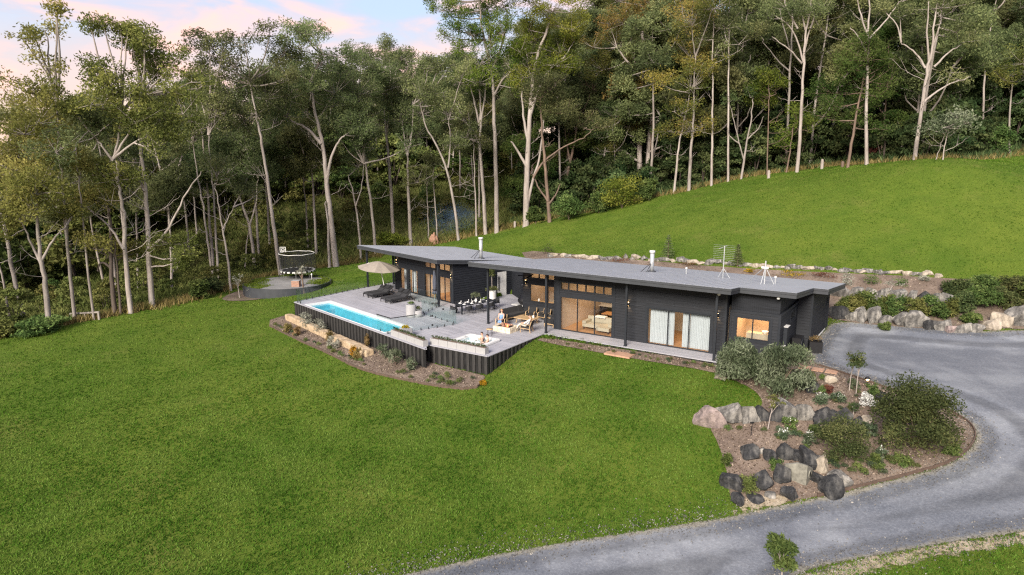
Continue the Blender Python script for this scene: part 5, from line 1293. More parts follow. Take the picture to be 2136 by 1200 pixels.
# ------------------------------------------------------------------ loungers and umbrellas
lo = None
def lounger(x, y, label):
    global lo
    p = L.w(x, y)
    if lo is None:
        t = thing('sun_lounger', label, 'sun lounger', p, L.rz + .06, 'charcoal sun loungers on the pool deck')
        m = MB(); m.bar((-.36, -1.2, .27), (-.36, 1.15, .27), .05).bar((.36, -1.2, .27), (.36, 1.15, .27), .05).bar((-.36, -1.2, .27), (.36, -1.2, .27), .05).bar((-.36, 1.15, .27), (.36, 1.15, .27), .05); m.build('frame', M['black'], t)
        for a in (-.36, .36):
            for b in (-1.18, 1.1): MB().box(a - .025, a + .025, b - .025, b + .025, 0, .27).build('leg', M['black'], t)
        MB().box(-.35, .35, -1.18, .35, .3, .42).build('mattress', M['cushion'], t)
        m = MB(); m.add([(-.35, .35, .3), (.35, .35, .3), (.35, 1.12, .78), (-.35, 1.12, .78), (-.35, .3, .42), (.35, .3, .42), (.35, 1.06, .9), (-.35, 1.06, .9)], [(3, 2, 1, 0), (4, 5, 6, 7), (0, 1, 5, 4), (1, 2, 6, 5), (2, 3, 7, 6), (3, 0, 4, 7)]); m.build('backrest', M['cushion'], t)
        m = MB(); m.add([(-.27, .62, .6), (.27, .62, .6), (.27, 1.0, .84), (-.27, 1.0, .84), (-.25, .55, .74), (.25, .55, .74), (.25, .9, .98), (-.25, .9, .98)], [(3, 2, 1, 0), (4, 5, 6, 7), (0, 1, 5, 4), (1, 2, 6, 5), (2, 3, 7, 6), (3, 0, 4, 7)]); m.build('pillow', M['darkfab'], t)
        m = MB(); m.bar((-.3, 1.0, .29), (-.3, .95, .75), .03).bar((.3, 1.0, .29), (.3, .95, .75), .03); m.build('strut', M['black'], t)
        lo = t; return
    c = lo.copy(); COL.objects.link(c); c.location = tuple(p); c['label'] = label
    for ch in list(lo.children): d = ch.copy(); COL.objects.link(d); d.parent = c
for x, lb in ((-7.75, 'charcoal sun lounger nearest the lawn side fence, left of the umbrella pole'), (-6.9, 'charcoal sun lounger right of the leaning umbrella pole'), (-4.75, 'charcoal sun lounger of the nearer pair, on the umbrella side'), (-3.9, 'charcoal sun lounger of the nearer pair, beside the tall pot')):
    lounger(x, -2.95, lb)
ub = at(805, 614); uh = 3.3
t = thing('umbrella', 'open taupe patio umbrella tilted over the sun loungers', 'umbrella', ub)
top = np.array([-.55, .15, 2.95])
MB().tube([(0, 0, 0), (-.25, .05, 1.4), tuple(top)], .035, 8).build('pole', M['white'], t, True); MB().lathe([(.42, 0), (.4, .06), (.06, .09)], 16).build('base', M['black'], t)
cn = MB(); nr = 8; rad = 1.95
tilt = Matrix.Rotation(.1, 3, 'Y') @ Matrix.Rotation(.06, 3, 'X')
vs = [tuple(top + np.array(tilt @ Vector((0, 0, .1))))]
for ring in range(1, 5):
    f = ring / 4
    for i in range(nr * 2):
        a = PI * i / nr; sag = (.0 if i % 2 == 0 else -.06 * f); r = rad * f * (1 if i % 2 == 0 else .945)
        vs.append(tuple(top + np.array(tilt @ Vector((r * math.cos(a), r * math.sin(a), .1 - .62 * f ** 1.25 + sag)))))
fs = [(0, 1 + i, 1 + (i + 1) % 16) for i in range(16)] + [(1 + r * 16 + i, 1 + (r + 1) * 16 + i, 1 + (r + 1) * 16 + (i + 1) % 16, 1 + r * 16 + (i + 1) % 16) for r in range(3) for i in range(16)]
cn.add(vs, fs); cn.build('canopy', M['umb'], t)
for i in range(8):
    a = 2 * PI * i / 8; e = top + np.array(tilt @ Vector((rad * .98 * math.cos(a), rad * .98 * math.sin(a), -.54))); mid_ = top + np.array(tilt @ Vector((rad * .5 * math.cos(a), rad * .5 * math.sin(a), -.17)))
    MB().tube([tuple(top + np.array([0, 0, .04])), tuple(mid_), tuple(e)], .014, 5).build('rib', M['steel'], t)
t = thing('umbrella', 'closed slate blue umbrella standing by the far wing post', 'umbrella', at(907, 634))
MB().lathe([(.03, 0), (.03, 2.9)], 8).build('pole', M['steel'], t); MB().lathe([(.35, 0), (.33, .06), (.05, .08)], 16).build('base', M['black'], t)
mb = MB(); n = 16; prof = [(.05, 2.85), (.1, 2.5), (.15, 1.9), (.13, 1.25), (.2, .95), (.12, .85)]
for r, z in prof: mb.v += [(r * (1.15 if i % 2 else .8) * math.cos(2 * PI * i / n), r * (1.15 if i % 2 else .8) * math.sin(2 * PI * i / n), z) for i in range(n)]
mb.t = [.5] * len(mb.v); mb.f = [(j * n + i, (j * n + (i + 1) % n), (j + 1) * n + (i + 1) % n, (j + 1) * n + i) for j in range(len(prof) - 1) for i in range(n)]; mb.mi = [0] * len(mb.f); mb.build('canopy', M['umbd'], t)
MB().lathe([(.19, 1.2), (.19, 1.28)], 14).build('strap', M['black'], t)
# ------------------------------------------------------------------ rocks
from mathutils import noise as mnoise
def rock_mesh(name, w, d, h, seed, m, blocky=.5):
    bm = bmesh.new(); bmesh.ops.create_icosphere(bm, subdivisions=3, radius=1)
    rg = random.Random(seed); off = Vector((rg.random() * 50, rg.random() * 50, rg.random() * 50))
    pl = []
    for _ in range(13):
        n = Vector((rg.gauss(0, 1), rg.gauss(0, 1), rg.gauss(0, .9))).normalized(); pl.append((n, rg.uniform(.42, .8)))
    for v in bm.verts:
        c = v.co; q = Vector([math.copysign(abs(x) ** (1 - .45 * blocky), x) for x in c])
        for n, k in pl:
            e = q.dot(n) - k
            if e > 0: q -= n * e
        q *= 1.12 + .12 * mnoise.noise(c * 1.3 + off) + .07 * mnoise.noise(c * 4 + off) + .04 * mnoise.noise(c * 9 + off)
        v.co = Vector((q.x * w / 1.5, q.y * d / 1.5, q.z * h / 1.42))
    me = bpy.data.meshes.new(name); bm.to_mesh(me); bm.free(); me.materials.append(m); return me
def block_mesh(name, w, d, h, seed, m):
    bm = bmesh.new(); bmesh.ops.create_cube(bm, size=1); bmesh.ops.subdivide_edges(bm, edges=bm.edges, cuts=5, use_grid_fill=True)
    off = Vector((seed * 3.7, seed * 1.3, 0))
    for v in bm.verts:
        q = Vector((v.co.x * w, v.co.y * d, v.co.z * h)); n = v.co.normalized(); r = max(abs(v.co.x) * 2 - .86, 0) + max(abs(v.co.y) * 2 - .75, 0) + max(abs(v.co.z) * 2 - .75, 0)
        v.co = q - n * .05 * r + n * (.07 * mnoise.noise(q * 1.3 + off) + .04 * mnoise.noise(q * 4 + off))
    me = bpy.data.meshes.new(name); bm.to_mesh(me); bm.free(); me.materials.append(m); return me
RK = {'d': 'rock_d', 'm': 'rock_m', 'l': 'rock_l', 'p': 'rock_p'}
def px_size(p, px): return px * float((p - CAM) @ _cf) / F_PX
def boulder(cx, vb, w, h, kind, label, seed):
    p = hit(cx, vb); W = px_size(p, w); Hh = px_size(p, h) * .95; W *= 1.02
    me = rock_mesh('boulder', W, W * .85, Hh * 1.1, seed, M[RK[kind]])
    o = link('boulder', me); o.location = (p[0], p[1] + W * .3, p[2] + Hh * .36); o.rotation_euler = (0, 0, random.Random(seed).uniform(-.5, .5))
    return tag(o, label, 'boulder', 'boulders of the rock garden')
for i, (cx, vb, w, h, k, lb) in enumerate([
    (1507, 793, 22, 13, 'l', 'small white boulder on the lawn edge left of the silver bushes'),
    (1699, 823, 28, 29, 'd', 'dark boulder right of the silvery twin bushes'), (1731, 801, 22, 15, 'l', 'pale pinkish rock between the gravel and the dark boulder'),
    (1842, 846, 28, 32, 'd', 'tall dark boulder beside the white flowering plant'), (1866, 837, 14, 10, 'l', 'small white rock beside the tall dark boulder'),
    (1568, 960, 40, 30, 'd', 'dark boulder above the bare soil, left of the small dark rock'), (1606, 964, 28, 27, 'd', 'small upright dark rock at the top of the drain outcrop'),
    (1640, 962, 34, 38, 'd', 'tall dark slab standing left of the concrete drain mouth'), (1638, 1008, 30, 42, 'd', 'dark block against the left side of the concrete drain mouth'),
    (1692, 982, 44, 42, 'd', 'broad dark slab leaning over the concrete drain mouth'), (1719, 981, 30, 28, 'l', 'pale boulder on top of the dark drain outcrop'),
    (1731, 1036, 46, 36, 'd', 'large dark boulder right of the concrete drain mouth'), (1757, 1024, 42, 32, 'm', 'grey flat boulder at the right end of the drain outcrop'),
    (1599, 1023, 42, 38, 'd', 'round dark boulder in the grass left of the drain'), (1536, 1023, 44, 28, 'd', 'dark pointed boulder at the lawn edge'),
    (1654, 1046, 30, 28, 'd', 'dark boulder in front of the concrete drain mouth'), (1542, 1053, 30, 18, 'd', 'low dark rock by the sandy verge, nearest the lawn'), (1580, 1048, 36, 13, 'd', 'low dark rock by the sandy verge, right of its neighbour'),
    (1810, 890, 26, 18, 'l', 'pale flat rock at the right end of the stone terrace'), (1706, 1010, 34, 22, 'd', 'dark rock wedged beside the pipe mouth'), (1668, 965, 40, 24, 'd', 'dark flat slab bridging the top of the drain outcrop'), (1612, 1044, 22, 12, 'm', 'small grey rock by the sandy verge near the drain'), (1586, 946, 16, 10, 'm', 'small grey rock between the upper dark boulders'), (1745, 1010, 26, 18, 'd', 'dark rock low between two larger boulders by the drain'),
]): boulder(cx, vb, w, h, k, lb, 100 + i)
def stone_wall(label, spec, seed, tops=None, z=None, blocky=.8):
    """spec: (u, v of foot, width px, height px, kind). Every stone a part."""
    p0 = hit(spec[0][0], spec[0][1]); t = thing('stone_wall', label, 'stone wall', p0)
    for i, (cx, vb, w, h, k) in enumerate(spec):
        p = hit(cx, vb); W = px_size(p, w); Hh = px_size(p, h)
        me = rock_mesh('stone', W * 1.12, W * .8, Hh * 1.35, seed + i, M[RK[k]], blocky)
        o = link('stone', me, None, t); o.location = (p[0] - p0[0], p[1] - p0[1] + W * .3, p[2] - p0[2] + Hh * .42); o.rotation_euler = (0, 0, random.Random(seed + i).uniform(-.2, .2))
    return t
stone_wall('terrace wall of big dark and white streaked stones across the rock garden', [
    (1483, 895, 58, 32, 'p'), (1524, 886, 44, 30, 'm'), (1562, 884, 36, 32, 'm'), (1592, 880, 28, 30, 'd'), (1616, 880, 22, 30, 'd'), (1648, 881, 46, 36, 'm'), (1684, 881, 32, 34, 'm'), (1715, 881, 36, 24, 'd'), (1744, 885, 26, 22, 'd'), (1768, 888, 30, 26, 'd'), (1790, 890, 22, 18, 'd')], 200)
rg = random.Random(5)
sp = []; u = 1742
while u < 1965:
    w = rg.uniform(18, 36); v = 668 + (u - 1742) * .105; sp.append((u + w / 2, v, w, rg.uniform(17, 25), rg.choice('mmdmd'))); u += w * .95
stone_wall('low wall of dark streaked boulders along the gravel behind the house', sp, 300)
sp = [(1985, 694, 26, 14, 'p'), (2012, 695, 30, 16, 'm'), (2040, 694, 30, 18, 'm'), (2072, 690, 34, 18, 'l'), (2106, 682, 36, 26, 'l'), (2140, 684, 40, 32, 'm'), (2185, 690, 46, 30, 'l')]
stone_wall('pale boulders at the right end of the gravel yard', sp, 340)
sp = []; u = 1742
while u < 1990:
    w = rg.uniform(16, 34); v = 622 + (u - 1742) * .055; sp.append((u + w / 2, v, w, rg.uniform(15, 22), rg.choice('mmdmm'))); u += w
stone_wall('upper terrace wall of streaked stones behind the hedge plants', sp, 380)
sp = []; u = 1140
while u < 1960:
    w = rg.uniform(9, 22); v = 533 + (u - 1140) * .055 + (3 if u < 1300 else 0); sp.append((u + w / 2, v + rg.uniform(-2, 2), w, rg.uniform(4, 8), rg.choice('lmmlm')))
    u += w * rg.uniform(.75, 1.15)
stone_wall('broken line of pale stones along the top of the hillside garden', sp, 420)
# golden sandstone retaining logs under the deck
t = thing('stone_wall', 'long low wall of golden sandstone blocks at the foot of the deck', 'stone wall', hit(610, 672))
pts = [hit(u, v) for u, v in ((603, 667), (640, 684), (700, 712), (740, 730), (772, 744))]; p0 = pts[0]
lst = []
for a, b in zip(pts[:-1], pts[1:]):
    n = max(1, round(np.linalg.norm(b - a) / 1.7))
    for i in range(n): lst.append((a + (b - a) * i / n, a + (b - a) * (i + 1) / n))
for i, (a, b) in enumerate(lst):
    ln = np.linalg.norm(b - a); me = block_mesh('stone', ln * 1.0, .62, .62, 500 + i, M['rock_y']); o = link('stone', me, None, t); q = (a + b) / 2 - np.array(t.location); o.location = (q[0], q[1], q[2] + .2); o.rotation_euler = (0, 0, math.atan2(b[1] - a[1], b[0] - a[0]))
# concrete drain mouth in the outcrop
p = hit(1681, 1016); t = thing('concrete_headwall', 'pale concrete drain headwall with round pipe mouth among dark boulders', 'drain', p + np.array([0, 0, .05]))
def plate(name, top, th=.12):
    mb = MB(); n = len(top); V = []
    for x, y, z in top: V += [(x, y, z), (x, y + th, z)]
    mb.add(V, [tuple(range(0, 2 * n, 2)), tuple(range(2 * n - 1, 0, -2))] + [(2 * i_, 2 * i_ + 1, 2 * ((i_ + 1) % n) + 1, 2 * ((i_ + 1) % n)) for i_ in range(n)]); return mb.build(name, M['conc'], t)
plate('wall', [(0, 0, -.3), (0, 0, .98), (-.3, .22, 1.0), (-.78, .55, .78), (-.78, .55, -.3)])
plate('wing_wall', [(.02, 0, -.3), (.48, .5, .1), (.48, .5, .62), (.02, 0, .98)])
rgm = MB(); pv_ = np.array([.25, .27, .47]); ax_ = np.array([.68, .73, 0])
for i in range(18):
    V = []
    for a in (2 * PI * i / 18, 2 * PI * (i + 1) / 18):
        for r in (.15, .2):
            for o_ in (-.05, -.01): q = pv_ + ax_ * r * math.cos(a) + np.array([0, 0, r * math.sin(a)]) + np.array([.73, -.68, 0]) * (-o_); V.append(tuple(q))
    rgm.add(V, [(0, 2, 6, 4), (1, 5, 7, 3), (2, 3, 7, 6), (0, 4, 5, 1)])
rgm.build('pipe_rim', M['conc'], t)
m = MB(); m.add([tuple(pv_ + ax_ * .15 * math.cos(2 * PI * i / 18) + np.array([0, 0, .15 * math.sin(2 * PI * i / 18)]) + np.array([.73, -.68, 0]) * .02) for i in range(18)], [tuple(range(18))]); m.build('pipe_mouth', M['black'], t)

# ------------------------------------------------------------------ bushes and small plants
def bush(name, label, cat, p, rx, h, lm, n=900, size=(.16, .06), group=None, spread=.55, droop=.1, flower=None, seed=0, stems=5, ry=None):
    rg = np.random.default_rng(1000 + seed); t = thing(name, label, cat, p, 0, group); ry = ry or rx
    cl = []
    k = max(5, int(22 * spread + 4))
    for i in range(k):
        a = rg.random() * 2 * PI; r = rg.random() ** .6 * .72; zz = rg.uniform(.1, .8)
        f = math.sqrt(max(.1, 1 - ((zz - .35) / .7) ** 2))
        r = r * 1.15; cl.append(((rx * r * f * math.cos(a), ry * r * f * math.sin(a), h * zz), (rx * .45, ry * .45, h * .3), n // k, rg.uniform(.15, .85)))
    V, Fc, T = leaves(cl, size, droop, .3, rg)
    V[:, 2] = np.maximum(V[:, 2], .02)
    link('foliage', npmesh('foliage', V, Fc, T), M[lm], t)
    tl = []
    for i in range(stems):
        a = rg.random() * 2 * PI; q = np.array([rx * .4 * math.cos(a), ry * .4 * math.sin(a), h * .55]); tl.append((np.array([[0, 0, -.1], q * np.array([.4, .4, .6]), q]), [.03, .02, .01], 5))
    if stems: link('stem', tubes_mesh('stem', tl), M['b_brown'], t)
    if flower:
        V, Fc, T = leaves([((0, 0, h * .75), (rx * .8, ry * .8, h * .35), n // 20, .6)], (.075, .055), 0, .3, rg); link('flower', npmesh('flower', V, Fc, T), M[flower], t, kind='stuff')
    return t
def pbush(name, label, cat, u, v, w, h, lm, n=900, **k):
    p = hit(u, v); p = p + np.array([0, px_size(p, w) * .2, 0]); p[2] = float(gz(p[0], p[1])); return bush(name, label, cat, p, px_size(p, w) / 2, px_size(p, h) * 1.08, lm, n, **k)
pbush('shrub', 'large silvery upright bush left of its twin at the end of the verandah', 'shrub', 1553, 808, 98, 90, 'l_silver', 9500, size=(.24, .06), droop=-1.2, seed=1, spread=.9)
pbush('shrub', 'largest silvery upright bush, in front of the end window corner', 'shrub', 1638, 830, 120, 100, 'l_silver', 12000, size=(.24, .06), droop=-1.2, seed=2, spread=.9)
pbush('shrub', 'big round dark bronze bush at the driveway bend', 'shrub', 1925, 962, 165, 140, 'l_brown', 17000, size=(.14, .06), droop=.4, seed=3, spread=1.1)
pbush('shrub', 'loose olive bush left of the big round bush', 'shrub', 1762, 978, 106, 92, 'l_brown', 6500, size=(.13, .045), droop=.4, seed=4, spread=.9)
pbush('shrub', 'bronze shoulder bush between the loose olive bush and the driveway', 'shrub', 1862, 955, 60, 70, 'l_brown', 1300, size=(.14, .055), droop=.4, seed=41)
for i, (u, v, w, h, lm, fl, lb) in enumerate([(1713, 848, 30, 25, 'l_silver', 'l_white', 'round white flowering bush above the stone terrace, left of two'), (1752, 847, 30, 24, 'l_silver', 'l_white', 'round white flowering bush above the stone terrace, right of two'), (1648, 898, 30, 24, 'l_mid', 'l_white', 'small white flowering bush right under the terrace wall'), (1635, 922, 32, 26, 'l_silver', 'l_white', 'small white flowering bush below the terrace, leftmost on the mulch'), (1689, 933, 32, 28, 'l_silver', 'l_white', 'small white flowering bush below the terrace, beside the loose olive bush'),
                                              (1818, 914, 34, 26, 'l_silver', None, 'blue grey mound between the two bronze bushes'), (1842, 963, 28, 26, 'l_silver', 'l_white', 'silver mound at the foot of the big round bush'), (1822, 970, 26, 22, 'l_mid', None, 'green mound at the foot of the big round bush'), (1818, 844, 28, 44, 'l_mid', None, 'upright green strap leaved plant near the garden lamp'), (1812, 852, 36, 26, 'l_white', None, 'tall white flowering clump beside the dark boulder'), (1783, 816, 24, 24, 'l_silver', None, 'grey green mound at the foot of the standard trees'),
                                              (1730, 822, 24, 16, 'l_red', None, 'reddish low plant right of the dark boulder'), (1700, 905, 22, 14, 'l_mid', None, 'bright green tuft under the terrace wall'), (1518, 975, 26, 26, 'l_mid', None, 'green bush at the lawn edge beside the dark soil'), (1622, 995, 34, 34, 'l_mid', None, 'tall grass clump between the dark boulders'), (1560, 1030, 50, 30, 'l_under', None, 'mossy grass mound among the lower boulders'), (1668, 745, 40, 22, 'l_mid', None, 'green grasses at the foot of the end wall'), (1590, 752, 30, 20, 'l_yellow', None, 'yellow green tuft between the twin bushes'), (1990, 955, 40, 30, 'l_mid', None, 'low green tuft right of the big round bush'), (1888, 975, 40, 24, 'l_mid', None, 'low green edge of the big round bush near the edging')]):
    pbush('garden_plant', lb, 'plant', u, v, w, h, lm, 750, size=(.14, .05), seed=20 + i, flower=fl, stems=2, droop=-.2)
t = put('plant_pot', 'dark square planter with grasses at the garage corner', 'plant pot', R, 22.0, 6.2, -.15, .3)
MB().box(-.4, .4, -.4, .4, 0, .75).build('pot', M['black'], t); V, Fc, T = leaves([((0, 0, .9), (.4, .4, .25), 200, .6)], (.2, .03), -.5); link('foliage', npmesh('foliage', V, Fc, T), M['l_straw'], t)
# lavender and grass clumps of the bed below the deck
dl_specs = [(640, 690, 30, 34, 'l_pale', 'pale grey shrub against the sandstone wall, nearest the lawn corner'), (668, 702, 34, 34, 'l_pale', 'pale grey shrub against the sandstone wall, second from the corner'), (688, 716, 24, 24, 'l_straw', 'straw coloured grass clump by the sandstone wall'), (800, 752, 34, 32, 'l_silver', 'silver bush where the sandstone wall ends, left of three'), (824, 766, 38, 36, 'l_silver', 'silver bush where the sandstone wall ends, middle of three'), (856, 776, 28, 30, 'l_silver', 'silver bush below the pool skirt, right of three'), (695, 730, 26, 26, 'l_pale', 'pale tussock below the middle of the sandstone wall'), (745, 752, 20, 24, 'l_straw', 'yellow grass clump below the end of the sandstone wall'), (736, 745, 18, 20, 'l_yellow', 'yellow flowering tuft below the sandstone wall'),
            (600, 696, 22, 20, 'l_straw', 'straw tussock near the lawn corner of the deck bed'), (618, 702, 20, 18, 'l_straw', 'second straw tussock near the lawn corner of the deck bed'), (766, 730, 14, 30, 'l_straw', 'feathery dry grass standing against the black skirt'), (1008, 805, 14, 10, 'l_yellow', 'tiny yellow tuft at the deck bed corner')]
for i, (u, v, w, h, lm, lb) in enumerate(dl_specs): pbush('garden_plant', lb, 'plant', u, v, w, h, lm, 700, size=(.17, .045), seed=60 + i, stems=2, droop=-.3)
# small green tufts, alike: copies sharing meshes
tuft_meshes = []
for i in range(4):
    rg_ = np.random.default_rng(50 + i); V, Fc, T = leaves([((0, 0, .18), (.24, .24, .2), 120, rg_.uniform(.2, .8))], (.16, .03), -.6, .2, rg_); V[:, 2] = np.maximum(V[:, 2], .01); me = npmesh('tuft', V, Fc, T); me.materials.append(M[('l_mid', 'l_brown', 'l_mid', 'l_silver')[i]]); tuft_meshes.append(me)
def tufts(poly_px, n, label, group, seed, smin=.5, smax=1.1, avoid=()):
    rg_ = random.Random(seed); poly = smooth_poly(hits(poly_px), 1); xs = [p[0] for p in poly]; ys = [p[1] for p in poly]; k = 0; tries = 0
    while k < n and tries < 5000:
        tries += 1; x, y = rg_.uniform(min(xs), max(xs)), rg_.uniform(min(ys), max(ys))
        if not inside(poly, np.array([x]), np.array([y]))[0]: continue
        o = link('grass_tuft', rg_.choice(tuft_meshes)); s = rg_.uniform(smin, smax); o.location = (x, y, float(gz(x, y)) + .03); o.scale = (s, s, s); o.rotation_euler = (0, 0, rg_.random() * 6); tag(o, label, 'plant', group); k += 1
tufts([(560, 675), (700, 735), (800, 775), (900, 795), (1000, 800), (985, 812), (900, 802), (800, 782), (700, 742), (615, 705)], 34, 'small green tussock in the mulch bed below the deck', 'small tussocks in the deck bed', 1)
tufts([(890, 772), (1000, 792), (985, 810), (900, 800)], 8, 'small green tussock in the mulch bed under the spa corner', 'small tussocks under the spa corner', 2)
tufts([(1500, 905), (1600, 910), (1700, 950), (1780, 1005), (1900, 985), (1960, 965), (1800, 960), (1700, 900), (1520, 895)], 42, 'small green tuft on the lower mulch of the rock garden', 'small tufts on the lower rock garden', 3)
tufts([(1660, 790), (1740, 785), (1850, 825), (1880, 860), (1800, 870), (1700, 845)], 28, 'small green tuft on the upper mulch of the rock garden', 'small tufts on the upper rock garden', 4)
tufts([(1140, 712), (1300, 737), (1490, 765), (1490, 774), (1300, 744), (1130, 715)], 22, 'small tuft in the narrow bed along the verandah', 'small tufts along the verandah', 6, .4, .8)
# hedge plants and ground cover on the terraces behind the house
for i, u in enumerate(np.linspace(1765, 1985, 11)):
    pbush('hedge_plant', 'rounded green hedge shrub %s' % ('next to the house corner', 'second from the house corner', 'third from the house corner', 'fourth from the house corner', 'fifth from the house corner', 'in the middle of the terrace hedge', 'fifth from the gravel yard end', 'fourth from the gravel yard end', 'third from the gravel yard end', 'second from the gravel yard end', 'at the gravel yard end of the terrace hedge')[i], 'shrub', u, 655 + (u - 1765) * .06 + (3 if i % 2 else -2), 44, 34 + 5 * (i % 3), ('l_mid', 'l_under', 'l_mid')[i % 3], 1600, size=(.2, .085), seed=90 + i, group='hedge shrubs on the terrace', stems=2)
for i, (u, v, w, h) in enumerate([(2010, 655, 60, 40), (2060, 650, 70, 42), (2110, 652, 70, 40), (2000, 625, 60, 34), (2060, 618, 80, 36), (2120, 622, 60, 36), (2030, 680, 40, 26), (1850, 690, 26, 16), (2170, 640, 70, 50)]):
    pbush('ground_cover', ('dark spreading shrub %s on the bank behind the gravel yard' % ('low at the hedge end', 'low in the middle', 'low at the frame edge', 'high at the hedge end', 'high in the middle', 'high at the frame edge', 'hanging over the boulders', 'creeping over the low wall', 'beyond the others')[i]), 'shrub', u, v, w, h, ('l_dark', 'l_mid', 'l_brown')[i % 3] if i < 6 else 'l_mid', 3200, size=(.22, .09), seed=110 + i, group='dark shrubs on the bank', stems=2)
for i, (u, v, w, h, lm, lb) in enumerate([(1650, 580, 62, 10, 'l_yellow', 'wide yellow flowering shrub behind the antenna tripod'), (1566, 570, 24, 7, 'l_yellow', 'small yellow flowering shrub behind the tv antenna'), (1822, 600, 34, 22, 'l_mid', 'green mound on the upper terrace, left of the thin sapling'), (1880, 602, 30, 20, 'l_mid', 'green mound on the upper terrace, right of the thin sapling'), (1770, 600, 36, 26, 'l_pale', 'grey twiggy shrub beyond the garage roof corner'), (1138, 532, 40, 22, 'l_brown', 'twiggy dark shrub in the hillside bed above the roof join'), (1930, 590, 28, 12, 'l_pale', 'pale shrub at the end of the stone line'), (1440, 558, 60, 9, 'l_red', 'low red brown shrubs behind the main flue'), (1300, 548, 70, 8, 'l_red', 'low red brown shrubs along the hillside bed'), (1720, 585, 60, 12, 'l_red', 'low brown shrubs right of the yellow shrub')]):
    pbush('garden_shrub', lb, 'shrub', u, v, w, h, lm, 420, size=(.13, .05), seed=130 + i, stems=2)
def sapling(label, u, v, cu, cv, ru, rv, lm, n, seed, bark='b_grey', size=(.13, .05), stemr=.035, name='sapling'):
    p = hit(u, v); t = thing(name, label, 'tree', p); s = px_size(p, 1); x = (cu - u) * s; z = (v - cv) * s * 1.03
    rg_ = np.random.default_rng(seed)
    cl = [((x + rg_.normal(0, ru * s * .4), rg_.normal(0, ru * s * .4), z + rg_.normal(0, rv * s * .38)), (ru * s * .5, ru * s * .5, rv * s * .42), n // 9, rg_.uniform(.2, .8)) for _ in range(9)]
    V, Fc, T = leaves(cl, size, .2, .3, rg_); link('crown', npmesh('crown', V, Fc, T), M[lm], t)
    tl = [(np.array([[0, 0, -.1], [x * .4, .02, z * .5], [x, 0, z]]), [stemr, stemr * .8, stemr * .3], 6)] + [(np.array([[x * .6, 0, z * .62], np.array(c[0]) * .5 + np.array([x * .3, 0, z * .42]), c[0]]), [stemr * .5, stemr * .35, .006], 4) for c in cl[:6]]
    link('trunk', tubes_mesh('trunk', tl), M[bark], t); return t
sapling('standard tree with thin pale trunk beside the garden lamp', 1785, 828, 1786, 757, 22, 22, 'l_brown', 700, 1, 'b_pale')
sapling('standard tree with paler crown behind the one by the lamp', 1771, 816, 1774, 755, 16, 18, 'l_brown', 350, 2, 'b_pale')
sapling('thin pale trunked sapling in front of the terrace wall', 1601, 897, 1611, 838, 15, 15, 'l_under', 260, 3, 'b_pale')
sapling('thin pale sapling on the upper terrace behind the hedge', 1845, 628, 1862, 592, 16, 10, 'l_pale', 160, 4, 'b_pale')
sapling('wispy sapling beside the white flowering clump', 1778, 872, 1782, 848, 16, 16, 'l_brown', 160, 5, 'b_pale')
sapling('young tree with glossy leaves on the near verge of the road', 1628, 1240, 1628, 1152, 40, 40, 'l_mid', 2000, 6, 'b_pale', (.2, .06), .04)
for i, (u, v, ht, w) in enumerate([(1393, 541, 50, 34), (1538, 556, 45, 30)]):
    p = hit(u, v); s = px_size(p, 1); t = thing('young_pine', ('young conifer on the hill behind the main flue', 'young conifer on the hill behind the tv antenna')[i], 'tree', p); cl = []
    for k in range(9):
        f = k / 8; r = w / 2 * s * (1 - f * .85)
        for a in range(5): cl.append(((r * .6 * math.cos(a * 1.26 + k), r * .6 * math.sin(a * 1.26 + k), ht * s * (.12 + .85 * f)), (r * .5, r * .5, .12), 30, rng.uniform(.1, .7)))
    V, Fc, T = leaves(cl, (.2, .05), -.1); link('crown', npmesh('crown', V, Fc, T), M['l_grey'], t); link('trunk', tubes_mesh('trunk', [(np.array([[0, 0, -.1], [0, 0, ht * s]]), [.08, .02], 6)]), M['b_brown'], t)
p = hit(1808, 810); t = thing('garden_lamp', 'small lit path lamp on a thin stake among the plants', 'garden lamp', p)
MB().lathe([(.02, 0), (.02, .5)], 8).build('stake', M['black'], t); MB().lathe([(.16, .55), (.1, .64), (.02, .68)], 14).build('shade', M['black'], t, True); MB().lathe([(.05, .44), (.08, .5), (.07, .55)], 12).build('lamp', M['lampglow'], t, True)
p = hit(1566, 912); t = thing('garden_stake', 'thin black marker stake on the mulch below the terrace', 'stake', p); MB().bar((0, 0, 0), (.03, 0, .75), .03).build('post', M['black'], t); MB().box(-.08, .12, -.01, .01, .72, .8).build('head', M['black'], t)
t = thing('paver', 'square sandstone paver step set in the narrow bed by the verandah', 'paver', hit(1292, 741) + np.array([0, 0, .05]), R.rz); MB().box(-.9, .9, -.45, .45, -.05, .06).build('slab', M['terra'], t)
t = thing('stepping_stone', 'reddish flat stepping stones at the end of the verandah', 'paver', hit(1700, 772) + np.array([0, 0, .04]), R.rz)
for k in range(3): MB().box(-.9 + k * .75, -.25 + k * .75, -.4, .3, -.03, .05).build('slab', M['terra'], t)

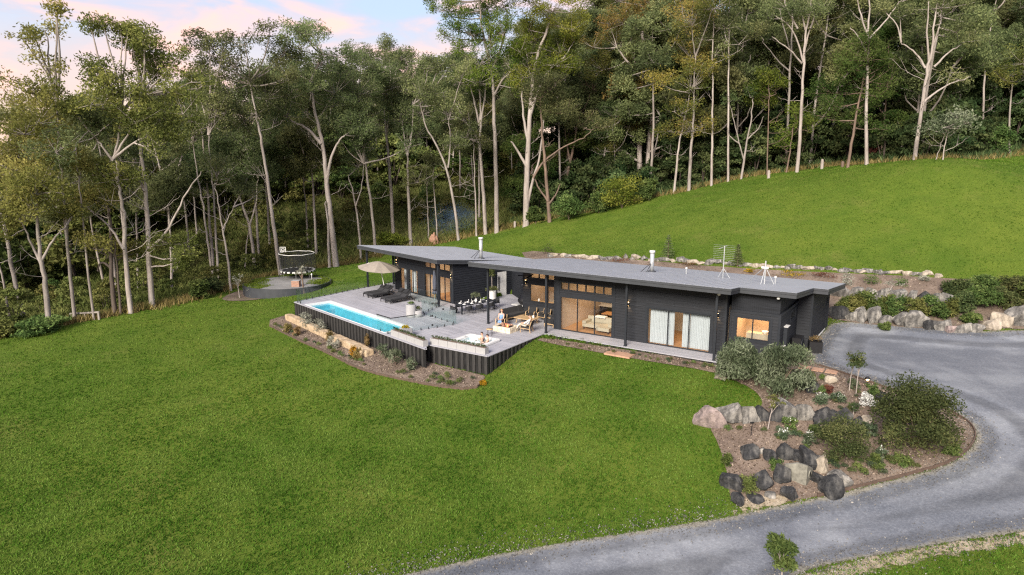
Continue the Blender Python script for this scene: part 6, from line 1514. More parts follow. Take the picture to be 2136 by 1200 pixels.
# ------------------------------------------------------------------ trampoline mound
mc = hit(600, 600); mc = np.array([at(600, 588, -.75)[0], at(600, 588, -.75)[1], 0])
t = thing('trampoline_mound', 'round raised gravel platform with dark curved retaining wall on the lawn', 'platform', (mc[0], mc[1], -.75))
Rm = 4.55; n = 64
mb = MB(); wall = []
for i in range(n):
    a0, a1 = 2 * PI * i / n, 2 * PI * (i + 1) / n; V = []
    for zz in (-1.6, .02):
        for a, r in ((a0, Rm), (a1, Rm), (a1, Rm - .1), (a0, Rm - .1)): V.append((r * math.cos(a), r * math.sin(a), zz))
    mb.add(V, [(4, 5, 6, 7), (0, 1, 5, 4), (2, 3, 7, 6)])
mb.build('retaining_wall', M['fascia'], t)
mb = MB(); mb.add([((Rm - .1) * math.cos(2 * PI * i / n), (Rm - .1) * math.sin(2 * PI * i / n), -.03) for i in range(n)], [tuple(range(n))])
mb.build('gravel_top', speckle('grey_mound_gravel', [(.25, (.12, .12, .125)), (.5, (.2, .2, .2)), (.78, (.34, .33, .32))], .5, 18), t)
bl = rng.random((9000, 2)); a = bl[:, 0] * 2 * PI; r = (Rm - .15) * np.sqrt(bl[:, 1]); k = (((a > 2.6) & (a < 4.3)) | (a < .5) | (a > 5.9)) & (r > 2.0 + rng.random(9000) * 1.3) | ((a < 2.6) & (a > .5) & (r > 3.8))
q = np.stack([r * np.cos(a), r * np.sin(a), np.full(9000, -.03)], 1)[k]; V, Fc, T = blades(q, .12, .07, .5, None, rng, 2); link('turf_patch', npmesh('turf_patch', V, Fc, T), M['l_lawn'], t, kind='stuff')
tp = at(620, 580, -.75); t = thing('trampoline', 'round trampoline with tall dark net enclosure on the gravel mound', 'trampoline', (tp[0], tp[1] + .3, -.76))
Rt = 1.9; n = 40
MB().lathe([(Rt - .25, .86), (Rt - .25, .87)], n).build('mat', M['black'], t)
mb = MB(); mw = MB()
for i in range(n):
    a0, a1 = 2 * PI * i / n, 2 * PI * (i + 1) / n; V = []
    for r, z in ((Rt - .25, .9), (Rt, .9), (Rt, .76), (Rt - .25, .84)):
        for a in (a0, a1): V.append((r * math.cos(a), r * math.sin(a), z))
    q_ = MB().add([V[0], V[2], V[4], V[1], V[3], V[5]], [(0, 1, 4, 3), (1, 2, 5, 4)]) if False else MB().add(V, [(0, 2, 3, 1), (2, 4, 5, 3)]); q_.build('edge_pad', M['black' if i % 2 else 'white'], t)
for i in range(8):
    a = 2 * PI * i / 8 + .2; MB().tube([(Rt * 1.08 * math.cos(a), Rt * 1.08 * math.sin(a), 0), (Rt * .95 * math.cos(a), Rt * .95 * math.sin(a), .78)], .035, 6).build('leg', M['black'], t)
    MB().tube([(Rt * math.cos(a), Rt * math.sin(a), .8), (Rt * 1.04 * math.cos(a), Rt * 1.04 * math.sin(a), 1.8), (Rt * math.cos(a), Rt * math.sin(a), 2.75)], .022, 6).build('net_pole', M['black'], t)
mb = MB(); pts = [(Rt * math.cos(2 * PI * i / n), Rt * math.sin(2 * PI * i / n), 2.75 + .02 * math.sin(8 * 2 * PI * i / n)) for i in range(n + 1)]; mb.tube(pts, .03, 6); mb.build('top_rod', M['white'], t)
def netmat():
    m, nt, b = mat('mesh_net'); tr = N(nt, 'ShaderNodeBsdfTransparent'); mx = N(nt, 'ShaderNodeMixShader'); mx.inputs[0].default_value = .22
    b.inputs['Base Color'].default_value = (.02, .022, .026, 1); b.inputs['Roughness'].default_value = .8
    nt.links.new(tr.outputs[0], mx.inputs[1]); nt.links.new(b.outputs[0], mx.inputs[2]); nt.links.new(mx.outputs[0], nt.nodes['Material Output'].inputs[0]); return m
mb = MB(); mb.add([(Rt * math.cos(2 * PI * i / n), Rt * math.sin(2 * PI * i / n), z) for z in (.88, 2.73) for i in range(n)], [(i, (i + 1) % n, n + (i + 1) % n, n + i) for i in range(n)]); mb.build('net', netmat(), t, True)
hp = MB(); hp.tube([(-1.0, -Rt * .75, 2.75), (-1.0, -Rt * .75, 3.6)], .03, 6); hp.build('hoop_pole', M['black'], t)
MB().add([(-1.3, -Rt * .75, 3.1), (-.7, -Rt * .75, 3.1), (-.7, -Rt * .75, 3.6), (-1.3, -Rt * .75, 3.6), (-1.3, -Rt * .75 - .03, 3.1), (-.7, -Rt * .75 - .03, 3.1), (-.7, -Rt * .75 - .03, 3.6), (-1.3, -Rt * .75 - .03, 3.6)], [(0, 1, 2, 3), (7, 6, 5, 4), (0, 4, 5, 1), (1, 5, 6, 2), (2, 6, 7, 3), (3, 7, 4, 0)]).build('backboard', M['trim'], t)
fm_ = MB()
for a, b in (((-1.3, 3.1), (-.7, 3.1)), ((-.7, 3.1), (-.7, 3.6)), ((-.7, 3.6), (-1.3, 3.6)), ((-1.3, 3.6), (-1.3, 3.1)), ((-1.15, 3.2), (-.85, 3.2)), ((-1.15, 3.2), (-1.15, 3.42)), ((-.85, 3.2), (-.85, 3.42)), ((-1.15, 3.42), (-.85, 3.42))): fm_.bar((a[0], -Rt * .75 - .05, a[1]), (b[0], -Rt * .75 - .05, b[1]), .05)
fm_.build('board_frame', M['white'], t); hr = MB(); hr.tube([(-1.0 + .2 * math.cos(i * PI / 6), -Rt * .75 - .25 + .2 * math.sin(i * PI / 6), 3.12) for i in range(13)], .02, 5); hr.build('hoop', M['white'], t)
p = hit(619, 612); t = thing('brick_pillar', 'low rust brown brick pillar at the edge of the trampoline mound', 'brick pillar', p)
for k in range(9):
    for s in range(3):
        o = .1 if k % 2 else 0
        x0, x1 = max(-.4, -.4 + s * .29 - o), min(.4, -.4 + (s + 1) * .29 - o)
        if s == 2: x1 = .4
        m = MB(); m.box(x0, x1 - .008, -.35 + rng.uniform(0, .012), .35, .01 + k * .15, .15 + k * .15 - .01); m.build('brick', M['brick'], t)
MB().box(-.385, .385, -.33, .33, 0, 1.36).build('mortar_core', M['pot'], t)
sapling('spindly silver leaved tree beside the brick pillar', 634, 613, 631, 566, 13, 20, 'l_pale', 200, 12, 'b_brown', (.2, .06), .1)
sapling('pale leafed spindly sapling left of the trampoline mound', 500, 622, 497, 590, 14, 16, 'l_pale', 150, 13, 'b_pale', (.2, .06), .06)
pbush('shrub', 'twiggy shrub on the soil mound left of the trampoline platform', 'shrub', 512, 610, 34, 40, 'l_under', 500, size=(.2, .06), seed=150)
pbush('shrub', 'pale grey shrub against the dark curved mound wall', 'shrub', 527, 622, 26, 24, 'l_pale', 420, size=(.14, .05), seed=151)
mp_ = sheet('soil_patch', smooth_poly(hits([(455, 628), (480, 612), (530, 600), (560, 622), (520, 628)]), 2), .05, M['mulch'], .5, kind='structure')
p = hit(651, 592); t = thing('path_light', 'short white bollard light on the trampoline mound', 'bollard', (p[0], p[1], -.78)); MB().lathe([(.05, 0), (.05, .45), (.09, .5), (.08, .62), (.03, .66)], 12).build('post', M['white'], t, True)
p = hit(558, 622); t = thing('spotlight', 'small black garden spotlight on the lawn at the mound wall', 'spotlight', p); MB().lathe([(.02, 0), (.02, .25)], 8).build('stake', M['black'], t); MB().tube([(-.1, 0, .3), (.12, 0, .4)], [.06, .09], 10).build('head', M['black'], t)
# low timber rail, fence posts, stump
a, b = hit(148, 668), hit(209, 667); t = thing('timber_rail', 'low weathered timber rail under the gum trees at the lawn edge', 'rail', a); d = b - a
MB().bar((0, 0, .62), (d[0], d[1], d[2] + .72), .14).build('rail', M['b_grey'], t)
for f in (.02, .5, .97): MB().box(d[0] * f - .08, d[0] * f + .08, d[1] * f - .08, d[1] * f + .08, d[2] * f - .2, d[2] * f + .68).build('post', M['b_grey'], t)
for i, (u, v, h, lb) in enumerate([(1603, 372, 16, 'pale fence post on the paddock edge left of the big white gum'), (1714, 353, 20, 'pale fence post on the paddock edge right of the big white gum'), (1074, 474, 12, 'short fence post at the foot of the tall gum by the smoke'), (1757, 349, 12, 'dark fence post beside the wattle tree trunk')]):
    p = hit(u, v); s = px_size(p, 1); t = thing('fence_post', lb, 'fence post', p); MB().lathe([(.2, -.2), (.19, h * s * .8), (.15, h * s), (.02, h * s + .05)], 8).build('post', M['b_pale' if i < 3 else 'b_brown'], t)
p = hit(905, 508); t = thing('tree_stump', 'orange brown broken tree stump at the forest edge behind the far wing', 'tree stump', p)
tl = [(np.array([[x, y, -.3], [x * .9, y * .9, h * .6], [x * .8 + .1, y * .8, h]]), [.42, .34, .12], 8) for x, y, h in ((0, 0, 1.7), (.4, .1, 1.2), (-.4, .1, 1.4), (.1, -.3, .9))]
link('trunk', tubes_mesh('trunk', tl), M['brick'], t)
# ------------------------------------------------------------------ gum trees
def wander(pts, k=3, amp=.12, rg=None):
    """smooth a coarse polyline and give it small bends"""
    pts = [np.array(p, float) for p in pts]
    for _ in range(2):
        q = [pts[0]]
        for a, b in zip(pts[:-1], pts[1:]): q += [a * .75 + b * .25, a * .25 + b * .75]
        q.append(pts[-1]); pts = q
    P_ = np.array(pts)
    if rg is not None and amp: P_[1:] += rg.normal(0, amp, (len(P_) - 1, 3)) * np.linspace(.2, 1, len(P_) - 1)[:, None]
    return P_
def crown_parts(stems, blobs, rg, leaf, dens, csize=1.0, base_clear=0.0):
    """blobs: (centre, radii). Returns clumps and branch tubes from the nearest lower stem point to each clump."""
    sp = np.concatenate([s for s in stems]); cl, tl = [], []
    for c, r in blobs:
        c = np.array(c); r = np.array(r); vol = r[0] * r[1] * r[2]
        n = int(np.clip(vol ** .72 * 2.7 / csize, 4, 30)); tb = rg.uniform(.12, .85)
        sub = sp[sp[:, 2] < c[2] + .2 * r[2]]
        if len(sub) == 0: sub = sp
        w = np.linalg.norm((sub - c) * np.array([1, 1, .8]), axis=1); j = sub[np.argmin(w)]
        hub = c + np.array([0, 0, -r[2] * .45]); m1 = (j + hub) / 2 + np.array([rg.normal(0, .25), rg.normal(0, .25), -.05 * np.linalg.norm(hub - j)])
        L0 = np.linalg.norm(hub - j)
        tl.append((wander([j, m1, hub], 3, .05, rg), None, 5, (.04 + .016 * L0), .03))
        for _ in range(n):
            d = rg.normal(size=3); d /= np.linalg.norm(d); q = rg.random() ** .5
            p = c + d * r * q * 1.08; rr = csize * rg.uniform(.5, 1.35)
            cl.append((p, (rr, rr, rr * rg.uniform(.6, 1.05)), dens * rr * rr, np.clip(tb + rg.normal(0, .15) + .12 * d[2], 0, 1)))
            tl.append((np.array([hub, (hub + p) / 2 + np.array([0, 0, -.12 * rr]), p + d * rr * .5]), None, 3, .04, .012))
    for _ in range(4 + len(blobs) // 3):                      # bare dead side branches below and inside the crown
        j = sp[int(len(stems[0]) * rg.uniform(.3, .75)) if len(stems[0]) < len(sp) or True else 0]; a = rg.random() * 2 * PI; ln = rg.uniform(1.2, 3.6)
        e = j + np.array([math.cos(a) * ln, math.sin(a) * ln, ln * rg.uniform(.1, .9)]); k = j + (e - j) * .5 + np.array([0, 0, -.1 * ln])
        tl.append((wander([j, k, e], 3, .06, rg), None, 4, .038, .01))
        e2 = k + np.array([math.cos(a + .9) * ln * .4, math.sin(a + .9) * ln * .4, ln * .45]); tl.append((np.array([k, (k + e2) / 2, e2]), None, 3, .03, .008))
    return cl, tl
def finish_tree(t, stems, radii, cl, tl, leafm, barkm, leafsz, rg, droop=.55):
    T = []
    for s, (r0, r1) in zip(stems, radii): f = np.linspace(0, 1, len(s)); rr = r0 + (r1 - r0) * f ** .85; rr[0] *= 1.25 if s[0][2] < .5 else 1; T.append((s, rr, 8))
    for pts, _, n, ra, rb in tl: T.append((pts, np.linspace(ra, rb, len(pts)), n))
    link('trunk', tubes_mesh('trunk', T), M[barkm], t)
    V, Fc, Ti = leaves(cl, leafsz, droop, .3, rg, False); link('crown', npmesh('crown', V, Fc, Ti), M[leafm], t)
def key_tree(label, leafm, barkm, rpx, stems, blobs, dens=85, leafsz=(.31, .115), csize=1.0, seed=0, name='gum_tree', amp=.06, cat='tree', foot=None, full=0):
    rg = np.random.default_rng(3000 + seed)
    base = hit(*stems[0][0]) if foot is None else np.array(foot, float)
    D = float((base - CAM) @ _cf); s = D / F_PX
    t = thing(name, label, cat, base)
    def pt(u, v, dy=0.0):
        d = ray(u, v); p = CAM + d * (D / (d @ _cf)) - base; p[1] = 0                # stand in an upright plane at the tree's distance
        e = base[1]; k = (e - 0) / d[1]; p = CAM + d * k - base
        return np.array([p[0], p[1] + dy, p[2]])
    S, Rr = [], []
    for i, st in enumerate(stems):
        dy = 0; pts = []
        off = rg.normal(0, .05) if i else 0
        for k, (u, v) in enumerate(st): pts.append(pt(u, v, (off * k * 4) + (rg.normal(0, .15) if k else 0)))
        if i == 0: pts[0][2] = -.4
        S.append(wander(pts, 3, amp, rg)); f = 1.0 if i == 0 else .55
        f *= .6; Rr.append((rpx * s * f, rpx * s * .26 * f))
    B = []
    for bl in blobs:
        u, v, ru, rv = bl[:4]; c = pt(u, v, rg.normal(0, .55) * ru * s); B.append((c, (ru * s, ru * s * .8, rv * s)))
    if full:
        for c, r in list(B):
            if rg.random() < full: B.append((c + rg.normal(0, .55, 3) * np.array(r) * np.array([1, 1, .8]) - np.array([0, 0, .2 * r[2]]), tuple(np.array(r) * rg.uniform(.55, .85))))
    cl, tl = crown_parts(S, B, rg, leafsz, dens, csize)
    finish_tree(t, S, Rr, cl, tl, leafm, barkm, leafsz, rg)
    return t
K = [
 ('leaning smooth gum at the left frame edge, foremost at the lawn', 'l_olive', 'b_grey', 9, [[(52, 670), (30, 590), (12, 480), (0, 400), (-10, 330)]], [(15, 330, 60, 60), (-10, 430, 50, 50), (40, 270, 50, 40), (10, 215, 50, 35)]),
 ('thin gum trunk right at the left frame edge', 'l_olive', 'b_grey', 5, [[(22, 676), (8, 600), (-5, 520), (-15, 420)]], [(-15, 400, 45, 45)]),
 ('broad leafy gum with three low forks near the left frame edge', 'l_olive', 'b_grey', 11, [[(104, 686), (95, 600), (85, 540), (78, 470), (80, 400)], [(86, 550), (62, 505), (45, 460)], [(86, 545), (108, 505), (128, 475)]], [(60, 430, 50, 40), (95, 385, 52, 42), (30, 480, 38, 35), (130, 440, 40, 25), (50, 350, 52, 40), (20, 410, 40, 40), (100, 320, 45, 35)]),
 ('tall straight gum with dark lower trunk behind the timber rail', 'l_olive', 'b_grey', 7, [[(156, 670), (147, 560), (138, 480), (132, 400), (124, 300), (118, 220)]], [(110, 240, 62, 45), (75, 180, 52, 36), (140, 330, 50, 36), (60, 290, 50, 40), (100, 130, 45, 22), (85, 55, 30, 9), (120, 18, 22, 8), (60, 80, 28, 8)]),
 ('slim pale gum leaning left over the timber rail', 'l_grey', 'b_grey', 5, [[(197, 667), (183, 560), (172, 470), (165, 380), (160, 300)]], [(165, 300, 45, 40), (180, 240, 40, 30)]),
 ('thick dark fibrous trunk with drooping dead branches at the lawn edge', 'l_olive', 'b_dark', 10, [[(240, 657), (234, 560), (232, 500), (228, 440)], [(252, 655), (245, 570), (243, 505)], [(234, 560), (212, 545), (203, 565)]], [(215, 505, 55, 22), (255, 520, 45, 20), (205, 400, 50, 28)]),
 ('big spreading gum whose forked white limbs show high in its crown', 'l_olive', 'b_pale', 10, [[(273, 654), (265, 590), (258, 520), (260, 450), (252, 400), (242, 350), (237, 330)], [(237, 332), (246, 280), (252, 235)], [(237, 330), (262, 285), (284, 250)], [(238, 330), (275, 300), (312, 283)], [(236, 335), (222, 310), (208, 295)], [(258, 520), (230, 470), (190, 445)]], [(250, 200, 62, 40), (200, 150, 55, 35), (300, 240, 50, 38), (215, 250, 45, 30), (180, 355, 50, 24), (245, 365, 55, 22), (330, 290, 40, 30), (250, 120, 55, 25), (165, 210, 45, 35), (215, 45, 28, 8), (240, 55, 25, 8), (140, 400, 45, 20)]),
 ('big straight white gum standing foremost at the corner of the lawn', 'l_olive', 'b_pale', 11, [[(318, 642), (312, 540), (306, 460), (302, 400), (296, 330), (292, 260), (296, 200)], [(302, 400), (280, 370), (250, 360)], [(312, 520), (350, 485), (378, 420), (420, 360)]], [(300, 110, 55, 35), (345, 170, 52, 38), (330, 235, 55, 38), (270, 80, 42, 25), (390, 235, 38, 42), (370, 120, 35, 20), (300, 65, 26, 9), (318, 90, 26, 9), (350, 500, 40, 20), (385, 530, 28, 14), (395, 160, 30, 22), (285, 170, 45, 30)]),
 ('thin gum stem just right of the big white corner gum', 'l_grey', 'b_grey', 4, [[(364, 603), (357, 520), (350, 440), (348, 370)]], [(350, 340, 35, 30)]),
 ('thin gum in the gully left of the paired leaning trunks', 'l_grey', 'b_grey', 5, [[(395, 534), (388, 460), (382, 400), (378, 330), (376, 280)]], [(378, 270, 42, 40), (365, 215, 38, 30), (390, 180, 30, 20)]),
 ('left of three slim gums leaning left above the round shrub', 'l_grey', 'b_pale', 5, [[(446, 588), (435, 510), (425, 440), (408, 365), (400, 300)]], [(400, 260, 42, 45), (418, 200, 40, 35), (395, 160, 30, 22)]),
 ('middle of three slim gums leaning left above the round shrub', 'l_grey', 'b_pale', 5, [[(457, 594), (450, 500), (444, 400), (440, 340), (436, 280)]], [(440, 240, 45, 45), (452, 170, 42, 35), (470, 220, 35, 35), (470, 70, 40, 16), (440, 100, 38, 18)]),
 ('right of three slim gums, nearest the trampoline mound', 'l_grey', 'b_pale', 5, [[(482, 607), (474, 540), (464, 480), (456, 425), (448, 385)], [(464, 480), (478, 450), (492, 430)]], [(465, 350, 40, 40), (490, 400, 30, 25)]),
 ('forked gum with bare white limbs left of the trampoline', 'l_grey', 'b_pale', 7, [[(532, 562), (525, 500), (518, 460), (505, 430), (497, 395), (480, 388)], [(512, 562), (512, 520), (518, 470)], [(521, 470), (534, 430), (540, 370)]], [(500, 350, 45, 45), (545, 335, 40, 40), (478, 290, 42, 40), (520, 280, 40, 35)]),
 ('tall white gum leaning left behind the trampoline', 'l_grey', 'b_pale', 8, [[(586, 576), (576, 500), (564, 420), (551, 330), (544, 280), (532, 230), (520, 170)]], [(500, 130, 52, 30), (440, 95, 48, 20), (545, 190, 48, 35), (580, 100, 40, 25), (470, 170, 48, 35), (570, 60, 32, 14), (600, 150, 35, 25), (420, 130, 35, 18), (510, 240, 40, 30)]),
 ('thin grey gum stem directly behind the trampoline net', 'l_grey', 'b_grey', 4, [[(643, 522), (638, 430), (630, 350), (625, 290)]], [(625, 260, 42, 45), (650, 210, 38, 40)]),
 ('largest white gum with twin trunks right of the trampoline', 'l_grey', 'b_pale', 12, [[(702, 558), (692, 470), (683, 400), (678, 340), (668, 280), (655, 230), (648, 170)], [(681, 390), (690, 330), (706, 298), (722, 282)], [(670, 300), (640, 265), (612, 255), (585, 235)], [(688, 560), (686, 480), (681, 420)], [(648, 175), (660, 140), (672, 110)]], [(640, 100, 52, 24), (598, 130, 50, 28), (672, 125, 40, 25), (690, 175, 50, 38), (575, 170, 45, 32), (730, 250, 42, 36), (620, 62, 38, 13), (662, 62, 28, 12), (610, 195, 45, 35), (655, 185, 42, 30), (600, 230, 40, 30)]),
 ('slender gum beyond the tip of the far verandah roof', 'l_grey', 'b_pale', 5, [[(753, 542), (748, 470), (738, 410), (725, 365)], [(742, 430), (755, 390), (760, 340)]], [(735, 330, 45, 42), (765, 290, 40, 38), (712, 270, 38, 35), (740, 240, 38, 30)]),
 ('tall slender gum behind the umbrella end of the far roof', 'l_grey', 'b_pale', 6, [[(784, 530), (776, 440), (766, 370), (760, 320), (752, 270), (747, 215)]], [(750, 185, 55, 38), (718, 150, 45, 24), (790, 145, 45, 24), (772, 230, 42, 38), (735, 115, 36, 14)]),
 ('pale straight gum over the middle of the far roof', 'l_grey', 'b_pale', 7, [[(821, 498), (816, 400), (810, 320), (805, 270), (800, 210)], [(806, 290), (812, 240), (816, 190)]], [(800, 160, 58, 36), (832, 118, 50, 18), (768, 120, 45, 20), (850, 178, 42, 36), (820, 205, 45, 35), (805, 92, 30, 10)]),
 ('grey barked gum forking high above the far roof', 'l_grey', 'b_grey', 8, [[(857, 514), (854, 430), (850, 360), (850, 320)], [(850, 325), (842, 290), (838, 250)], [(850, 325), (860, 280), (862, 220)]], [(860, 180, 55, 36), (890, 138, 50, 20), (830, 235, 42, 40), (882, 220, 48, 42), (860, 270, 42, 30)]),
 ('very thin gum stem beside the orange stump', 'l_grey', 'b_grey', 3, [[(894, 502), (892, 440), (890, 390)]], [(890, 370, 28, 24)]),
 ('thin gum stem just right of the orange stump', 'l_grey', 'b_grey', 3.5, [[(913, 503), (909, 440), (903, 380), (905, 340)]], [(905, 330, 32, 30)]),
 ('gum bending left out of the blue smoke', 'l_grey', 'b_grey', 6, [[(957, 502), (950, 440), (935, 360), (915, 310), (890, 270), (878, 220)], [(935, 350), (940, 300), (935, 250)]], [(900, 182, 50, 32), (932, 222, 45, 38), (962, 150, 42, 24), (945, 290, 40, 28), (915, 130, 40, 16)]),
 ('thin pale gum at the right edge of the smoke', 'l_grey', 'b_pale', 4, [[(994, 494), (992, 420), (990, 370), (988, 300)]], [(985, 280, 32, 28), (975, 240, 35, 28)]),
 ('bare limbed silver gum with long left branches at the paddock corner', 'l_grey', 'b_pale', 8, [[(1013, 488), (1010, 420), (1003, 340), (1000, 300), (1003, 240), (1000, 185)], [(1000, 300), (985, 270), (960, 245), (922, 252)], [(972, 258), (952, 220), (937, 180)], [(1000, 262), (990, 210), (975, 165)], [(1003, 255), (1010, 215), (1014, 180)]], [(990, 158, 38, 26), (1012, 145, 38, 26), (955, 152, 36, 26), (935, 190, 24, 16)]),
 ('tallest white columnar gum at the paddock corner, bright green tuft climbing its top', 'l_vivid', 'b_pale', 9, [[(1036, 485), (1036, 400), (1033, 300), (1030, 230), (1029, 185), (1020, 120), (1005, 60), (1000, 0)], [(1030, 200), (1048, 165), (1068, 148)], [(1025, 150), (1050, 90), (1060, 30)]], [(1000, 120, 40, 40), (985, 62, 45, 34), (1010, 10, 52, 26), (935, 25, 42, 14), (958, 62, 36, 16), (1050, 60, 40, 34), (1060, 120, 35, 30), (1020, 172, 45, 22), (920, -8, 40, 14), (1045, -30, 60, 26), (990, -55, 62, 26), (1025, 80, 30, 40), (1000, 165, 40, 25)]),
 ('huge white gum with many upright limbs on the paddock edge', 'l_vivid', 'b_pale', 12, [[(1097, 472), (1098, 400), (1101, 330), (1104, 260), (1110, 190), (1115, 140), (1130, 90), (1150, 40)], [(1103, 300), (1092, 250), (1088, 190)], [(1100, 350), (1080, 315), (1066, 295)], [(1106, 240), (1125, 180), (1150, 140), (1178, 122)], [(1098, 440), (1112, 370), (1126, 330), (1134, 250)]], [(1120, 62, 60, 36), (1170, 92, 55, 32), (1150, 20, 62, 26), (1100, -15, 62, 26), (1192, 52, 50, 28), (1150, 132, 42, 22), (1090, 150, 32, 28), (1085, 100, 35, 25), (1130, 165, 35, 25)]),
 ('reddish barked gum with a long right branch on the paddock edge', 'l_grey', 'b_brown', 8, [[(1147, 464), (1142, 400), (1136, 330), (1130, 270), (1128, 205)], [(1112, 372), (1130, 340), (1170, 308), (1215, 290), (1240, 268)], [(1143, 420), (1122, 390), (1112, 365)], [(1146, 425), (1160, 405), (1168, 385)]], [(1140, 180, 42, 36), (1215, 250, 34, 26), (1180, 222, 42, 38), (1245, 255, 25, 14), (1110, 200, 30, 25)]),
 ('brown gum leaning right behind the paddock edge shrubs', 'l_grey', 'b_brown', 8, [[(1173, 418), (1185, 360), (1198, 300), (1207, 240)], [(1190, 340), (1180, 290), (1178, 250)]], [(1207, 208, 46, 42), (1232, 170, 42, 38), (1180, 190, 36, 30), (1250, 215, 32, 25)]),
 ('massive golden tipped gum filling the top middle of the forest', 'l_gold', 'b_pale', 11, [[(1337, 395), (1334, 330), (1337, 250), (1342, 180), (1343, 120), (1340, 60), (1335, 10)], [(1338, 270), (1312, 245), (1300, 200)], [(1336, 340), (1300, 315), (1268, 292)], [(1342, 180), (1375, 140), (1395, 95)], [(1342, 170), (1310, 130), (1285, 95)]], [(1330, 100, 48, 36), (1290, 82, 45, 30), (1370, 132, 50, 34), (1310, 182, 45, 26), (1382, 190, 45, 30), (1300, 40, 50, 26), (1370, 52, 50, 36), (1402, 90, 45, 30), (1272, 290, 30, 18), (1312, 242, 38, 30), (1360, 12, 60, 26), (1290, -10, 52, 26), (1345, 215, 36, 26), (1260, 130, 40, 28), (1420, 150, 40, 30)]),
 ('second trunk close right of the massive golden gum', 'l_gold', 'b_pale', 8, [[(1352, 393), (1352, 330), (1356, 260), (1362, 195)], [(1352, 318), (1390, 302), (1412, 290), (1424, 272)], [(1353, 300), (1370, 250), (1395, 215)]], [(1400, 160, 40, 36), (1365, 170, 35, 30), (1425, 260, 22, 12)]),
 ('short third trunk right of the massive golden gum', 'l_gold', 'b_brown', 6, [[(1363, 392), (1361, 340), (1358, 290), (1362, 240)]], [(1365, 220, 32, 26)]),
 ('slim pale gum leaning right at the paddock edge', 'l_gold', 'b_pale', 5, [[(1405, 404), (1412, 340), (1418, 295), (1427, 255), (1440, 190)]], [(1438, 170, 42, 38), (1420, 228, 32, 22), (1460, 140, 38, 30)]),
 ('straight grey gum with a golden umbrella crown at the paddock edge', 'l_gold', 'b_grey', 7, [[(1437, 398), (1440, 340), (1444, 280), (1448, 225), (1450, 120)]], [(1440, 262, 40, 26), (1400, 264, 35, 20), (1472, 252, 30, 24), (1450, 100, 45, 38), (1440, 40, 52, 36), (1470, 20, 40, 25)]),
 ('dead looking Y shaped grey tree at the paddock edge', 'l_brown', 'b_grey', 5, [[(1545, 374), (1552, 330), (1560, 290), (1568, 235), (1572, 205)], [(1552, 335), (1540, 290), (1532, 250), (1525, 215)], [(1560, 290), (1580, 270), (1590, 245)], [(1542, 300), (1522, 285), (1515, 265)]], [(1565, 195, 16, 12), (1530, 205, 14, 10)]),
 ('tall white gum with a wide vase of bare limbs on the paddock edge', 'l_grey', 'b_pale', 7, [[(1662, 360), (1668, 280), (1672, 200), (1678, 120), (1680, 70), (1690, 20), (1695, -30)], [(1676, 130), (1665, 80), (1650, 50), (1610, 22)], [(1677, 110), (1690, 60), (1714, 8)], [(1672, 132), (1650, 110), (1608, 78)], [(1680, 62), (1664, 5)], [(1664, 60), (1640, 15), (1635, -10)], [(1690, 60), (1700, 35), (1702, -5)]], [(1650, 10, 58, 22), (1702, 22, 48, 22), (1608, 30, 38, 18)]),
 ('bushy green tree wrapped round the base of the bare limbed white gum', 'l_vivid', 'b_brown', 4, [[(1640, 360), (1648, 310), (1655, 260)]], [(1668, 242, 30, 26), (1650, 272, 32, 20), (1685, 265, 24, 20), (1640, 300, 26, 14)]),
 ('feathery wattle tree with a layered crown on the paddock edge', 'l_wattle', 'b_brown', 6, [[(1768, 350), (1778, 290), (1790, 230), (1797, 190), (1805, 120)]], [(1800, 112, 45, 34), (1832, 140, 45, 30), (1770, 132, 45, 30), (1802, 82, 32, 16), (1758, 180, 52, 22), (1832, 190, 46, 26), (1790, 250, 46, 20), (1832, 262, 35, 16), (1740, 215, 36, 18), (1850, 165, 35, 25)]),
 ('white gum with a long arching right limb above the paddock', 'l_grey', 'b_pale', 8, [[(1908, 334), (1916, 280), (1922, 220), (1930, 160), (1940, 120), (1945, 70), (1955, 10)], [(1928, 180), (1945, 130), (1962, 60), (1985, 20)], [(1926, 214), (1960, 186), (1995, 170), (2032, 160)], [(1930, 142), (1915, 105), (1888, 88)], [(1938, 130), (1928, 60), (1930, 5)], [(1948, 140), (1980, 110), (2012, 90)]], [(1960, 8, 58, 22), (2012, 80, 36, 18), (1900, 18, 40, 20), (1988, 60, 36, 22), (2005, 158, 38, 12), (1955, 45, 34, 16)]),
 ('small tree with white dusted leaves in front of the paddock forest', 'l_silver', 'b_pale', 3, [[(1966, 334), (1972, 300), (1978, 268)], [(1952, 333), (1962, 300), (1968, 280)]], [(1975, 255, 42, 16), (1998, 245, 30, 12), (1950, 262, 30, 12)]),
 ('small open crowned tree left of the white dusted tree', 'l_mid', 'b_grey', 3, [[(1878, 330), (1882, 290), (1890, 262)], [(1882, 300), (1870, 275)]], [(1886, 245, 34, 20), (1870, 262, 26, 14)]),
 ('yellow green wattle ball left of the bare limbed white gum', 'l_vivid', 'b_brown', 3, [[(1600, 366), (1602, 260), (1604, 200)]], [(1604, 150, 26, 18), (1594, 175, 36, 22), (1620, 180, 28, 22), (1600, 200, 36, 16)]),
 ('white gum with a high three pronged fork behind the wattle tree', 'l_dark', 'b_pale', 7, [[(1808, 344), (1806, 250), (1808, 150), (1811, 80), (1812, 40), (1815, -25)], [(1811, 78), (1796, 25), (1791, -20)], [(1812, 82), (1850, 42), (1876, 5)], [(1809, 110), (1785, 75), (1768, 60)]], [(1820, -35, 60, 22), (1885, -5, 35, 14)]),
 ('tall straight pale pole of a gum right of the golden umbrella crown', 'l_grey', 'b_pale', 5, [[(1484, 388), (1486, 290), (1487, 200), (1487, 120), (1490, 20)]], [(1490, 10, 45, 30), (1468, 70, 34, 26), (1512, 50, 30, 24)]),
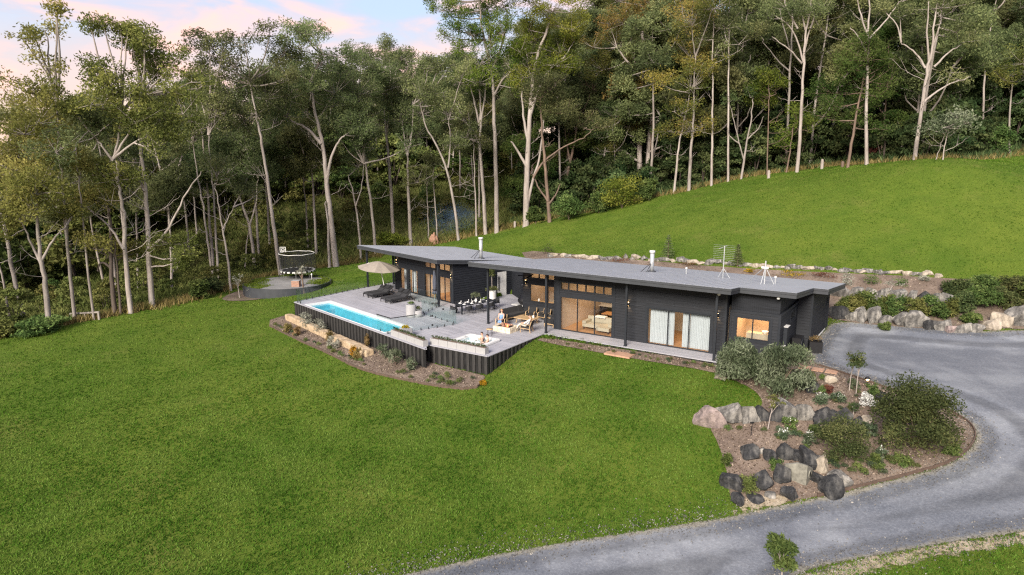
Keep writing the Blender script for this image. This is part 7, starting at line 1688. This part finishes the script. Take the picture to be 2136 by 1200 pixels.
 ('second straight pale pole of a gum, right of its twin', 'l_grey', 'b_pale', 4.5, [[(1519, 379), (1519, 250), (1519, 150), (1520, 60), (1522, -10)]], [(1522, -15, 45, 30), (1545, 40, 30, 25), (1508, 110, 24, 18)]),
 ('grey limbed gum left of the bare limbed white gum, deeper in the trees', 'l_grey', 'b_grey', 6, [[(1640, 352), (1644, 250), (1648, 150), (1652, 80), (1655, 0)], [(1648, 150), (1618, 118), (1596, 85)], [(1650, 110), (1634, 60), (1625, 20)]], [(1640, -5, 50, 22), (1590, 60, 35, 18)]),
 ('olive gum crown at the right frame edge above the paddock', 'l_olive', 'b_grey', 4, [[(2106, 322), (2106, 220), (2112, 160), (2118, 130)]], [(2100, 128, 42, 24), (2135, 150, 40, 26), (2085, 160, 26, 18)]),
]
for i, (lb, lm, bm_, rp, st, bl) in enumerate(K): key_tree(lb, lm, bm_, rp, st, bl, seed=i, dens=112 if i < 10 else 104, csize=1.0, full=.75 if i < 34 else .25)

# trees of the forest itself: kinds built once, then copied with their parts
def generic_gum(seed, H, crown_r, clear, nblob, lean):
    rg = np.random.default_rng(7000 + seed)
    tr = wander([(0, 0, -.5), (lean * .3, rg.normal(0, .3), H * .3), (lean * .8 + rg.normal(0, .5), rg.normal(0, .5), H * .6), (lean, rg.normal(0, .5), H * .9)], 3, .08, rg)
    S = [tr]; Rr = [(H * .0088, H * .0022)]
    for k in range(rg.integers(2, 5)):
        j = tr[int(len(tr) * rg.uniform(clear, .8))]; a = rg.random() * 2 * PI; ln = H * rg.uniform(.14, .28)
        e = j + np.array([math.cos(a) * ln * .55, math.sin(a) * ln * .55, ln * .85]); S.append(wander([j, j + (e - j) * .5 + np.array([math.cos(a), math.sin(a), -.6]) * ln * .12, e], 3, .08, rg)); Rr.append((H * .006, H * .0018))
    B = []
    for k in range(nblob):
        f = rg.uniform(clear + .05, 1.0); a = rg.random() * 2 * PI; prof = math.sin(PI * min(1, (f - clear + .1) / (1.1 - clear)) ** .8) * .75 + .3
        r = crown_r * prof * math.sqrt(rg.random()); x = np.interp(f * H, tr[:, 2], tr[:, 0]); b = H * rg.uniform(.05, .085)
        B.append(((x + r * math.cos(a), r * math.sin(a), H * f), (b * 1.15, b * 1.15, b * .72)))
    cl, tl = crown_parts(S, B, rg, None, 84, 1.3)
    return S, Rr, cl, tl, rg
protos = []
for i, (H, cr_, cl_, nb, ln, lm, bk) in enumerate([(30, 4.6, .36, 22, 1.5, 'l_grey', 'b_pale'), (27, 5.2, .28, 24, -1.2, 'l_grey', 'b_grey'), (32, 5.0, .42, 20, .4, 'l_grey', 'b_pale'), (25, 4.2, .24, 22, -.5, 'l_olive', 'b_grey'), (29, 5.6, .3, 26, 1.0, 'l_grey', 'b_grey'), (22, 4.4, .16, 22, .6, 'l_wattle', 'b_brown'), (20, 4.2, .12, 22, -.8, 'l_dark', 'b_grey'), (31, 4.2, .46, 18, -1.6, 'l_grey', 'b_pale')]):
    S, Rr, cl, tl, rg = generic_gum(i, H, cr_, cl_, nb, ln)
    t = thing({5: 'wattle_tree', 6: 'rainforest_tree'}.get(i, 'gum_tree'), 'gum tree', 'tree'); finish_tree(t, S, Rr, cl, tl, lm, bk, (.42, .17), rg)
    protos.append((t, H, lm))
used = set()
def plant_copy(k, p, s, rz, label, group):
    t, H, _ = protos[k]
    if k not in used: c = t; used.add(k)
    else:
        c = t.copy(); COL.objects.link(c)
        for ch in list(t.children): d = ch.copy(); COL.objects.link(d); d.parent = c
    c.location = tuple(p); c.scale = (s, s, s); c.rotation_euler = (0, 0, rz); c['label'] = label; c['group'] = group
FE = np.array([p[:2] for p in FOREST_EDGE])
rg = np.random.default_rng(11)
pos = []; tries = 0
def forest_spot(dmin, dmax, xmin, xmax, sep, tries=400):
    for _ in range(tries):
        x = rg.uniform(xmin, xmax); y = rg.uniform(40, 230)
        if not inside(FOREST, np.array([x]), np.array([y]))[0]: continue
        d = float(edge_dist(list(FE) , np.array([x]), np.array([y]))[0]) if False else float(np.min(np.hypot(FE_d[:, 0] - x, FE_d[:, 1] - y)))
        if d < dmin or d > dmax: continue
        if abs(x) > y * .86 + 6: continue
        if pos and min((px - x) ** 2 + (py - y) ** 2 for px, py in pos) < sep * sep: continue
        pos.append((x, y)); return x, y, d
    return None
FE_d = np.concatenate([np.linspace(a, b, 12) for a, b in zip(FE[:-1], FE[1:])])
def px(x, y, z):
    q = np.array([x, y, z]) - CAM; w = q @ _cf; return CX + F_PX * q[0] / w, CY - F_PX * (q @ _cu) / w
cnt = 0
for (n, dmin, dmax, x0, x1, sep, kinds) in ((45, 30, 60, -85, 2, 4.5, (0, 1, 2, 3, 4, 7)), (60, 34, 90, -95, 8, 3.4, (3, 5, 5, 1)), (55, 50, 100, -110, 20, 5.0, (0, 1, 2, 4, 3)), (85, 5, 40, 0, 130, 4.2, (0, 2, 7, 4, 1, 5, 6, 6)), (72, 25, 85, 10, 170, 5.0, (0, 1, 2, 4, 7, 6, 5)), (12, 6, 26, -70, -5, 5.5, (0, 7, 2))):
    for _ in range(n):
        r = forest_spot(dmin, dmax, x0, x1, sep)
        if r is None: continue
        x, y, d = r; k = int(rg.choice(kinds)); s = rg.uniform(.75, 1.08)
        if sep == 3.4: s *= .5
        side = 'left' if x < 0 else 'right'
        lm = protos[k][2]; kind = {'l_grey': 'grey green gum', 'l_olive': 'olive leaved gum', 'l_wattle': 'bushy green wattle', 'l_dark': 'dark rainforest tree'}[lm]
        where = 'deep in the forest beyond the gully' if x < 0 else 'on the wooded slope above the paddock'
        zb = float(gz(x, y)); u_, v_ = px(x, y, zb)
        top = np.interp(u_, [0, 380, 520, 900, 1050, 1130, 1300, 1500], [215, 190, 150, 118, 120, 20, -60, -400]) + rg.uniform(0, 70)
        hmax = (v_ - top) * y / F_PX
        s = min(s, hmax / protos[k][1])
        if s < .33: continue
        plant_copy(k, (x, y, zb), s, rg.random() * 6.28, '%s %s' % (kind, where), '%ss %s' % (kind, where)); cnt += 1
for k, (t, H, lm) in enumerate(protos):
    if k not in used: plant_copy(k, (60 + 6 * k, 150, float(gz(60 + 6 * k, 150))), 1, 0, 'gum tree far up the wooded slope', 'gums far up the slope')
# understorey: dark dense shrubs under the right hand forest, looser ones on the left
us = []
for i, lm in enumerate(('l_dark', 'l_dark', 'l_dark', 'l_mid', 'l_under')):
    rgu = np.random.default_rng(900 + i); cl = []
    for k in range(22):
        a = rgu.random() * 2 * PI; z = rgu.random() ** .8; r = math.sqrt(rgu.random()) * (1.9 * math.sqrt(max(.05, 1 - z * z)) + .3)
        cl.append(((r * math.cos(a), r * math.sin(a), .4 + 3.4 * z), (.85, .85, .55), 95, rgu.uniform(.1, .9)))
    V, Fc, T = leaves(cl, (.34, .16), .35, .4, rgu); V[:, 2] = np.maximum(V[:, 2], 0)
    t = thing('forest_shrub', 'shrub', 'shrub'); link('foliage', npmesh('foliage', V, Fc, T), M[lm], t); link('stem', tubes_mesh('stem', [(np.array([[0, 0, -.3], [rgu.normal(0, .4), rgu.normal(0, .4), 2.4]]), [.08, .03], 5) for _ in range(3)]), M['b_dark'], t); us.append(t)
useds = set()
def shrub_copy(k, p, s, sz, label, group):
    t = us[k]
    if k not in useds: c = t; useds.add(k)
    else:
        c = t.copy(); COL.objects.link(c)
        for ch in list(t.children): d = ch.copy(); COL.objects.link(d); d.parent = c
    c.location = tuple(p); c.scale = (s, s, s * sz); c.rotation_euler = (0, 0, rg.random() * 6.28); c['label'] = label; c['group'] = group
n = 0; tries = 0; sp_ = []
def under(nmax, dmin, dmax, x0, x1, sep, kinds, smin, smax, label, group):
    k_ = 0; tr_ = 0
    while k_ < nmax and tr_ < 6000:
        tr_ += 1; x = rg.uniform(x0, x1); y = rg.uniform(40, 170)
        if abs(x) > y * .84 + 4 or not inside(FOREST, np.array([x]), np.array([y]))[0]: continue
        d = float(np.min(np.hypot(FE_d[:, 0] - x, FE_d[:, 1] - y)))
        if d < dmin or d > dmax or (sp_ and min((a - x) ** 2 + (b - y) ** 2 for a, b in sp_) < sep * sep): continue
        sp_.append((x, y)); shrub_copy(int(rg.choice(kinds)), (x, y, float(gz(x, y)) - .2), rg.uniform(smin, smax), rg.uniform(.8, 1.3), label, group); k_ += 1
under(120, 2.6, 16, 2, 110, 2.1, (0, 1, 2), .8, 1.5, 'dark glossy rainforest shrub crowded under the gums above the paddock', 'dark shrubs above the paddock')
under(70, 14, 45, 2, 120, 3.2, (0, 1, 2, 2), 1.2, 2.2, 'tall dark rainforest shrub deeper in the wooded slope', 'tall dark shrubs in the slope')
under(110, 30, 66, -85, 4, 2.7, (4, 3, 3, 4), 1.3, 2.6, 'dull green understorey shrub along the far side of the gully', 'dull shrubs beyond the gully')
under(16, 2, 14, -70, -30, 3.5, (3, 4, 4), .5, 1.0, 'low olive shrub in the shade left of the lawn', 'olive shrubs left of the lawn')
under(46, 7, 32, -72, 0, 3.6, (3, 4, 4), .45, 1.0, 'low green shrub on the grassy gully floor between the gum trunks', 'low shrubs on the gully floor')
for i, (u, v, w, h, lm, lb) in enumerate([(1188, 462, 66, 52, 'l_mid', 'round blue green shrub right of the reddish gum at the paddock edge'), (1250, 446, 56, 50, 'l_mid', 'mid green shrub between two bright shrubs at the paddock edge'), (1300, 438, 92, 70, 'l_vivid', 'bright yellow green shrub left of the massive golden gum'), (1355, 420, 40, 44, 'l_mid', 'dull green shrub at the feet of the golden gum trunks'), (1118, 468, 38, 34, 'l_mid', 'small green shrub behind the huge white gum'), (820, 520, 64, 30, 'l_vivid', 'bright green shrub peeping over the far wing roof'), (410, 625, 46, 36, 'l_mid', 'round dark green shrub at the lawn edge left of the three slim gums'), (440, 612, 40, 32, 'l_dark', 'dark shrub beside the round shrub at the lawn edge'), (1985, 322, 66, 80, 'l_silver', 'shrub with white leaf tips right of the small white dusted tree'), (2088, 322, 56, 54, 'l_mid', 'fresh green shrub at the top right corner of the paddock'), (60, 700, 120, 30, 'l_mid', 'low spreading green shrub in the left corner of the lawn'), (-20, 712, 90, 34, 'l_under', 'low olive shrub cut by the left frame edge'), (1830, 330, 40, 26, 'l_red', 'brown leaved dying shrub under the wattle tree'), (1500, 375, 50, 40, 'l_dark', 'dark shrub left of the dead looking tree')]):
    pbush('shrub', lb, 'shrub', u, v, w, h, lm, 3000, size=(.3, .14), seed=170 + i, droop=.25, spread=.8)

# ------------------------------------------------------------------ grass as masses nobody could count
def scatter_world(n, x0, x1, y0, y1, test, rgx):
    out = []; tot = 0
    while tot < n:
        x = rgx.uniform(x0, x1, n); y = rgx.uniform(y0, y1, n); k = test(x, y); out.append(np.stack([x[k], y[k]], 1)); tot += k.sum()
    q = np.concatenate(out)[:n]; return np.column_stack([q, gz(q[:, 0], q[:, 1])])
NOT = [DRIVE, BED, DBED, DECK, HOUSE_R, HOUSE_L, FOREST]
def lawn_test(x, y):
    k = np.abs(x) < y * .8 + 3
    for p in NOT: k &= ~inside(p, x, y)
    k &= np.hypot(x - mc[0], y - mc[1]) > 4.5
    return k
rgg = np.random.default_rng(21)
tn = lambda q: np.clip(.5 + .35 * np.sin(q[:, 0] * .9 + 2 * np.sin(q[:, 1] * .37)) * np.sin(q[:, 1] * .8 + np.sin(q[:, 0] * .5)) + rgg.normal(0, .15, len(q)), 0, 1)
q = scatter_world(60000, -42, 36, 20, 52, lambda x, y: lawn_test(x, y) & (rgg.random(len(x)) < np.clip((52 - y) / 22, 0, 1)), rgg); V, Fc, T = blades(q, .085, .055, .7, tn(q), rgg, 3)
tag(link('lawn_grass', npmesh('lawn_grass', V, Fc, T), M['l_lawn']), 'short mown grass of the front lawn', 'grass', kind='stuff')
q = scatter_world(60000, -60, 95, 32, 95, lambda x, y: lawn_test(x, y) & (rgg.random(len(x)) < np.clip((y - 30) / 20, 0, 1)) & ~inside(HBED, x, y), rgg); V, Fc, T = blades(q, .09, .08, .7, tn(q), rgg, 2)
tag(link('paddock_grass', npmesh('paddock_grass', V, Fc, T), M['l_lawn']), 'mown grass of the far lawn and sloping paddock', 'grass', kind='stuff')
def edge_band(x, y):
    return (edge_dist(list(FE) + [FE[0]], x, y) < 1.3) & (np.abs(x) < y * .8 + 4) & (y > 40)
def near_edge(x, y, w=1.5):
    d = np.min(np.hypot(FE_d2[:, 0][:, None] - x[None], FE_d2[:, 1][:, None] - y[None]), axis=0); return d < w
FE_d2 = np.concatenate([np.linspace(a, b, 24) for a, b in zip(FE[1:-1], FE[2:])])
ii_ = rgg.integers(0, len(FE_d2), 3000); q = FE_d2[ii_] + rgg.normal(0, .75, (3000, 2)) + np.array([0, .6]); q = np.column_stack([q, gz(q[:, 0], q[:, 1])])
V, Fc, T = blades(q, .6, .08, .5, None, rgg, 6); tag(link('long_grass', npmesh('long_grass', V, Fc, T), M['l_straw']), 'dry uncut grass along the forest edge', 'grass', kind='stuff')
# undergrowth of the gully
def gully(x, y): return inside(FOREST, x, y) & (np.abs(x) < y * .84 + 4) & (x < 14)
q = scatter_world(20000, -105, 14, 48, 150, gully, rgg); V, Fc, T = blades(q, .8, .2, .7, np.clip(.5 + .4 * np.sin(q[:, 0] * .3) * np.sin(q[:, 1] * .25), 0, 1), rgg, 5)
tag(link('undergrowth', npmesh('undergrowth', V, Fc, T), M['l_under']), 'rough grass and ferns covering the gully floor', 'undergrowth', kind='stuff')
def slope(x, y): return inside(FOREST, x, y) & (np.abs(x) < y * .84 + 4) & (x > 0)
q = scatter_world(9000, 0, 120, 80, 160, slope, rgg); V, Fc, T = blades(q, .9, .25, .7, None, rgg, 4)
tag(link('undergrowth', npmesh('undergrowth', V, Fc, T), M['l_dark']), 'dark ferns and seedlings under the forest on the slope', 'undergrowth', kind='stuff')
# grass verge on the near side of the road and sparse weeds by the sandy strip
n_ = 16000; dpa = np.array([p[:2] for p in DRIVE]); k_ = rgg.integers(0, len(dpa), n_); t_ = rgg.random(n_)[:, None]; q = dpa[k_] * (1 - t_) + dpa[(k_ + 1) % len(dpa)] * t_ + rgg.normal(0, .55, (n_, 2))
q = q[(q[:, 1] > 18) & (np.abs(q[:, 0]) < q[:, 1] * .8 + 3)]; q = np.column_stack([q, gz(q[:, 0], q[:, 1]) + .05])
V, Fc, T = leaves([((0, 0, 0), (1, 1, 1), len(q), .5)], (.075, .055), 0, 1.2, rgg); V += np.repeat(q - V.reshape(-1, 4, 3).mean(1), 4, 0)
tag(link('loose_gravel', npmesh('loose_gravel', V, Fc, T), M['rock_m']), 'loose stones scattered along the driveway edges', 'gravel', kind='stuff')
for poly_, n_, nm_ in ((BED, 14000, 'rock garden'), (DBED, 6000, 'deck bed'), (HBED, 9000, 'hillside bed')):
    xs_ = [p[0] for p in poly_]; ys_ = [p[1] for p in poly_]
    q = scatter_world(n_, max(min(xs_), -60), min(max(xs_), 60), min(ys_), max(ys_), lambda x, y: inside(poly_, x, y), rgg); q[:, 2] += .06
    V, Fc, T = leaves([((0, 0, 0), (1, 1, 1), len(q), .5)], (.12, .05), 0, 1.6, rgg); V += np.repeat(q - V.reshape(-1, 4, 3).mean(1), 4, 0); T = np.repeat(rgg.random(len(q)), 4)
    tag(link('bark_chips', npmesh('bark_chips', V, Fc, T), M['l_chip']), 'loose bark mulch of the ' + nm_, 'mulch', kind='stuff')
# ------------------------------------------------------------------ blue wood smoke drifting at the forest edge
sp0 = hit(945, 500); me = bpy.data.meshes.new('smoke'); bmx = bmesh.new(); bmesh.ops.create_icosphere(bmx, subdivisions=3, radius=1); bmx.to_mesh(me); bmx.free()
m = bpy.data.materials.new('wood_smoke'); m.use_nodes = True; nt = m.node_tree; nt.nodes.clear()
o_ = N(nt, 'ShaderNodeOutputMaterial'); pv = N(nt, 'ShaderNodeVolumePrincipled'); pv.inputs['Color'].default_value = (.24, .48, 1.0, 1)
f = noise(nt, 2.2, 4, .55); g = N(nt, 'ShaderNodeTexCoord'); vl = N(nt, 'ShaderNodeVectorMath', operation='LENGTH'); nt.links.new(g.outputs['Object'], vl.inputs[0])
fo = rampn(nt, vl.outputs['Value'], [(.0, (1, 1, 1)), (.95, (0, 0, 0))]); ff = rampn(nt, f, [(.36, (0, 0, 0)), (.74, (1, 1, 1))])
mul = N(nt, 'ShaderNodeMath', operation='MULTIPLY'); nt.links.new(fo, mul.inputs[0]); nt.links.new(ff, mul.inputs[1])
m2 = N(nt, 'ShaderNodeMath', operation='MULTIPLY'); m2.inputs[1].default_value = .16; nt.links.new(mul.outputs[0], m2.inputs[0]); nt.links.new(m2.outputs[0], pv.inputs['Density'])
nt.links.new(pv.outputs[0], o_.inputs['Volume'])
so = link('smoke', me, m, kind='stuff'); so.location = (sp0[0] - .6, sp0[1] + 3, sp0[2] + 3.0); so.scale = (5.8, 2.6, 3.4); so.rotation_euler = (0, -.12, 0)
tag(so, 'thin blue wood smoke drifting at the forest edge', 'smoke')
scene.cycles.max_bounces = 8
scene.cycles.transparent_max_bounces = 24
scene.cycles.diffuse_bounces = 3

scene.cycles.use_denoising = False

scene.cycles.pixel_filter_type = 'BLACKMAN_HARRIS'
scene.cycles.filter_width = 1.25
